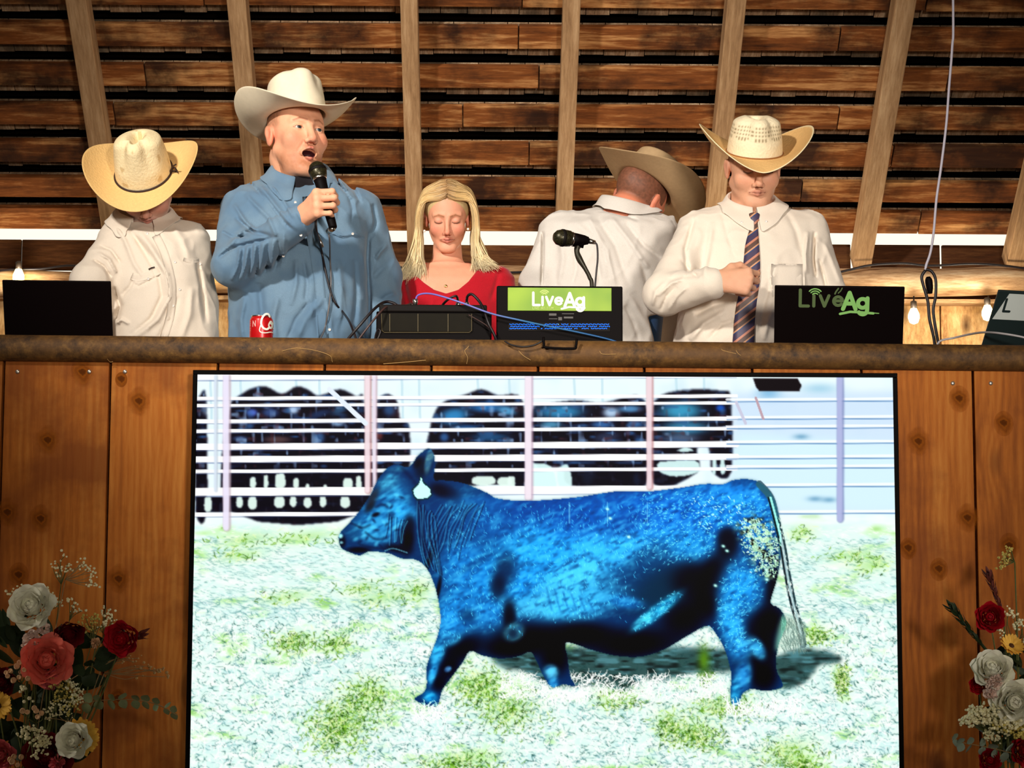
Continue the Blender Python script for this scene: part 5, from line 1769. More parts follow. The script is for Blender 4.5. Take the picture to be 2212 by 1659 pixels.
M_strawhat = plain('woven_straw', (1, 1, 1), 0.7, attr=True, noise=.05, nscale=140, bump=.25, spec=.3)
M_cord = plain('dark_hat_cord', srgb(46, 24, 14), .7)
cowboy_hat('cowboy_hat', tie.obj, tie.hframe() @ np.block([[rotm(0, 6, 0), np.array([[0], [0], [.004]])], [np.zeros((1, 3)), np.ones((1, 1))]]), M_strawhat, base=(.084, .100), H=.112, brim=(.180, .176), curl=.088, p=1.5, pull=.02, droop=.022, taper=.20, crease=.034, pinch=.016, z0=.040, top_slope=.01,
           colf=straw_col, mat_band=plain('tan_hat_cord', srgb(150, 96, 44), .7), band_r=.0022)

# ---- bowed man at the left
sk3 = srgb(206, 150, 126)
left = Person('person', 'bowing man in straw cowboy hat with dark cord and cream snap shirt',
              torso=[(466, 270, 362, .035, .76), (478, 252, 388, .055, .76), (492, 242, 408, .08, .75), (515, 232, 426, .115, .73), (560, 232, 438, .125, .72), (610, 238, 448, .135, .71), (670, 244, 462, .14, .71), (735, 246, 474, .145, .71), (830, 252, 470, .13, .72)],
              head=dict(c=(316, 402, .68), s=1.0, yaw=4, pitch=44, roll=-4, eyes='down', chub=.006, skin=sk3, flush_a=.35, beard=srgb(196, 180, 168), beard_a=.7,
                        hair_fn=lambda q, mx: (((q[:, 2] > -.03) & (q[:, 1] > .0)) * .8, srgb(150, 140, 130))),
              neck=(316, 480, .76), neck_r=.062,
              arms=[[(256, 524, .72, .062), (196, 612, .60, .060), (200, 785, .56, .042)], [(410, 525, .74, .062), (428, 650, .74, .056), (424, 780, .62, .044)]],
              hands=[(Mframe(W(200, 794, .56), (.0, -.2, -.9), (-.6, -.5, .0)), 'relaxed', 1.0), (Mframe(W(424, 786, .62), (0, -.2, -.9), (.6, -.5, 0)), 'relaxed', 1.0)],
              foot=(W(340, 700, .74)[0], .74, STAGE), skin=sk3)
fl_ = [([(245, 480), (270, 520), (290, 570), (310, 600)], 6, .005), ([(262, 470), (290, 510), (330, 560), (356, 600)], 6, -.004), ([(300, 500), (330, 540), (360, 590), (368, 640), (340, 690), (290, 730)], 8, .008), ([(290, 510), (316, 552), (344, 600), (350, 640), (326, 690), (280, 726)], 6, -.006),
       ([(200, 560), (224, 575), (240, 600)], 4, -.007), ([(210, 545), (236, 560), (252, 590)], 4, .006), ([(215, 530), (240, 540), (262, 570)], 4, -.005), ([(245, 620), (260, 660), (250, 690)], 6, -.008), ([(262, 640), (280, 620), (290, 600)], 5, -.005),
       ([(340, 735), (370, 690), (384, 640)], 7, -.005), ([(390, 735), (410, 680), (415, 620)], 8, .005), ([(425, 560), (436, 620), (446, 700)], 6, -.006), ([(250, 700), (262, 690), (280, 700)], 4, .006), ([(370, 480), (396, 520), (410, 560)], 8, .003),
       ([(284, 612), (300, 618), (324, 606), (346, 594)], 2.2, -.004)]
left.shirt('shirt', M_cream, fl_)
left.collar(M_cream, W(312, 474, .745), .080, .078, 26, h=.034, leaf=.042, point=.070, gap=.7, lean=.018, spread=.4, yaw=6)
left.strip('placket', [(336, 508), (350, 535), (362, 570), (372, 620), (368, 680), (352, 735)], 9, M_cream, .0013)
left.strip('pocket_flap', [(284, 596), (298, 600), (322, 594), (344, 584)], 8, M_cream, .0013, smooth=2)
left.strip('pocket_flap', [(396, 560), (412, 564), (430, 562)], 4, M_cream, .0013, smooth=2)
left.strip('pocket_label', [(321, 582), (327, 579), (334, 577)], 1.6, M_cord, .003)
for bx_, by_ in [(320, 602), (318, 504), (388, 625), (378, 566), (432, 570), (374, 660)]:
    left.button(bx_, by_, M_button, .0042)


def straw2(A, UV):
    c = np.tile(np.array(srgb(236, 214, 168)), (len(A), 1))
    c[UV[:, 0] <= 0.001] = srgb(226, 184, 118)
    nn = vnoise(A, 46)
    c[(UV[:, 0] > .1) & (nn > .62)] = srgb(206, 176, 126)
    return c


cowboy_hat('cowboy_hat', left.obj, left.hframe() @ np.block([[rotm(-6, 2, -3), np.array([[0], [0], [.004]])], [np.zeros((1, 3)), np.ones((1, 1))]]), M_strawhat, base=(.084, .102), H=.132, brim=(.186, .182), curl=.072, p=1.9, pull=.05, droop=.016, taper=.20, crease=.040, pinch=.020, z0=.042, top_slope=.03,
           colf=straw2, mat_band=M_cord, band_r=.0034, tails=True)

# ---- blonde young woman
sk4 = srgb(224, 156, 124)


def neck_cut(P):
    px, py = proj(P)
    pl = np.array([(870, 520), (884, 578), (896, 592), (915, 610), (938, 626), (964, 634), (990, 626), (1012, 608), (1026, 590), (1036, 572), (1060, 520)], float)
    d = np.full(len(P), 1e9)
    ins = np.zeros(len(P), bool)
    for a, b in zip(pl, np.roll(pl, -1, 0)):
        d = np.minimum(d, seg2(px, py, a, b))
        c = ((a[1] > py) != (b[1] > py))
        xx = (b[0] - a[0]) * (py - a[1]) / (b[1] - a[1] + 1e-9) + a[0]
        ins ^= c & (px < xx)
    d = np.where(ins, -d, d) / 667.0
    return np.where(P[:, 1] < 1.03, d, np.maximum(d, (P[:, 1] - 1.03) * .5 + .01))


girl = Person('person', 'young blonde woman in red scoop neck top looking down, standing behind the black mixer',
              torso=[(566, 922, 1012, .05, 1.02), (576, 896, 1046, .062, 1.02), (586, 880, 1070, .072, 1.01), (605, 866, 1090, .085, 1.0), (650, 862, 1088, .10, .99), (700, 868, 1080, .10, .99), (745, 876, 1070, .095, 1.0), (830, 870, 1078, .10, 1.0)],
              head=dict(c=(966, 470, 1.0), s=.90, yaw=1, pitch=20, roll=-1, eyes='down', skin=sk4, nose=.86, brow=.5, lips=1.15, face_w=.98, lip=srgb(196, 104, 92), lip_a=.9, flush_a=.55, flush=srgb(214, 110, 90), brow_c=srgb(150, 92, 50), brow_a=.85),
              neck=(966, 576, 1.03), neck_r=.049, shirt_off=.005, extra=.004,
              arms=[[(888, 618, 1.02, .044), (884, 700, 1.04, .040), (892, 790, 1.0, .032)], [(1078, 612, 1.0, .048), (1098, 700, .98, .042), (1080, 790, .95, .032)]],
              hands=[(Mframe(W(892, 796, 1.0), (.0, -.1, -.9), (-.9, 0, 0)), 'relaxed', .88), (Mframe(W(1080, 796, .95), (.0, -.1, -.9), (.9, 0, 0)), 'relaxed', .88)],
              foot=(W(966, 700, 1.0)[0], 1.0, STAGE), skin=sk4)
fg = [([(1080, 580), (1070, 620), (1060, 650)], 6, -.003), ([(1095, 640), (1088, 680), (1080, 720)], 5, -.004), ([(872, 600), (880, 640), (890, 680)], 6, -.003), ([(940, 640), (920, 680), (915, 720)], 8, .003), ([(1000, 640), (1020, 680), (1030, 720)], 8, .003)]
girl.shirt('top', M_red, fg, cut=neck_cut, fine=.0008)
M_gold = plain('gold', srgb(226, 180, 110), .25, 1.0)
M_pearl = plain('pearl', srgb(240, 230, 220), .2)
for (ex_, ey_) in ((917, 499), (1011, 495)):
    mesh('earring', *lathe([(math.sin(math.pi * i / 8) * .0042 + 1e-5, -math.cos(math.pi * i / 8) * .0042) for i in range(9)], 12, frame(W(ex_, ey_, .955), (0, 0, 1))), M_pearl, girl.obj, smooth=True)
# fine necklace pendant on the chest
from mathutils.bvhtree import BVHTree


def bvh_of(o):
    me = o.data
    v = np.empty(len(me.vertices) * 3, np.float32)
    me.vertices.foreach_get('co', v)
    v = v.reshape(-1, 3) + ORG[o.name]
    return BVHTree.FromPolygons([tuple(x) for x in v.tolist()], [tuple(p.vertices) for p in me.polygons])


def cast(b, px, py, lift=.001):
    d = CF * FPX + CR * (px - PW / 2) - CU * (py - PH / 2)
    d = d / np.linalg.norm(d)
    r = b.ray_cast(Vector(CAMP.tolist()), Vector(d.tolist()))
    return None if r[0] is None else np.array(r[0]) - d * lift


gb = bvh_of(girl.obj)
pp = cast(gb, 963, 618, .002)
if pp is not None:
    mesh('pendant', *lathe([(.0052, -.001), (.0052, .001), (.003, .0015)], 14, frame(pp, (0, -1, .1))), M_gold, girl.obj, smooth=True)

# hair: cap plus several hundred locks
HS = girl.hs


def hairpt(q):
    return girl.toworld(q)


hv, hf = [], []
cap_lo, cap_hi = girl.hc - .16, girl.hc + .16


def cap_f(P):
    q = girl.tolocal(P)
    d = s_ell(q, (0, .022, .038), (.083, .101, .092))
    m = q.copy()
    m[:, 0] = np.abs(q[:, 0])
    face = s_ell(q, (0, -.115, -.030), (.066, .085, .112))
    d = smax(d, -face, .006)
    d = smax(d, -(q[:, 2] + .06), .01)
    d = smin(d, s_ell(q, (0, .050, -.02), (.070, .05, .09)), .02)
    g = np.abs(q[:, 0]) - .0015
    return (d + .0015 * np.exp(-(q[:, 0] / .003) ** 2) * (q[:, 2] > .03)) * HS


V, F = snet(cap_f, cap_lo, cap_hi, .003)
V, F = keep_largest(V, F)
qh = girl.tolocal(V)


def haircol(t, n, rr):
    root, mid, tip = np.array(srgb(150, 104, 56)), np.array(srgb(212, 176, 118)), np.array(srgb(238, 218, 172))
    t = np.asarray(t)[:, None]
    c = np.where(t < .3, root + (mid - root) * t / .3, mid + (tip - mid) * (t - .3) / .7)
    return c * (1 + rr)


part_d = np.clip(np.abs(qh[:, 0]) / .05, 0, 1) * .45
hc_ = .85 * haircol(part_d, len(V), .08 * vnoise(V * [1, 1, .2], 160)[:, None])
M_hair = plain('blonde_hair', (1, 1, 1), .42, attr=True, spec=.5)
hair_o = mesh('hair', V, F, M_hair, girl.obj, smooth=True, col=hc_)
LV, LF, LC, off_ = [], [], [], 0
for k in range(900):
    sg = -1 if k % 2 else 1
    # root along the parting / crown, then round the temple and down
    yy = rng.uniform(-.069, .085)
    lay = rng.uniform(0, 1)
    zt_ = .036 + .097 * math.sqrt(max(0, 1 - ((yy - .022) / .107) ** 2))
    q0 = np.array([sg * .002, yy, zt_])
    wob = rng.normal(0, .004, 3)
    x1 = .088 + .020 * lay
    yb = yy * .80 + .002
    pts = [q0,
           np.array([sg * .030, yy + .002, .036 + .096 * math.sqrt(max(.0, 1 - ((yy - .022) / .107) ** 2 - .12))]),
           np.array([sg * (.072 + .012 * lay), yy * .80 + .006, min(.084 + .008 * lay, zt_ - .022)]),
           np.array([sg * x1, yb, .030]),
           np.array([sg * (x1 + .006), yb + .004, -.035]) + wob * .4]
    w = [hairpt(p) for p in pts]
    base = w[-1]
    # fall in world space down onto the shoulders, ends flick outward
    fall = rng.uniform(.72, 1.0)
    inn = rng.uniform(0, 1)
    if sg < 0:
        tx = W(925 - 62 * inn ** .8, 590, 1.0)[0]
        e = [base + np.array([.006 - .012 * inn, -.016, -.045]), base + np.array([.008 - .030 * inn, -.030, -.095]), np.array([base[0] * .35 + tx * .65, .935 + .02 * lay, W(0, 570, .95)[2]]), np.array([tx, .925 + .03 * lay, W(0, 594 + 10 * (1 - inn), .95)[2]])]
    else:
        tx = W(1016 + 58 * inn ** .8, 580, 1.0)[0]
        e = [base + np.array([-.006 + .010 * inn, -.016, -.045]), base + np.array([-.006 + .034 * inn, -.030, -.095]), np.array([base[0] * .4 + tx * .6, .935 + .02 * lay, W(0, 556, .95)[2]]), np.array([tx, .925 + .03 * lay, W(0, 572 + 8 * (1 - inn), .95)[2]])]
    ne = 2 + int(fall > .80) + int(fall > .76)
    e[2] = e[2] * .9 + e[3] * .1 + np.array([0, 0, rng.normal(0, .006)])
    e[-1] = e[-1] + np.array([0, 0, rng.normal(-.002, .006)])
    e[-1][0] += sg * rng.normal(.006, .006)
    w = np.array(w + e[:ne + 0]) + rng.normal(0, .0016, 3)
    r = np.full(len(w), .0024)
    r[0] = .0014
    r[-3:] = [.0020, .0013, .0003]
    v, f = tube(w, r * rng.uniform(.7, 1.15), 4, smooth=4, cap=False)
    n = len(v)
    t = np.repeat(np.linspace(0, 1, n // 4), 4)
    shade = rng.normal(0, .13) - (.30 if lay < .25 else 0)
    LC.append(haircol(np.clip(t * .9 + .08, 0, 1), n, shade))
    LV.append(v)
    LF += [tuple(i + off_ for i in q) for q in f]
    off_ += n
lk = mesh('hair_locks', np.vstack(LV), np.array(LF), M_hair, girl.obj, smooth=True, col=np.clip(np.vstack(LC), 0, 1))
lk['kind'] = 'stuff'
lk.name = 'hair_strands'

# ---- man seen from behind
sk5 = srgb(214, 132, 100)
back = Person('person', 'man in tan felt hat and pale shirt seen from behind, bending to the right',
              torso=[(446, 1300, 1392, .035, 1.15), (456, 1252, 1424, .055, 1.15), (470, 1208, 1446, .085, 1.14), (492, 1186, 1462, .115, 1.12), (540, 1178, 1466, .13, 1.11), (600, 1176, 1456, .135, 1.11), (660, 1172, 1440, .135, 1.11), (740, 1168, 1432, .14, 1.11), (830, 1172, 1426, .13, 1.12)],
              head=dict(c=(1380, 434, 1.16), s=1.06, yaw=140, pitch=27, roll=-15, skin=sk5, flush_a=.4, beard=srgb(226, 214, 206), beard_a=.85,
                        hair_fn=lambda q, mx: (np.clip((q[:, 2] + .038 + .3 * np.maximum(-q[:, 1], 0)) / .02, 0, 1) * ((q[:, 1] > .0) | ((q[:, 2] > .01) & (q[:, 1] > -.03))) * (mx < .0745) * (.88 + .10 * vnoise(q, 200)), srgb(96, 62, 44))),
              neck=(1346, 462, 1.14), neck_r=.064,
              arms=[[(1206, 506, 1.12, .060), (1160, 610, 1.08, .056), (1190, 740, 1.0, .042)], [(1430, 520, 1.16, .06), (1450, 640, 1.25, .055), (1440, 740, 1.35, .042)]],
              hands=[(Mframe(W(1190, 746, .99), (.2, -.2, -.9), (-.9, 0, 0)), 'relaxed', 1.0), (Mframe(W(1440, 746, 1.36), (0, .2, -.9), (.9, 0, 0)), 'relaxed', 1.0)],
              foot=(W(1320, 700, 1.15)[0], 1.15, STAGE), skin=sk5)
fk = [([(1172, 500), (1172, 560), (1170, 620)], 3.5, -.012), ([(1240, 480), (1290, 520), (1310, 600)], 9, .004), ([(1290, 470), (1330, 530), (1360, 620)], 9, -.006), ([(1320, 470), (1360, 520), (1400, 580)], 7, .006), ([(1350, 480), (1390, 530), (1430, 560)], 7, -.006), ([(1270, 470), (1310, 540), (1330, 620)], 6, .005),
      ([(1210, 500), (1216, 560), (1206, 615)], 8, .004), ([(1240, 520), (1245, 580), (1236, 620)], 6, -.004), ([(1290, 560), (1296, 600), (1286, 640)], 6, -.004), ([(1300, 452), (1340, 462), (1380, 476)], 4, -.004), ([(1360, 640), (1390, 690), (1420, 735)], 8, .005), ([(1385, 560), (1400, 620), (1420, 680)], 8, -.006), ([(1350, 660), (1370, 700), (1380, 735)], 6, -.004)]


def poly_px(P, pl, mpp, yback):
    px, py = proj(P)
    pl = np.array(pl, float)
    d = np.full(len(P), 1e9)
    ins = np.zeros(len(P), bool)
    for a, b in zip(pl, np.roll(pl, -1, 0)):
        d = np.minimum(d, seg2(px, py, a, b))
        c = ((a[1] > py) != (b[1] > py))
        ins ^= c & (px < (b[0] - a[0]) * (py - a[1]) / (b[1] - a[1] + 1e-9) + a[0])
    d = np.where(ins, -d, d) * mpp
    return np.maximum(d, P[:, 1] - yback)


back.shirt('shirt', M_grey, fk, cut=lambda P: poly_px(P, [(1400, 684), (1436, 676), (1500, 640), (1520, 700), (1500, 840), (1428, 840), (1412, 730)], 1 / 650, 1.2))
zc0, zc1 = back.torso.z[0], W(1400, 640, 1.1)[2]
wv, wf_ = snet(lambda P: smax(back.torso(P, .008), P[:, 2] - zc1, .004), back.bounds()[0], np.array([back.bounds()[1][0], back.bounds()[1][1], zc1 + .02]), .006)
mesh('trousers_waist', wv, wf_, M_jeans, back.obj, smooth=True)
back.collar(M_grey, W(1344, 462, 1.15), .078, .080, -8, h=.046, leaf=.050, point=.07, gap=1.0, yaw=180, lean=.014, pitch=-14)
M_tanfelt = plain('tan_felt', srgb(176, 146, 108), 0.95, noise=.05, nscale=90, spec=.05)
cowboy_hat('cowboy_hat', back.obj, back.hframe() @ np.block([[rotm(0, 2, 0), np.array([[0], [0], [.006]])], [np.zeros((1, 3)), np.ones((1, 1))]]), M_tanfelt, base=(.084, .102), H=.120, brim=(.200, .204), curl=.066, p=2.0, droop=.004, taper=.15, crease=.03, pinch=.012, z0=.044, back=.9,
           mat_band=plain('tan_ribbon', srgb(140, 110, 76), .8), band_r=.002)
for p in (blue, tie, left, girl, back):
    p.trousers(M_jeans, M_boot)

# ================================================================ LETTERING (stroke letters laid on a surface)
def arc(cx, cy, r, a0, a1, n=14, ry=None):
    t = np.radians(np.linspace(a0, a1, n))
    return [(cx + r * math.cos(x), cy + (ry or r) * math.sin(x)) for x in t]


GL = {
    'L': (.56, [[(0, 1), (0, 0), (.5, 0)]]), 'i': (.16, [[(0.02, .66), (0.02, 0)]]), 'v': (.56, [[(0, .66), (.26, 0), (.52, .66)]]),
    'e': (.62, [[(.04, .34), (.52, .34)] + arc(.28, .33, .27, 4, 318)]), 'A': (.80, [[(0, 0), (.37, 1), (.74, 0)], [(.14, .34), (.60, .34)]]),
    'g': (.66, [arc(.28, .36, .27, 0, 360, 24), [(.56, .68), (.56, -.05)] + arc(.30, -.05, .26, -20, -150, 8)]),
    'I': (.18, [[(0.04, 1), (0.04, 0)]]), 'V': (.7, [[(0, 1), (.3, 0), (.6, 1)]]), 'E': (.6, [[(.5, 1), (0, 1), (0, 0), (.5, 0)], [(0, .52), (.42, .52)]]),
    '-': (.5, [[(.06, .45), (.36, .45)]]), 'G': (.8, [arc(.35, .5, .34, 50, 330, 16, .5), [(.66, .25), (.66, .48), (.42, .48)]]), '.': (.3, [[(.08, 0), (.10, 0.03)]]),
    'C': (.76, [arc(.35, .5, .34, 50, 310, 16, .5)]), 'O': (.84, [arc(.36, .5, .34, 0, 360, 22, .5)]), 'M': (.9, [[(0, 0), (0, 1), (.36, .3), (.72, 1), (.72, 0)]]),
    'N': (.75, [[(0, 0), (0, 1), (.55, 0), (.55, 1)]]), 'o': (.62, [arc(.28, .33, .26, 0, 360, 20)]), 'c': (.56, [arc(.28, .33, .26, 50, 310, 14)]), 'a': (.64, [arc(.28, .33, .26, 0, 360, 20), [(.55, .62), (.55, 0)]]),
    'S': (.6, [[(.46, .86), (.3, 1), (.08, .9), (.06, .66), (.26, .52), (.46, .36), (.42, .1), (.22, 0), (.02, .12)]]),
}


def ribbon(pl, w, place, lift):
    """flat stroke with round ends; place(u, v, lift) -> world"""
    p = np.array(pl, float)
    T = np.gradient(p, axis=0)
    T /= np.linalg.norm(T, axis=1)[:, None] + 1e-9
    if len(p) > 2:
        seg = np.diff(p, axis=0)
        seg /= np.linalg.norm(seg, axis=1)[:, None] + 1e-9
        T[0], T[-1] = seg[0], seg[-1]
    V, F = [], []
    for i in range(len(p) - 1):
        d = p[i + 1] - p[i]
        d /= np.linalg.norm(d) + 1e-9
        n = np.array([-d[1], d[0]]) * w / 2
        k = len(V)
        V += [p[i] + n, p[i] - n, p[i + 1] - n, p[i + 1] + n]
        F.append((k, k + 1, k + 2, k + 3))
    for q in p:
        k = len(V)
        a = np.arange(10) * math.pi / 5
        V += [q + w / 2 * np.array([math.cos(x), math.sin(x)]) for x in a]
        F.append(tuple(range(k, k + 10)))
    lf = [0.0] * len(V)
    for i, f in enumerate(F):
        for q in f:
            lf[q] = i * 2.2e-5
    return np.array([place(x, y, lift + d) for (x, y), d in zip(V, lf)]), F


LIFT = [.0003]


def lettering(name, text, place, size, weight, mat, parent, slant=0.0, track=.10, label=None):
    parts = []
    x = 0
    for i, ch in enumerate(text):
        if ch == ' ':
            x += .4
            continue
        adv, st = GL[ch]
        for j, s_ in enumerate(st):
            pl = [((x + u + slant * v) * size, v * size) for u, v in s_]
            parts.append(ribbon(pl, weight * size, place, LIFT[0] + .0004 * j + .00013 * i))
        x += adv + track
    V, F = merge(*parts)
    o = mesh(name, V, F, mat, parent)
    if label:
        o['label'] = label
    return o, x * size


def plane_place(o, xd, yd, nd):
    o, xd, yd, nd = map(lambda a: np.array(a, float), (o, xd, yd, nd))
    return lambda u, v, l: o + xd * u + yd * v + nd * l


# ================================================================ ELECTRONICS ON THE COUNTER
M_blk = plain('black_plastic', srgb(9, 4, 4), .6, spec=.08)
M_blk2 = plain('dark_grey_plastic', srgb(20, 15, 12), .6, spec=.12)
M_lid = plain('laptop_lid', srgb(8, 2, 2), .6, spec=.06)
M_scr = plain('laptop_screen', srgb(20, 24, 30), .2, emit=srgb(120, 150, 190), es=.5)
M_key = plain('keys', srgb(30, 30, 32), .6)
M_dgreen = plain('dull_green_print', srgb(84, 104, 58), .6)
M_lgreen = plain('bright_green_print', srgb(138, 196, 106), .6)
M_white = plain('white_print', srgb(240, 240, 225), .6)
M_silver = plain('silver_metal', srgb(215, 210, 200), .25, 1.0)


def laptop(corners, label, Yt, Yh, mat=None):
    """corners = lid TL, TR, BR, BL in pixels; Yt depth of the lid top, Yh of the hinge"""
    (tl, tr, br, bl) = corners
    A, B_ = W(*tl, Yt[0]), W(*tr, Yt[1])
    zb = ZC + .012
    C_, D = W(*br, Yh[1]), W(*bl, Yh[0])
    ux = (B_ - A) / np.linalg.norm(B_ - A)
    w = np.linalg.norm(B_ - A)
    # hinge below the rail line: extend the lid sides down to the counter
    def down(top, low):
        d = low - top
        t = (zb - top[2]) / d[2]
        return top + d * t
    Ch, Dh = down(B_, C_), down(A, D)
    uy = ((A + B_) / 2 - (Ch + Dh) / 2)
    h = np.linalg.norm(uy)
    uy /= h
    n = np.cross(ux, uy)
    n = n / np.linalg.norm(n)
    if n[1] > 0:
        n = -n
    cen = (Ch + Dh) / 2
    root = empty('laptop', (cen[0], cen[1], ZC), label, 'laptop')
    M = np.eye(4)
    M[:3, 0], M[:3, 1], M[:3, 2], M[:3, 3] = ux, uy, n, cen
    lid = mesh('lid', *box((-w / 2, 0, -.008), (w / 2, h, 0), .003, M, 3), mat or M_lid, root)
    mesh('screen', *box((-w / 2 + .008, .012, -.009), (w / 2 - .008, h - .008, -.0082), 0, M), M_scr, lid)
    f = np.array([-n[0], -n[1], 0])
    f /= np.linalg.norm(f)
    r = np.cross(f, [0, 0, 1])
    Mb = np.eye(4)
    Mb[:3, 0], Mb[:3, 1], Mb[:3, 2], Mb[:3, 3] = r, f, (0, 0, 1), (cen[0], cen[1], ZC)
    bs = mesh('base', *box((-w / 2, -.004, 0.001), (w / 2, .20, .014), .003, Mb), mat or M_lid, root)
    mesh('keyboard', *box((-w / 2 + .02, .03, .014), (w / 2 - .02, .12, .0155), .0005, Mb), M_key, bs)
    mesh('touchpad', *box((-.05, .130, .014), (.05, .185, .0148), .0003, Mb), M_blk2, bs)
    return root, lid, plane_place(A, ux, uy, n), w, h


laptop([(4, 605), (239, 608), (243, 722), (10, 722)], 'plain black laptop at the left end of the counter, lid facing out', (.16, .16), (.215, .215))
root, lid, pl_, w_, h_ = laptop([(1674, 617), (1955, 620), (1952, 742), (1671, 740)], 'black laptop with green lettering on its lid in front of the man with the tie', (.14, .14), (.21, .21))
pxm = w_ / 281.0   # metres per photo pixel on this lid


def lidpos(px, py):
    return ((px - 1674) * pxm, -(py - 617) * pxm)


def at_lid(px, py):
    u0, v0 = lidpos(px, py)
    return lambda u, v, l: pl_(u0 + u, v0 + v, l)


lettering('lettering', 'Live', at_lid(1729, 662), 36 * pxm, .19, M_dgreen, lid, track=.24, label='dull green letters of the lid logo')
lettering('lettering', 'Ag', at_lid(1822, 668), 37 * pxm, .24, M_lgreen, lid, slant=0.0, track=.06, label='bright green letters of the lid logo')
V, F = merge(*[ribbon([(x * pxm, y * pxm) for x, y in arc(0, -6, r, 42, 138, 8)], 2.6 * pxm, at_lid(1761, 634), .0003) for r in (7, 12, 17)])
mesh('signal_mark', V, F, M_lgreen, lid)
V, F = merge(ribbon([(0, 0), (22 * pxm, 5 * pxm), (46 * pxm, 4 * pxm), (72 * pxm, 2 * pxm)], 5.5 * pxm, at_lid(1816, 679), .0004), ribbon([(60 * pxm, 4 * pxm), (84 * pxm, 2 * pxm)], 2 * pxm, at_lid(1816, 679), .0004))
mesh('underline_swoosh', V, F, M_lgreen, lid)
V, F = merge(ribbon([(0, 0), (2 * pxm, 5 * pxm), (7 * pxm, 12 * pxm)], 3.4 * pxm, at_lid(1804, 634), .0004), ribbon([(5 * pxm, 0), (10 * pxm, 5 * pxm), (13 * pxm, 11 * pxm)], 2.6 * pxm, at_lid(1806, 632), .0014))
mesh('leaf_mark', V, F, M_dgreen, lid)

M_teal = plain('dark_teal_lid', srgb(30, 44, 44), .4)
root, lid, pl3, w_, h_ = laptop([(2158, 627), (2400, 640), (2362, 762), (2120, 746)], 'dark teal laptop tilted at the right end of the counter with a white sticker', (.12, .18), (.20, .26), M_teal)


def quad(pts, place):
    return np.array([place(u, v, l) for u, v, l in pts])


k3 = w_ / 243.0
st_ = [(24 * k3, -6 * k3), (110 * k3, -6 * k3), (110 * k3, -62 * k3), (4 * k3, -62 * k3)]
V = np.vstack([quad([(u, v, .0002) for u, v in st_], pl3), quad([(u, v, .0010) for u, v in st_], pl3)])
stk = mesh('sticker', V, [(3, 2, 1, 0), (4, 5, 6, 7), (0, 1, 5, 4), (1, 2, 6, 5), (2, 3, 7, 6), (3, 0, 4, 7)], plain('sticker_white', srgb(214, 222, 216), .6), lid)
lettering('lettering', 'L', lambda u, v, l: pl3(22 * k3 + u, -44 * k3 + v, .001 + l), 26 * k3, .2, M_teal, stk)

# ---- black equipment case with the green sign
YC = .17
a, b = W(1073, 617, YC), W(1345, 735, YC)
zb = ZC
case = empty('equipment_case', ((a[0] + b[0]) / 2, YC + .08, zb), 'black equipment case with a bright green sign and a blue lit vent', 'equipment')
mesh('body', *box((a[0], YC, zb), (W(1345, 620, YC)[0], YC + .15, a[2]), .004), M_blk, case)
sg0, sg1 = W(1097, 621, YC - .003), W(1321, 672, YC - .003)
kg = NT('green_sign')
g1 = kg.n('TexCoord')
g2 = kg.n('TexNoise', i_Vector=g1.outputs['Object'], i_Scale=7.0, i_Detail=2.0)
cg = kg.ramp(g2.outputs['Fac'], [(.3, srgb(112, 152, 14)), (.7, srgb(158, 188, 34))])
kg.l(cg, kg.b.inputs['Base Color'])
kg.l(cg, kg.b.inputs['Emission Color'])
kg.b.inputs['Emission Strength'].default_value = .10
sign = mesh('sign', *box((sg0[0], YC - .003, sg1[2]), (sg1[0], YC + .001, sg0[2]), .0006), kg.m, case)
sm = (sg1[0] - sg0[0]) / 224.0


def at_sign(px, py):
    o = np.array([sg0[0] + (px - 1097) * sm, YC - .0032, sg0[2] - (py - 621) * sm])
    return lambda u, v, l: o + np.array([u, -l, v])


lettering('lettering', 'Live', at_sign(1152, 659), 27 * sm, .20, M_white, sign, track=.16)
lettering('lettering', 'Ag', at_sign(1220, 662), 29 * sm, .22, M_white, sign, track=.05)
lettering('lettering', 'LIVE-AG.COM', at_sign(1151, 668), 4.6 * sm, .14, plain('pale_green_print', srgb(206, 222, 130), .6), sign, track=.28)
V, F = merge(*[ribbon([(x * sm, y * sm) for x, y in arc(0, -4, r, 40, 140, 8)], 2.0 * sm, at_sign(1176, 634), .0003) for r in (4.5, 8, 11.5)])
mesh('signal_mark', V, F, plain('pale_green_mark', srgb(200, 222, 120), .6), sign)
V, F = merge(ribbon([(0, 0), (16 * sm, 4 * sm), (36 * sm, 3 * sm), (50 * sm, 2 * sm)], 4.2 * sm, at_sign(1213, 667), .0004))
mesh('underline_swoosh', V, F, M_white, sign)
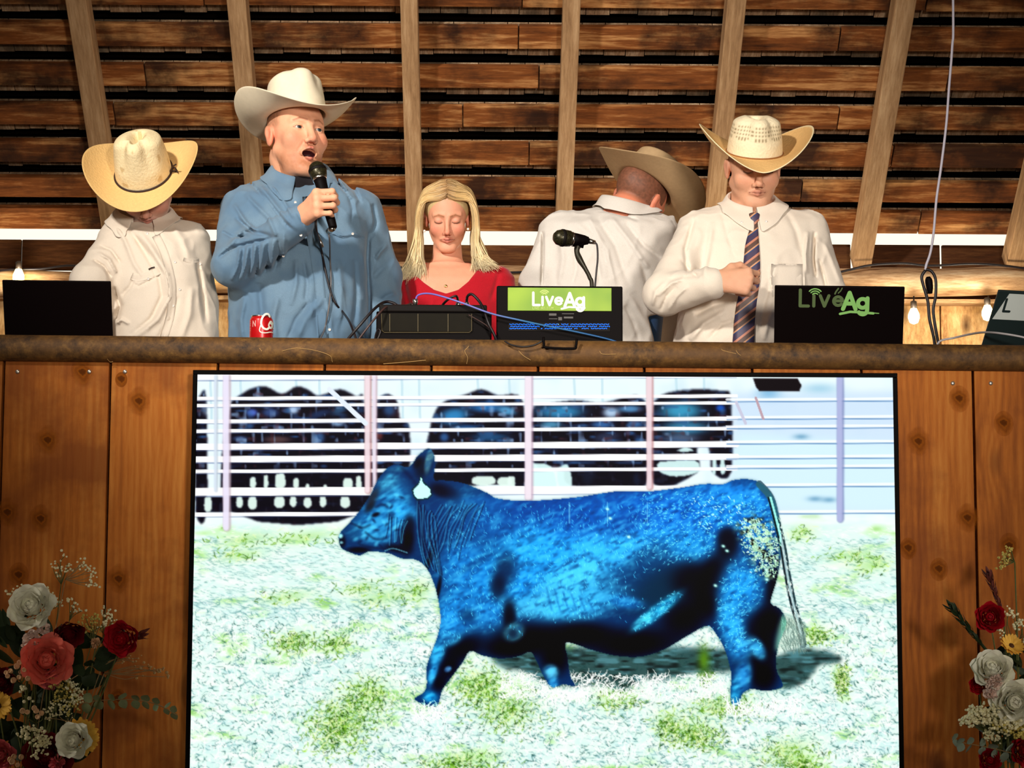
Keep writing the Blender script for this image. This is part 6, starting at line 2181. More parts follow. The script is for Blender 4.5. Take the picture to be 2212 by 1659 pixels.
# lit vent
M_blue = plain('blue_led', srgb(10, 60, 200), .4, emit=srgb(20, 110, 255), es=2.4)
M_cyan = plain('pale_blue_led', srgb(60, 120, 200), .4, emit=srgb(110, 190, 245), es=1.3)
vb = mesh('vent', *box((W(1098, 700, YC)[0], YC - .0015, W(1098, 715, YC)[2]), (W(1318, 700, YC)[0], YC + .001, W(1098, 697, YC)[2]), .0004), M_blk2, case)
for grp, mt, nm in ((0, M_blue, 'led_row'), (1, M_cyan, 'led_row')):
    pr = []
    for i in range(54):
        for j in range(3):
            if (rng.random() < (.18 if 20 < i < 36 else .04)) != bool(grp):
                continue
            if 14 < i < 19 and rng.random() < .6:
                continue
            cxp, cyp = 1102 + i * 4 + (j % 2) * 2, 700.5 + j * 4.6
            c = W(cxp, cyp, YC - .0018)
            an = .7 if (i + j) % 2 else -.7
            pr.append(tube([c + [-.0016 * 1, 0, -.0013 * np.sign(an)], c + [.0016, 0, .0013 * np.sign(an)]], .0009, 5, smooth=0))
    if pr:
        V, F = merge(*pr)
        o = mesh(nm, V, F, mt, vb)
        o['kind'] = 'stuff'
        o['label'] = 'blue glowing vent openings' if grp == 0 else 'pale blue glowing vent openings'
M_grey = plain('grey_print', srgb(84, 80, 76), .6)
pr = []
for (x0, y0, x1, y1) in ((1186, 677, 1202, 682), (1206, 685, 1214, 692), (1186, 688, 1204, 689.5), (1218, 684, 1238, 688), (1214, 677, 1240, 678.5)):
    A_, B_ = W(x0, y0, YC), W(x1, y1, YC)
    pr.append(box((A_[0], YC - .001, B_[2]), (B_[0], YC + .0005, A_[2])))
for q in pr:
    mesh('port_marking', *q, M_grey, case)

# ---- mixer
YM = .18
mx0, mx1 = W(813, 652, YM), W(1072, 735, YM)
mixer = empty('audio_mixer', ((mx0[0] + mx1[0]) / 2, YM + .09, ZC), 'black audio mixer box with ridged front panel, in front of the young woman in red', 'mixer')
mesh('body', *box((mx0[0], YM, ZC), (W(1062, 700, YM)[0], YM + .17, W(813, 672, YM)[2]), .004), M_blk, mixer)
mesh('top_cover', *box((W(819, 660, YM)[0], YM - .006, W(819, 674, YM)[2]), (W(1052, 660, YM)[0], YM + .165, W(819, 658, YM)[2]), .004), M_blk2, mixer)
M_olive = plain('dark_olive_panel', srgb(22, 18, 8), .6, noise=.1, spec=.1)
fp0, fp1 = W(824, 677, YM), W(1019, 717, YM)
pn = mesh('front_panel', *box((fp0[0], YM - .004, fp1[2]), (fp1[0], YM + .002, fp0[2]), .001), M_olive, mixer)
M_ridge = plain('ridge_edge', srgb(96, 84, 56), .5)
for x in (842, 903, 968):
    c0, c1 = W(x, 678, YM - .006), W(x, 716, YM - .006)
    mesh('ridge', *tube([c0, c1], .0012, 8, smooth=0), M_ridge, pn)
V, F = tube([W(824, 678, YM - .005), W(825, 714, YM - .005), W(830, 718, YM - .005), W(1014, 718, YM - .005), W(1019, 714, YM - .005), W(1019, 678, YM - .005)], .0010, 6, smooth=0)
mesh('panel_rim', V, F, M_ridge, pn)
for x, y0, y1 in ((897, 646, 662), (990, 654, 664), (1008, 654, 664)):
    c0, c1 = W(x, y1 + 2, YM + .05), W(x, y0, YM + .05)
    m_ = (c0 + c1) / 2
    mesh('plug', *tube([c0, c0 * .55 + c1 * .45, c0 * .45 + c1 * .55, c1], [.0058, .0058, .0075, .0075], 12, smooth=0), M_silver, mixer, smooth=True)
for k in range(5):
    c = W(850 + 38 * k, 657, YM + .09)
    mesh('knob', *lathe([(.007, 0), (.0065, .010), (.002, .011)], 12, frame([c[0], YM + .09, W(819, 659, YM)[2] - .001], (0, 0, 1))), M_blk2, mixer)


def cable(pts, r, mat, label, group=None, name='cable', cat='cable'):
    P = [W(*p) for p in pts]
    o = mesh(name, *tube(P, r, 8, smooth=6), mat, None, origin=P[0], smooth=True)
    tag(o, label, cat, group)
    return o


M_cb = plain('black_cable', srgb(22, 12, 14), .45)
M_cbr = plain('brown_black_cable', srgb(64, 40, 36), .45)
M_cw = plain('white_cable', srgb(196, 190, 190), .5)
kc = NT('violet_blue_cable')
t1 = kc.n('TexCoord')
sx1 = kc.n('SeparateXYZ', i_Vector=t1.outputs['Object'])
kc.l(kc.ramp(kc.math('MULTIPLY', sx1.outputs[0], 1.9), [(0.0, srgb(120, 104, 190)), (.35, srgb(116, 120, 190)), (.6, srgb(44, 110, 160)), (1.0, srgb(20, 84, 140))]), kc.b.inputs['Base Color'])
kc.b.inputs['Roughness'].default_value = .4
zc_ = ZC + .004


def PW_(x, y, Y):
    return (x, y, Y)


cable([(897, 650, .23), (903, 638, .225), (922, 634, .21), (950, 639, .18), (1000, 655, .15), (1060, 677, .145), (1120, 691, .145), (1180, 704, .145), (1250, 718, .145), (1322, 735, .15), (1360, 752, .16)], .0026, kc.m, 'violet and blue cable running from the mixer across the front of the green-signed case')
cable([(742, 744, .16), (775, 705, .15), (808, 668, .17), (830, 653, .22), (848, 654, .23), (862, 662, .23), (880, 664, .24)], .0042, M_cb, 'thick black cable looping onto the left corner of the mixer')
cable([(768, 742, .14), (800, 700, .14), (828, 668, .16), (846, 660, .2), (875, 660, .22), (888, 656, .24), (892, 661, .24)], .0030, M_cbr, 'thinner brownish cable beside the thick one left of the mixer')
cable([(815, 735, .13), (822, 716, .13), (817, 712, .135), (812, 722, .14), (808, 745, .15)], .0028, M_cb, 'short black cable end sticking up at the left foot of the mixer')
cable([(952, 664, .23), (962, 652, .21), (974, 643, .20), (986, 640, .20), (990, 652, .23)], .0034, M_cb, 'black patch cable arching over the left plug of the mixer')
cable([(1008, 654, .23), (1010, 640, .21), (1020, 636, .20), (1036, 652, .185), (1046, 672, .16), (1056, 700, .14), (1068, 724, .14), (1076, 745, .15)], .0040, M_cb, 'black cable arching from the right plug down the side of the mixer')
cable([(1012, 680, .155), (1030, 690, .15), (1052, 704, .15), (1066, 722, .15), (1070, 748, .16)], .0016, M_cbr, 'thin cable crossing the right end of the mixer front')
cable([(1090, 737, .00), (1105, 745, -.002), (1130, 749, -.003), (1155, 745, -.002), (1172, 736, .0)], .0024, M_cb, 'thin black cable sagging over the rail under the green-signed case')
V, F = tube([W(1174, 728, .0), W(1175, 744, .0), W(1180, 751, .0), W(1238, 753, .0), W(1244, 748, .0), W(1246, 732, .0)], .0036, 8, smooth=3)
tag(mesh('wire_bracket', V, F, M_blk, None, origin=W(1210, 740, .0), smooth=True), 'black wire bracket hooked over the brown rail below the case', 'bracket')

# ---- can of cola
YK = .16
kc0 = W(564.5, 705, YK)
can = empty('soda_can', (kc0[0], YK, ZC), 'red soda can with white script lettering standing before the man in blue', 'can')
ztop_ = W(564, 683, YK)[2]
hcan = ztop_ - ZC
M_canred = plain('can_red', srgb(206, 20, 24), .3, .3)
RC = .0325
mesh('can_body', *lathe([(.024, .0), (.027, .002), (RC, .012), (RC, hcan - .014), (.0315, hcan - .010), (.0275, hcan - .003)], 40, frame((kc0[0], YK, ZC), (0, 0, 1))), M_canred, can, smooth=True)
mesh('can_rim', *lathe([(.0270, hcan - .004), (.0280, hcan - .002), (.0280, hcan), (.0262, hcan), (.0255, hcan - .004), (.001, hcan - .004)], 40, frame((kc0[0], YK, ZC), (0, 0, 1))), M_silver, can, smooth=True)


def can_place(px0, py0, s_):
    def f(u, v, l):
        x = (px0 + u / s_ - 564.5) * .00130
        a_ = math.asin(max(-.99, min(.99, (px0 - 564.5) * .00130 / RC))) + u / RC
        z = W(564, py0, YK)[2] + v
        return np.array([kc0[0] + (RC + .0004 + l) * math.sin(a_), YK - (RC + .0004 + l) * math.cos(a_), z])
    return f


S_ = .0013
scr = []
# flowing script capital C, o, c
Cc = [(14, 22), (10, 27), (3, 26), (-3, 18), (-5, 6), (-1, -3), (7, -6), (14, -1)]
oo = [(15, 10), (12, 4), (14, -2), (19, -2), (22, 5), (20, 11), (15, 11), (19, 6), (26, 8)]
c2 = [(32, 10), (28, 11), (25, 5), (27, -2), (33, -2), (37, 4)]
a2 = [(43, 10), (38, 11), (36, 4), (38, -2), (42, -1), (45, 10), (44, -1), (48, 2)]
sw = [(-5, 6), (-8, -10), (2, -14), (20, -11), (40, -14)]
for pl0, wd_ in ((Cc, 4.4), (oo, 3.4), (c2, 3.4), (a2, 3.4), (sw, 2.2)):
    pts_ = catmull(np.array(pl0, float), 5) * S_
    scr.append(ribbon([tuple(p) for p in pts_], wd_ * S_, can_place(572, 708, S_), .0002 + .0001 * len(scr)))
V, F = merge(*scr)
mesh('script_lettering', V, F, M_white, can)
nr_ = []
for k, ch in enumerate('NIC'):
    pass
lettering('side_lettering', 'N', can_place(549, 708, S_), .016, .14, plain('dull_white_print', srgb(222, 170, 160), .6), can)
V, F = merge(*[ribbon([(0, 0), (.009, 0)], .0014, can_place(541, y, S_), .0003) for y in (697, 701, 705, 712, 716)])
mesh('side_print', V, F, plain('faded_print', srgb(220, 150, 140), .6), can)

# ---- handheld microphone in the singer's fist
Mh = blue.hands[0][0]
hz, hy, hx = Mh[:3, 2], Mh[:3, 1], Mh[:3, 0]
grip = Mh[:3, 3] + (hz * .070 - hy * .036) * 1.08
head_p = W(686, 369, .44)
ax_ = head_p - grip
Lh = np.linalg.norm(ax_)
ax_ /= Lh
mic = empty('microphone', grip, 'black handheld microphone held to the mouth of the man in blue', 'microphone')
kmx = NT('mic_grille')
tq = kmx.n('TexCoord')
vq = kmx.n('TexVoronoi', i_Vector=tq.outputs['Object'], i_Scale=420.0)
kmx.l(kmx.ramp(vq.outputs['Distance'], [(.3, srgb(8, 8, 6)), (.6, srgb(70, 64, 40))]), kmx.b.inputs['Base Color'])
kmx.b.inputs['Roughness'].default_value = .35
kmx.b.inputs['Metallic'].default_value = .6
M_grille = kmx.m


def mic_parts(root, g, axis, Lh, tail=.075, r=.0262):
    M = frame(g, axis)
    mesh('grille', *lathe([(.001, Lh + .030), (.012, Lh + .028), (.021, Lh + .019), (r, Lh + .004), (r, Lh - .008), (.0235, Lh - .022), (.020, Lh - .026)], 28, M), M_grille, root, smooth=True)
    mesh('band', *lathe([(r + .0005, Lh - .004), (r + .0012, Lh - .001), (r + .0012, Lh + .003), (r + .0005, Lh + .006)], 28, M), M_blk2, root, smooth=True)
    mesh('collar_ring', *lathe([(.0195, Lh - .031), (.0208, Lh - .030), (.0208, Lh - .024), (.0195, Lh - .023)], 24, M), M_silver, root, smooth=True)
    mesh('body', *lathe([(.0115, -tail), (.0125, -tail + .004), (.0150, .0), (.0180, Lh - .045), (.0195, Lh - .028)], 24, M), M_blk, root, smooth=True)
    return M


mic_parts(mic, grip, ax_, Lh)
tail = grip - ax_ * .075
cn = W(709, 500, .425)
mesh('connector', *tube([tail, tail * .5 + cn * .5, cn], [.0092, .0092, .0082], 14, smooth=0), M_silver, mic, smooth=True)


def on_body(P, px, py, lift):
    h = P.hit(px, py, lift)
    return h if h is not None else W(px, py, .6)


Pc = [cn, W(712, 520, .45)] + [on_body(blue, x, y, .012) for x, y in ((713, 560), (715, 600), (713, 640), (708, 680), (700, 715))] + [W(690, 742, .40), np.array([W(690, 742, .40)[0] + .02, .36, ZC + .004])]
o = mesh('microphone_cable', *tube(Pc, .0026, 8, smooth=6), plain('grey_cable', srgb(96, 92, 92), .5), None, origin=Pc[0], smooth=True)
tag(o, 'grey cable hanging from the handheld microphone down the blue shirt', 'cable')
Pc = [W(686, 440, .46), W(683, 470, .455), W(684, 500, .47)] + [on_body(blue, x, y, .014) for x, y in ((694, 540), (702, 580), (712, 622), (724, 654), (742, 676))] + [W(757, 700, .42), W(772, 745, .36), np.array([W(772, 745, .3)[0], .28, ZC + .004])]
o = mesh('microphone_cable', *tube(Pc, .0034, 8, smooth=6), M_cb, None, origin=Pc[0], smooth=True)
tag(o, 'black cable running from the fist of the man in blue diagonally down to the counter', 'cable')
q0, q1 = on_body(blue, 686, 508, .020), on_body(blue, 697, 534, .020)
mesh('plug_sleeve', *tube([q0, q1], [.006, .005], 12, smooth=0), M_silver, o, smooth=True)

# ---- microphone on a gooseneck
YG = .385
st0 = W(1281, 640, YG)
gm = empty('stand_microphone', (st0[0], YG, ZC), 'black microphone on a gooseneck stand behind the green-signed case', 'microphone')
h0, h1 = W(1216, 514, YG - .02), W(1262, 519, YG)
axg = (h0 - h1) / np.linalg.norm(h0 - h1)
mic_parts(gm, h1, axg, np.linalg.norm(h0 - h1), tail=.012, r=.0250)
c1_ = W(1286, 524, YG + .005)
mesh('connector', *tube([h1 - axg * .01, c1_], [.0088, .006], 12, smooth=0), M_silver, gm, smooth=True)
V, F = tube([c1_, W(1290, 532, YG), W(1291, 560, YG), W(1287, 600, YG), W(1283, 650, YG)], .0028, 8, smooth=5)
mesh('cable', V, F, M_cb, gm, smooth=True)
V, F = tube([W(1250, 526, YG), W(1246, 542, YG), W(1252, 560, YG), W(1264, 580, YG), W(1274, 600, YG), W(1279, 625, YG), [st0[0], YG, ZC + .03]], [.011, .008, .0095, .0065, .0062, .0062, .0065], 12, smooth=5)
mesh('gooseneck', V, F, plain('gooseneck_metal', srgb(52, 48, 36), .4, .5), gm, smooth=True)
mesh('clip', *tube([W(1236, 521, YG), W(1262, 526, YG)], [.0155, .0145], 14, smooth=0), M_blk, gm, smooth=True)
mesh('base', *lathe([(.055, .0), (.055, .012), (.02, .024), (.008, .034)], 28, frame((st0[0], YG, ZC), (0, 0, 1))), M_blk, gm, smooth=True)

# ---- hanging white cord with black plug, cables at the right
Yw = .95
topz = roof(2062, -60, 0)
Pc = [np.array([W(2062, 0, Yw)[0], Yw, topz[2] + .25])] + [W(x, y, Yw) for x, y in ((2059, 20), (2057, 100), (2050, 190), (2044, 270), (2033, 360), (2023, 430), (2017, 500), (2010, 545), (2001, 572), (1999, 584))]
# carry the cord up to the underside of the roof boards
sl = (Yw - RQ[1]) / RD[1]
Pc[0][2] = (RQ + RD * sl)[2] + .05
cord = empty('hanging_cord', W(2001, 745, Yw) * [1, 1, 0] + [0, 0, ZC], 'white cord hanging from the roof at the right, ending in a black plug', 'cord')
mesh('cord', *tube(Pc, .0042, 8, smooth=6), plain('pale_violet_cord', srgb(190, 184, 196), .5), cord, smooth=True)
mesh('plug', *tube([W(2005, 598, Yw), W(2006, 606, Yw), W(2008, 622, Yw), W(2009, 634, Yw)], [.009, .017, .016, .011], 14, smooth=3, flat=.7), M_blk, cord, smooth=True)
mesh('cord_loop', *tube([W(1999, 584, Yw), W(1991, 598, Yw), W(1995, 618, Yw), W(2004, 650, Yw), W(2008, 690, Yw), W(2018, 735, Yw), W(2022, 790, Yw)], .0052, 8, smooth=5), M_cb, cord, smooth=True)
mesh('cord_loop', *tube([W(1999, 582, Yw), W(2012, 586, Yw), W(2021, 604, Yw), W(2021, 640, Yw), W(2016, 670, Yw), W(2021, 710, Yw), W(2027, 745, Yw), W(2030, 790, Yw)], .0050, 8, smooth=5), M_cb, cord, smooth=True)
cable([(2022, 748, .30), (2032, 736, .30), (2060, 730, .30), (2095, 722, .24), (2125, 718, .16), (2160, 720, .10), (2212, 729, .08), (2260, 745, .08)], .0030, M_cw, 'white cable arching over the counter in front of the teal laptop')
cable([(-40, 738, .3), (-10, 728, .28), (6, 738, .27), (14, 750, .27)], .0030, M_cw, 'white cable end at the far left corner of the counter')

# ---- string lights on the back wall
M_bulb = plain('glowing_bulb', srgb(255, 240, 190), .3, emit=srgb(255, 232, 160), es=9.0)
M_sock = plain('bulb_socket', srgb(40, 30, 20), .5)


def string_lights(cpts, bulbs, label):
    Y0 = 2.265
    P = [W(x, y, Y0) for x, y in cpts]
    root = empty('string_lights', P[0], label, 'lights')
    mesh('wire', *tube(P, .0048, 8, smooth=5), M_cb, root, smooth=True)
    for (x, y, wx, wy) in bulbs:
        c = W(x, y, Y0 - .03)
        t = W(wx, wy, Y0 - .01)
        b = mesh('bulb', *lathe([(.002, -.034), (.016, -.028), (.0225, -.010), (.0215, .006), (.014, .024), (.010, .032)], 20, frame(c, (0, 0, 1))), M_bulb, root, smooth=True)
        mesh('socket', *lathe([(.011, .028), (.0125, .030), (.0125, .056), (.006, .060)], 16, frame(c, (0, 0, 1))), M_sock, root, smooth=True)
        mesh('drop_wire', *tube([c + [0, 0, .058], (c + t) / 2 + [0, 0, .02], t], .003, 6, smooth=4), M_cb, root, smooth=True)


string_lights([(-240, 602), (-60, 590), (20, 583), (90, 581), (160, 574), (260, 590), (400, 584), (470, 572)], [(40, 597, 42, 583), (443, 600, 440, 577)], 'black string light wire sagging over the timber behind the bowed man')
string_lights([(470, 572), (640, 590), (820, 574), (1000, 596), (1130, 588), (1300, 600), (1560, 592), (1760, 596), (1830, 584), (1880, 573), (1950, 569), (2010, 574), (2100, 570), (2170, 574), (2260, 584), (2420, 580)], [(640, 650, 640, 612), (1330, 656, 1330, 618), (1600, 650, 1600, 612), (1974, 682, 1974, 640), (2133, 675, 2135, 640)], 'black string light wire with glowing bulbs, from mid wall to the right')  # middle bulbs, hidden behind the people, are added to brighten the plate timber
lamp('bulb_glow', 'POINT', W(1974, 684, 2.18), None, 3, (1.0, .88, .68), .03)
lamp('bulb_glow', 'POINT', W(2133, 677, 2.18), None, 3, (1.0, .88, .68), .03)
for gx_ in (640, 1330, 1600):  # glow of the added hidden bulbs
    lamp('bulb_glow', 'POINT', W(gx_, 655, 2.16), None, 5, (1.0, .88, .68), .03)
lamp('bulb_glow', 'POINT', W(40, 599, 2.18), None, 3, (1.0, .88, .68), .03)
# paper notice pinned to the back wall between the two men at the left
pa_, pb_ = W(496, 618, 2.325), W(520, 662, 2.325)
tag(mesh('notice', *box((pa_[0], 2.325, pb_[2]), (pb_[0], 2.329, pa_[2])), plain('paper', srgb(240, 232, 206), .8), origin=((pa_[0] + pb_[0]) / 2, 2.325, pb_[2])), 'white paper notice pinned up behind the elbow of the man in blue', 'notice')

# ================================================================ FLOWER ARRANGEMENTS
def petal(w, L, cup=.35, curl=.2, ruffle=0.0, n=6, m=7, ph=0.0, base=.25):
    """petal surface: grows along +z from the origin, inner face towards -y... returns V,F"""
    V = []
    for i in range(m):
        t = i / (m - 1)
        ww = w * (base + (1 - base) * math.sin(min(1, t * 1.15) * math.pi / 2) ** .8) * (1 - .35 * max(0, t - .75) / .25)
        for j in range(n):
            s_ = j / (n - 1) * 2 - 1
            x = ww * s_
            y = cup * w * (1 - s_ * s_) * (1 - .4 * t) - curl * L * t ** 3 * -1
            z = L * t - L * .16 * s_ * s_ * t
            y += ruffle * math.sin(s_ * 9 + ph + t * 3) * t
            V.append((x, -y, z))
    F = [(i * n + j, i * n + j + 1, (i + 1) * n + j + 1, (i + 1) * n + j) for i in range(m - 1) for j in range(n - 1)]
    return np.array(V), F


def xf(VF, M):
    V, F = VF
    return V @ M[:3, :3].T + M[:3, 3], F


def rose_mesh(R, seed=0, opened=.8):
    r = np.random.default_rng(seed)
    parts = [lathe([(R * .05, -R * .45), (R * .40, -R * .30), (R * .44, -R * .02), (R * .30, R * .22), (R * .08, R * .34)], 14)]
    k = 0
    for ring, (rad, tilt, h, cnt, wd) in enumerate(((.02, -14, .86, 3, .26), (.10, -6, .92, 4, .34), (.22, 2, .96, 5, .42), (.36, 12, .96, 5, .50), (.52, 24, .94, 6, .58), (.66, 40, .92, 6, .64), (.78, 60, .84, 6, .66))):
        for c in range(cnt):
            a = (c + .5 * (ring % 2)) * 2 * math.pi / cnt + r.uniform(-.2, .2)
            t = math.radians(tilt * opened * r.uniform(.85, 1.15))
            VF = petal(R * wd, R * h, cup=.55, curl=-.04 + .05 * ring, ruffle=R * .03, ph=r.uniform(0, 6), base=.5)
            V, F = VF
            # inner face should look to the axis: cup towards +y then push outwards
            V = V * [1, -1, 1]
            Rx = np.array([[1, 0, 0], [0, math.cos(t), math.sin(t)], [0, -math.sin(t), math.cos(t)]])
            V = V @ Rx.T
            V[:, 1] += rad * R * .62
            V[:, 2] -= R * .45
            Rz = np.array([[math.cos(a), -math.sin(a), 0], [math.sin(a), math.cos(a), 0], [0, 0, 1]])
            parts.append((V @ Rz.T, F))
    return merge(*parts)


def carnation_mesh(R, seed=0):
    r = np.random.default_rng(seed)
    parts = []
    for k in range(26):
        d = r.normal(0, 1, 3)
        d[2] = abs(d[2]) * .9 + .1
        d /= np.linalg.norm(d)
        V, F = petal(R * .36, R * .7, cup=.2, curl=.15, ruffle=R * .10, ph=r.uniform(0, 6), n=7, m=5)
        M = frame(d * R * .28, d, r.normal(0, 1, 3))
        parts.append(xf((V, F), M))
    return merge(*parts)


def daisy_mesh(R, seed=0, n=18, layers=2):
    r = np.random.default_rng(seed)
    parts = []
    for l in range(layers):
        for k in range(n):
            a = (k + l * .5) * 2 * math.pi / n + r.uniform(-.08, .08)
            d = np.array([math.cos(a), math.sin(a), .18 + .16 * l + r.uniform(-.08, .08)])
            V, F = petal(R * .15, R * r.uniform(.66, .78), cup=.25, curl=.12, n=4, m=6, base=.4)
            M = frame(d / np.linalg.norm(d) * R * .24, d, np.cross(d, [0, 0, 1.0]))
            parts.append(xf((V, F), M))
    return merge(*parts)


def leaf_mesh(L, w, fold=.2, bend=.2):
    V, F = [], []
    m, n = 9, 5
    for i in range(m):
        t = i / (m - 1)
        ww = w * math.sin(math.pi * min(1, t ** .8)) ** .8 + 1e-4
        for j in range(n):
            s_ = j / (n - 1) * 2 - 1
            V.append((ww * s_, -fold * abs(s_) * ww - bend * L * t * t, L * t))
    F = [(i * n + j, i * n + j + 1, (i + 1) * n + j + 1, (i + 1) * n + j) for i in range(m - 1) for j in range(n - 1)]
    return np.array(V), F


def fm(name, rgb, **kw):
    return plain(name, rgb, .6, noise=.10, nscale=60, spec=.25, **kw)


FM = dict(white=fm('ivory_petals', srgb(250, 246, 226)), red=fm('crimson_petals', srgb(176, 10, 28)), dred=fm('dark_red_petals', srgb(112, 6, 14)), coral=fm('coral_petals', srgb(246, 124, 104)), pink=fm('pink_petals', srgb(214, 96, 100)), blush=fm('blush_petals', srgb(244, 216, 200)),
          peach=fm('peach_petals', srgb(224, 176, 130)), yellow=fm('golden_petals', srgb(248, 190, 76)), cream=fm('cream_florets', srgb(244, 236, 190)), leaf=fm('dark_leaf', srgb(34, 48, 22)), euc=fm('eucalyptus_leaf', srgb(136, 146, 104)), euc2=fm('silver_eucalyptus_leaf', srgb(150, 166, 146)),
          stem=fm('green_stem', srgb(92, 96, 48)), twig=fm('tan_twig', srgb(160, 128, 84)), bud=fm('tan_wax_bud', srgb(232, 186, 140)), budc=fm('bud_centre', srgb(120, 66, 40)), brown=fm('sunflower_disc', srgb(84, 50, 20)), protea=fm('maroon_bracts', srgb(96, 44, 36)), grass=fm('dry_grass', srgb(190, 148, 92)), ygreen=fm('yellow_green_florets', srgb(206, 186, 96)))
M_vase = plain('grey_glazed_vase', srgb(96, 92, 84), .35)


class Bouquet:
    def __init__(s, foot, mouth, label, seed):
        s.root = empty('flower_arrangement', foot, label, 'flowers')
        s.m = np.array(mouth, float)
        s.r = np.random.default_rng(seed)
        s.seed = seed
        h = mouth[2] - foot[2]
        mesh('vase', *lathe([(.09, 0), (.10, .01), (.085, h * .3), (.06, h * .75), (.055, h * .9), (.075, h), (.070, h), (.050, h * .9), (.001, h * .85)], 32, frame(foot, (0, 0, 1))), M_vase, s.root, smooth=True)

    def p(s, px, py, Y):
        return W(px, py, Y)

    def stem(s, a, mat='stem', r=.0022, name='stem', to=None, par=None, bow=.03):
        b = s.m if to is None else to
        b = b + s.r.normal(0, .012, 3) * (1 if to is None else 0)
        mid = (a * .55 + b * .45) + np.array([s.r.normal(0, bow * .4), bow * .3, -.01])
        return mesh(name, *tube([a, mid, b], [r * .8, r, r], 6, smooth=5), FM[mat], par or s.root, smooth=True)

    def bloom(s, kind, px, py, Y, rpx, mat, face=(0, -1, .3), name=None, opened=.8, stem=True, label=None):
        c = s.p(px, py, Y)
        R = rpx * (Y + 5) / 4000 * 1.0
        s.seed += 1
        VF = {'rose': lambda: rose_mesh(R * 1.05, s.seed, opened), 'carnation': lambda: carnation_mesh(R, s.seed), 'daisy': lambda: daisy_mesh(R * 1.05, s.seed)}[kind]()
        M = frame(c, face, (1, s.r.normal(0, .5), s.r.normal(0, .5)))
        o = mesh(name or kind, *xf(VF, M), FM[mat], s.root, smooth=True)
        if label:
            o['label'] = label
        f = np.array(face, float)
        f /= np.linalg.norm(f)
        if stem:
            s.stem(c - f * R * .4, par=o)
        if kind == 'rose':
            for k in range(4):
                a = k * math.pi / 2 + .4
                d = M[:3, 0] * math.cos(a) + M[:3, 1] * math.sin(a) - f * .1
                V, F = leaf_mesh(R * .9, R * .22, .2, .3)
                mesh('sepal', *xf((V, F), frame(c - f * R * .45, d, -f)), FM['leaf'], o, smooth=True)
        if kind == 'daisy':
            mesh('disc', *lathe([(R * .30, 0), (R * .30, R * .06), (R * .2, R * .12), (.0005, R * .14)], 18, frame(c, face)), FM['brown'], o, smooth=True)
        return o

    def spray(s, base, tips, mat='cream', stemm='stem', rf=.0035, nf=4, name='filler_spray', sr=.0010):
        """thin branching stem with clustered florets: base & tips as (px,py,Y)"""
        B0 = s.p(*base)
        parts, fl = [], []
        for t in tips:
            T_ = s.p(*t)
            parts.append(tube([B0, B0 * .4 + T_ * .6 + s.r.normal(0, .006, 3), T_], sr, 5, smooth=3))
            for k in range(nf):
                d = s.r.normal(0, rf * 1.6, 3)
                q = T_ + d
                R = rf * s.r.uniform(.7, 1.25)
                fl.append(lathe([(R * .35, -R * .8), (R * .9, -R * .1), (R * .8, R * .5), (R * .25, R * .75)], 6, frame(q, s.r.normal(0, 1, 3) + [0, -1, .5])))
        V, F = merge(*parts)
        o = mesh(name, V, F, FM[stemm], s.root, smooth=True)
        V, F = merge(*fl)
        f = mesh('florets', V, F, FM[mat], o)
        f['kind'] = 'stuff'
        s.stem(B0, stemm, sr * 1.5, par=o)
        return o

    def umbel(s, c, to, rad, n, mat='cream', flat=.45, Y=-.3, rf=.0035):
        """flat flower head: rays from a hub with floret clusters at their ends"""
        hub = s.p(*to)
        cc = s.p(*c)
        up = (cc - hub)
        L = np.linalg.norm(up)
        up /= L
        x = np.cross(up, [0, 1.0, 0])
        x /= np.linalg.norm(x)
        y = np.cross(up, x)
        R = rad * (Y + 5) / 4000
        tips = []
        for k in range(n):
            a = k * 2.4
            rr = R * math.sqrt((k + .5) / n)
            tips.append(cc + x * rr * math.cos(a) + y * rr * math.sin(a) * .7 + up * (R * .1 - rr * flat * .3) + s.r.normal(0, .002, 3))
        parts = [tube([hub, hub * .4 + t * .6, t], .0008, 5, smooth=2) for t in tips]
        fl = []
        for t in tips:
            for k in range(5):
                q = t + s.r.normal(0, rf * 1.1, 3)
                r_ = rf * s.r.uniform(.6, 1.1)
                fl.append(lathe([(r_ * .35, -r_ * .7), (r_, 0), (r_ * .7, r_ * .5), (r_ * .2, r_ * .6)], 6, frame(q, up + s.r.normal(0, .4, 3))))
        o = mesh('umbel_flower', *merge(*parts), FM['stem'], s.root, smooth=True)
        f = mesh('florets', *merge(*fl), FM[mat], o)
        f['kind'] = 'stuff'
        s.stem(hub, par=o)
        return o

    def wax(s, pts, Y, name='wax_flower_sprig'):
        P = [s.p(x, y, Y + s.r.uniform(-.02, .02)) for x, y in pts]
        c = np.mean(P, 0) + [0, .03, -.03]
        o = mesh(name, *merge(*[tube([c, (c + p) / 2 + s.r.normal(0, .004, 3), p], .0009, 5, smooth=2) for p in P]), FM['stem'], s.root, smooth=True)
        for p in P:
            f = frame(p, np.array([s.r.normal(0, .4), -1, s.r.normal(0, .4) + .2]))
            r = .0066 * s.r.uniform(.85, 1.15)
            b = mesh('bud', *lathe([(r * .3, -r * 1.3), (r * .85, -r * .6), (r, r * .2), (r * 1.02, r * .6), (r * .72, r * .7), (r * .62, r * .3), (.0003, r * .25)], 12, f), FM['bud'], o, smooth=True)
        s.stem(c, par=o, r=.0014)

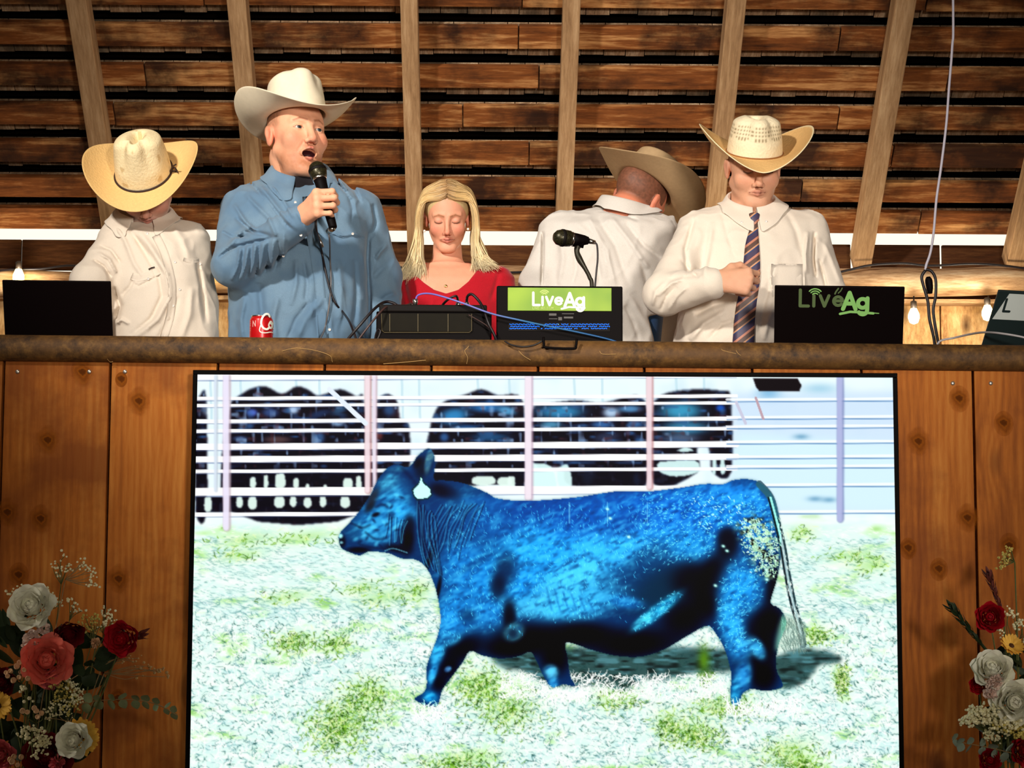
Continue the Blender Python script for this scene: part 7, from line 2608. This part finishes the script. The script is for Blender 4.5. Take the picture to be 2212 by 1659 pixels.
    def leaves(s, items, mat='leaf', name='leaf'):
        for (x, y, Y, L, w, dx, dz) in items:
            b = s.p(x, y, Y)
            V, F = leaf_mesh(L, w, .25, .15)
            fr = frame(b, (dx, -.25, dz), (s.r.normal(0, .3) + .0001, s.r.normal(0, .2), 1) if abs(dx) > abs(dz) else (1, s.r.normal(0, .4), s.r.normal(0, .3)))
            o = mesh(name, *xf((V, F), fr), FM[mat], s.root, smooth=True)

    def euc(s, pts, Y, n, size, mat='euc', alt=True):
        P = catmull(np.array([s.p(x, y, Y) for x, y in pts]), 8)
        o = mesh('eucalyptus_branch', *tube(P, .0014, 6, smooth=0), FM['twig'], s.root, smooth=True)
        s.stem(P[0], par=o)
        for k in range(n):
            t = (k + .6) / n
            q = P[int(t * (len(P) - 1))]
            d = P[-1] - P[0]
            d /= np.linalg.norm(d)
            for sg in (-1, 1):
                L = size * (1.1 - .35 * t) * s.r.uniform(.85, 1.1)
                V, F = leaf_mesh(L, L * .42, .1, .25)
                dirn = np.array([d[0] * .35 + s.r.normal(0, .15), -.35 * sg + s.r.normal(0, .2), sg * .9 - .25])
                mesh('leaf', *xf((V, F), frame(q, dirn, np.array([1, s.r.normal(0, .6), .2]))), FM[mat], o, smooth=True)

    def spike(s, tip, low, Y, w, name='protea_spike', mat='protea', n=26):
        a, b = s.p(*low, Y), s.p(*tip, Y - .02)
        d = b - a
        L = np.linalg.norm(d)
        d /= L
        x = np.cross(d, [0, 1.0, 0])
        x /= np.linalg.norm(x)
        y = np.cross(d, x)
        parts = [tube([a, b], [.004, .003], 6, smooth=0)]
        for k in range(n):
            t = k / n
            an = k * 2.4
            o_ = x * math.cos(an) + y * math.sin(an)
            ww = w * (.6 + .6 * t)
            V, F = leaf_mesh(ww * 2.4, ww * .38, .2, -.1)
            parts.append(xf((V, F), frame(a + d * L * (.15 + .8 * t) + o_ * .002, d + o_ * (.35 + .25 * t), np.cross(d, o_))))
        V, F = merge(*parts)
        o = mesh(name, V, F, FM[mat], s.root, smooth=True)
        s.stem(a, par=o, r=.003)
        return o


# ---- left arrangement
xl_ = W(36, 1659, -.28)[0]
bq = Bouquet((xl_, -.22, 0.0), (xl_, -.22, .90), 'rustic flower arrangement with roses and sunflowers at the lower left corner', 100)
bq.leaves([(bq.r.uniform(-20, 150), bq.r.uniform(1360, 1650), -.20 + bq.r.uniform(-.03, .03), bq.r.uniform(.06, .11), bq.r.uniform(.014, .026), bq.r.normal(0, 1), bq.r.normal(.4, .7)) for _ in range(54)], name='leaf')
bq.leaves([(30, 1385, -.22, .05, .012, -.4, 1), (16, 1400, -.22, .06, .014, -.6, 1), (40, 1370, -.22, .05, .010, .1, 1), (20, 1360, -.21, .06, .01, -.2, 1), (200, 1440, -.24, .07, .024, 1, .45), (178, 1455, -.26, .045, .022, .6, -.5), (150, 1400, -.22, .06, .016, .3, .8), (120, 1400, -.22, .07, .012, .4, 1), (205, 1420, -.25, .05, .018, 1, .5)], name='leaf')
bq.bloom('rose', 66, 1308, -.30, 38, 'white', (-.1, -1, .35), label='white rose at the top')
bq.bloom('rose', 149, 1372, -.30, 28, 'dred', (.25, -.6, -.4), opened=.45, label='dark red rose facing down')
bq.bloom('rose', 262, 1380, -.32, 31, 'red', (-.2, -1, -.1), opened=.5, label='red rose at the right edge')
bq.bloom('rose', 101, 1426, -.34, 41, 'coral', (.1, -1, .1), opened=.95, label='coral rose')
bq.bloom('carnation', 108, 1466, -.32, 26, 'pink', (.1, -1, -.3), label='pink carnation')
bq.bloom('carnation', 72, 1382, -.31, 24, 'blush', (-.1, -1, .2), label='blush carnation')
bq.bloom('carnation', 94, 1358, -.29, 16, 'blush', (.1, -1, .4))
bq.bloom('carnation', 58, 1398, -.30, 14, 'blush', (-.2, -1, .0))
bq.bloom('carnation', 207, 1389, -.28, 13, 'peach', (0, -1, .3), label='small peach carnation')
bq.bloom('rose', 2, 1474, -.30, 26, 'dred', (.1, -1, .1), opened=.5)
bq.bloom('daisy', -4, 1526, -.31, 32, 'yellow', (.15, -1, .2), name='sunflower')
bq.bloom('daisy', 172, 1592, -.31, 42, 'yellow', (.3, -1, .05), name='sunflower', label='sunflower behind the white rose')
bq.bloom('rose', 156, 1600, -.37, 29, 'white', (-.2, -1, .1), label='white rose in front of the sunflower')
bq.bloom('rose', 100, 1634, -.30, 40, 'dred', (0, -1, .2), opened=.8)
bq.bloom('carnation', 124, 1648, -.33, 20, 'pink', (.1, -1, .1))
bq.bloom('rose', 0, 1632, -.31, 24, 'pink', (.2, -1, .1), opened=.7)
bq.spray((132, 1262, -.28), [(139, 1202, -.29), (124, 1216, -.29), (115, 1228, -.28), (133, 1226, -.30), (146, 1218, -.29), (142, 1234, -.29), (127, 1240, -.29), (150, 1228, -.28)], 'cream')
bq.spray((141, 1252, -.28), [(176, 1214, -.28), (184, 1218, -.28), (175, 1226, -.27), (190, 1232, -.28), (196, 1244, -.28), (206, 1240, -.28), (210, 1262, -.28), (193, 1268, -.28), (198, 1256, -.28), (188, 1226, -.29)], 'cream', 'twig')
bq.spray((92, 1310, -.27), [(86, 1270, -.27), (97, 1275, -.27), (108, 1282, -.27), (114, 1290, -.27), (121, 1298, -.27), (127, 1306, -.27), (70, 1272, -.26), (100, 1284, -.28), (46, 1270, -.26), (22, 1280, -.26), (28, 1312, -.26)], 'cream', nf=6)
bq.spray((150, 1340, -.26), [(148, 1298, -.26), (160, 1297, -.26), (165, 1312, -.26), (176, 1320, -.26), (150, 1322, -.26), (158, 1306, -.27)], 'cream')
bq.spray((200, 1385, -.26), [(185, 1335, -.26), (196, 1340, -.26), (204, 1330, -.26), (210, 1345, -.26), (192, 1352, -.26), (200, 1362, -.26), (178, 1350, -.26), (215, 1355, -.26), (188, 1360, -.26), (214, 1338, -.27), (205, 1350, -.27)], 'ygreen', nf=5)
bq.spray((226, 1370, -.27), [(229, 1312, -.27), (224, 1326, -.27), (236, 1328, -.27), (230, 1336, -.28), (244, 1334, -.27), (220, 1348, -.27), (238, 1348, -.27), (226, 1352, -.28)], 'cream', nf=5)
bq.wax([(43, 1430), (53, 1446), (23, 1450), (29, 1470), (42, 1463), (60, 1465), (17, 1460), (36, 1440), (58, 1442), (70, 1460), (45, 1452), (14, 1453)], -.33)
bq.wax([(78, 1536), (90, 1541), (60, 1538), (49, 1535), (82, 1548), (74, 1530)], -.34)
bq.wax([(30, 1634), (45, 1635), (22, 1640), (39, 1653), (26, 1646)], -.35)
bq.spray((58, 1510, -.33), [(50, 1490, -.33), (60, 1505, -.33), (48, 1496, -.33)], 'cream', rf=.005, nf=3)
bq.umbel((140, 1500, -.33), (118, 1520, -.30), 44, 24, 'ygreen')
bq.umbel((160, 1492, -.32), (124, 1510, -.30), 34, 16, 'cream')
bq.umbel((124, 1530, -.34), (122, 1512, -.31), 30, 14, 'cream')
bq.umbel((74, 1588, -.34), (68, 1606, -.32), 34, 18, 'cream', rf=.0045)
bq.umbel((86, 1612, -.34), (68, 1600, -.32), 26, 10, 'cream', rf=.0045)
bq.euc([(170, 1520), (230, 1512), (290, 1512), (340, 1522), (382, 1545)], -.26, 9, .030)
bq.euc([(150, 1470), (180, 1450), (200, 1430)], -.26, 2, .04, 'leaf')
s1 = bq.spike((306, 1372), (268, 1384), -.25, .012, n=20)
for k in range(16):
    a = W(212 + k * 2, 1440 - k, -.25)
    b = W(240 + bq.r.uniform(0, 110), 1405 + bq.r.uniform(0, 60), -.25)
    pass
bq.spray((225, 1455, -.25), [(330, 1440, -.26), (345, 1450, -.26), (356, 1462, -.26), (336, 1452, -.25), (322, 1446, -.25), (350, 1444, -.26), (300, 1460, -.25), (310, 1440, -.25)], 'grass', 'twig', rf=.004, nf=3)
bq.spray((220, 1440, -.24), [(260, 1420, -.25), (272, 1412, -.25), (282, 1416, -.25), (276, 1424, -.25), (290, 1430, -.25), (266, 1432, -.24), (300, 1422, -.24)], 'grass', 'twig', rf=.003, nf=2)
bq.spray((150, 1560, -.33), [(100, 1552, -.33), (128, 1548, -.33), (146, 1552, -.33), (156, 1545, -.33)], 'cream', 'twig', rf=.002, nf=2)

# ---- right arrangement
xr_ = W(2200, 1659, -.28)[0]
br = Bouquet((xr_, -.22, 0.0), (xr_, -.22, .90), 'rustic flower arrangement with white roses and a protea spike at the lower right corner', 300)
br.leaves([(br.r.uniform(2150, 2260), br.r.uniform(1400, 1650), -.20 + br.r.uniform(-.03, .03), br.r.uniform(.05, .10), br.r.uniform(.010, .022), br.r.normal(0, 1), br.r.normal(.4, .7)) for _ in range(34)], name='leaf')
br.bloom('rose', 2139, 1333, -.30, 26, 'red', (-.2, -1, .1), opened=.5, label='red rose')
br.bloom('daisy', 2184, 1396, -.31, 27, 'yellow', (.2, -.8, .6), name='sunflower')
br.bloom('rose', 2144, 1443, -.32, 34, 'white', (-.2, -.8, .5), opened=.7, label='white rose on the left side')
br.bloom('carnation', 2146, 1478, -.33, 20, 'blush', (-.1, -1, .2), label='blush carnation')
br.bloom('carnation', 2138, 1500, -.33, 18, 'blush', (-.1, -1, -.1))
br.bloom('carnation', 2154, 1468, -.33, 14, 'blush', (.1, -1, .2))
br.bloom('rose', 2113, 1480, -.30, 17, 'red', (-.5, -1, -.1), opened=.3, label='small red bud')
br.bloom('rose', 2193, 1517, -.34, 38, 'white', (-.1, -1, .1), label='white rose at the right edge')
br.bloom('rose', 2138, 1642, -.30, 20, 'red', (0, -1, .1), opened=.5)
br.bloom('rose', 2214, 1622, -.31, 26, 'red', (0, -1, .1), opened=.5)
br.umbel((2172, 1204, -.27), (2192, 1214, -.27), 30, 16, 'ygreen')
br.spike((2134, 1238), (2168, 1330), -.27, .011, n=30)
br.spike((2052, 1308), (2135, 1410), -.27, .012, n=30, mat='leaf')
br.spray((2195, 1400, -.26), [(2180, 1318, -.27), (2188, 1330, -.27), (2176, 1332, -.27), (2196, 1324, -.27), (2200, 1345, -.27), (2190, 1350, -.27), (2206, 1360, -.27), (2160, 1362, -.27), (2166, 1370, -.28), (2205, 1340, -.27), (2210, 1375, -.27)], 'cream', nf=5)
br.umbel((2098, 1545, -.33), (2132, 1580, -.30), 30, 18, 'cream', rf=.0048)
br.umbel((2128, 1545, -.34), (2140, 1580, -.30), 30, 18, 'cream', rf=.0048)
br.umbel((2166, 1560, -.34), (2160, 1590, -.31), 36, 24, 'cream', rf=.0048)
br.umbel((2196, 1572, -.34), (2184, 1600, -.31), 36, 24, 'ygreen', rf=.0048)
br.umbel((2150, 1585, -.33), (2150, 1610, -.31), 28, 12, 'cream', rf=.0045)
br.euc([(2190, 1628), (2150, 1618), (2110, 1610), (2080, 1604), (2056, 1592)], -.31, 6, .030, 'euc2')
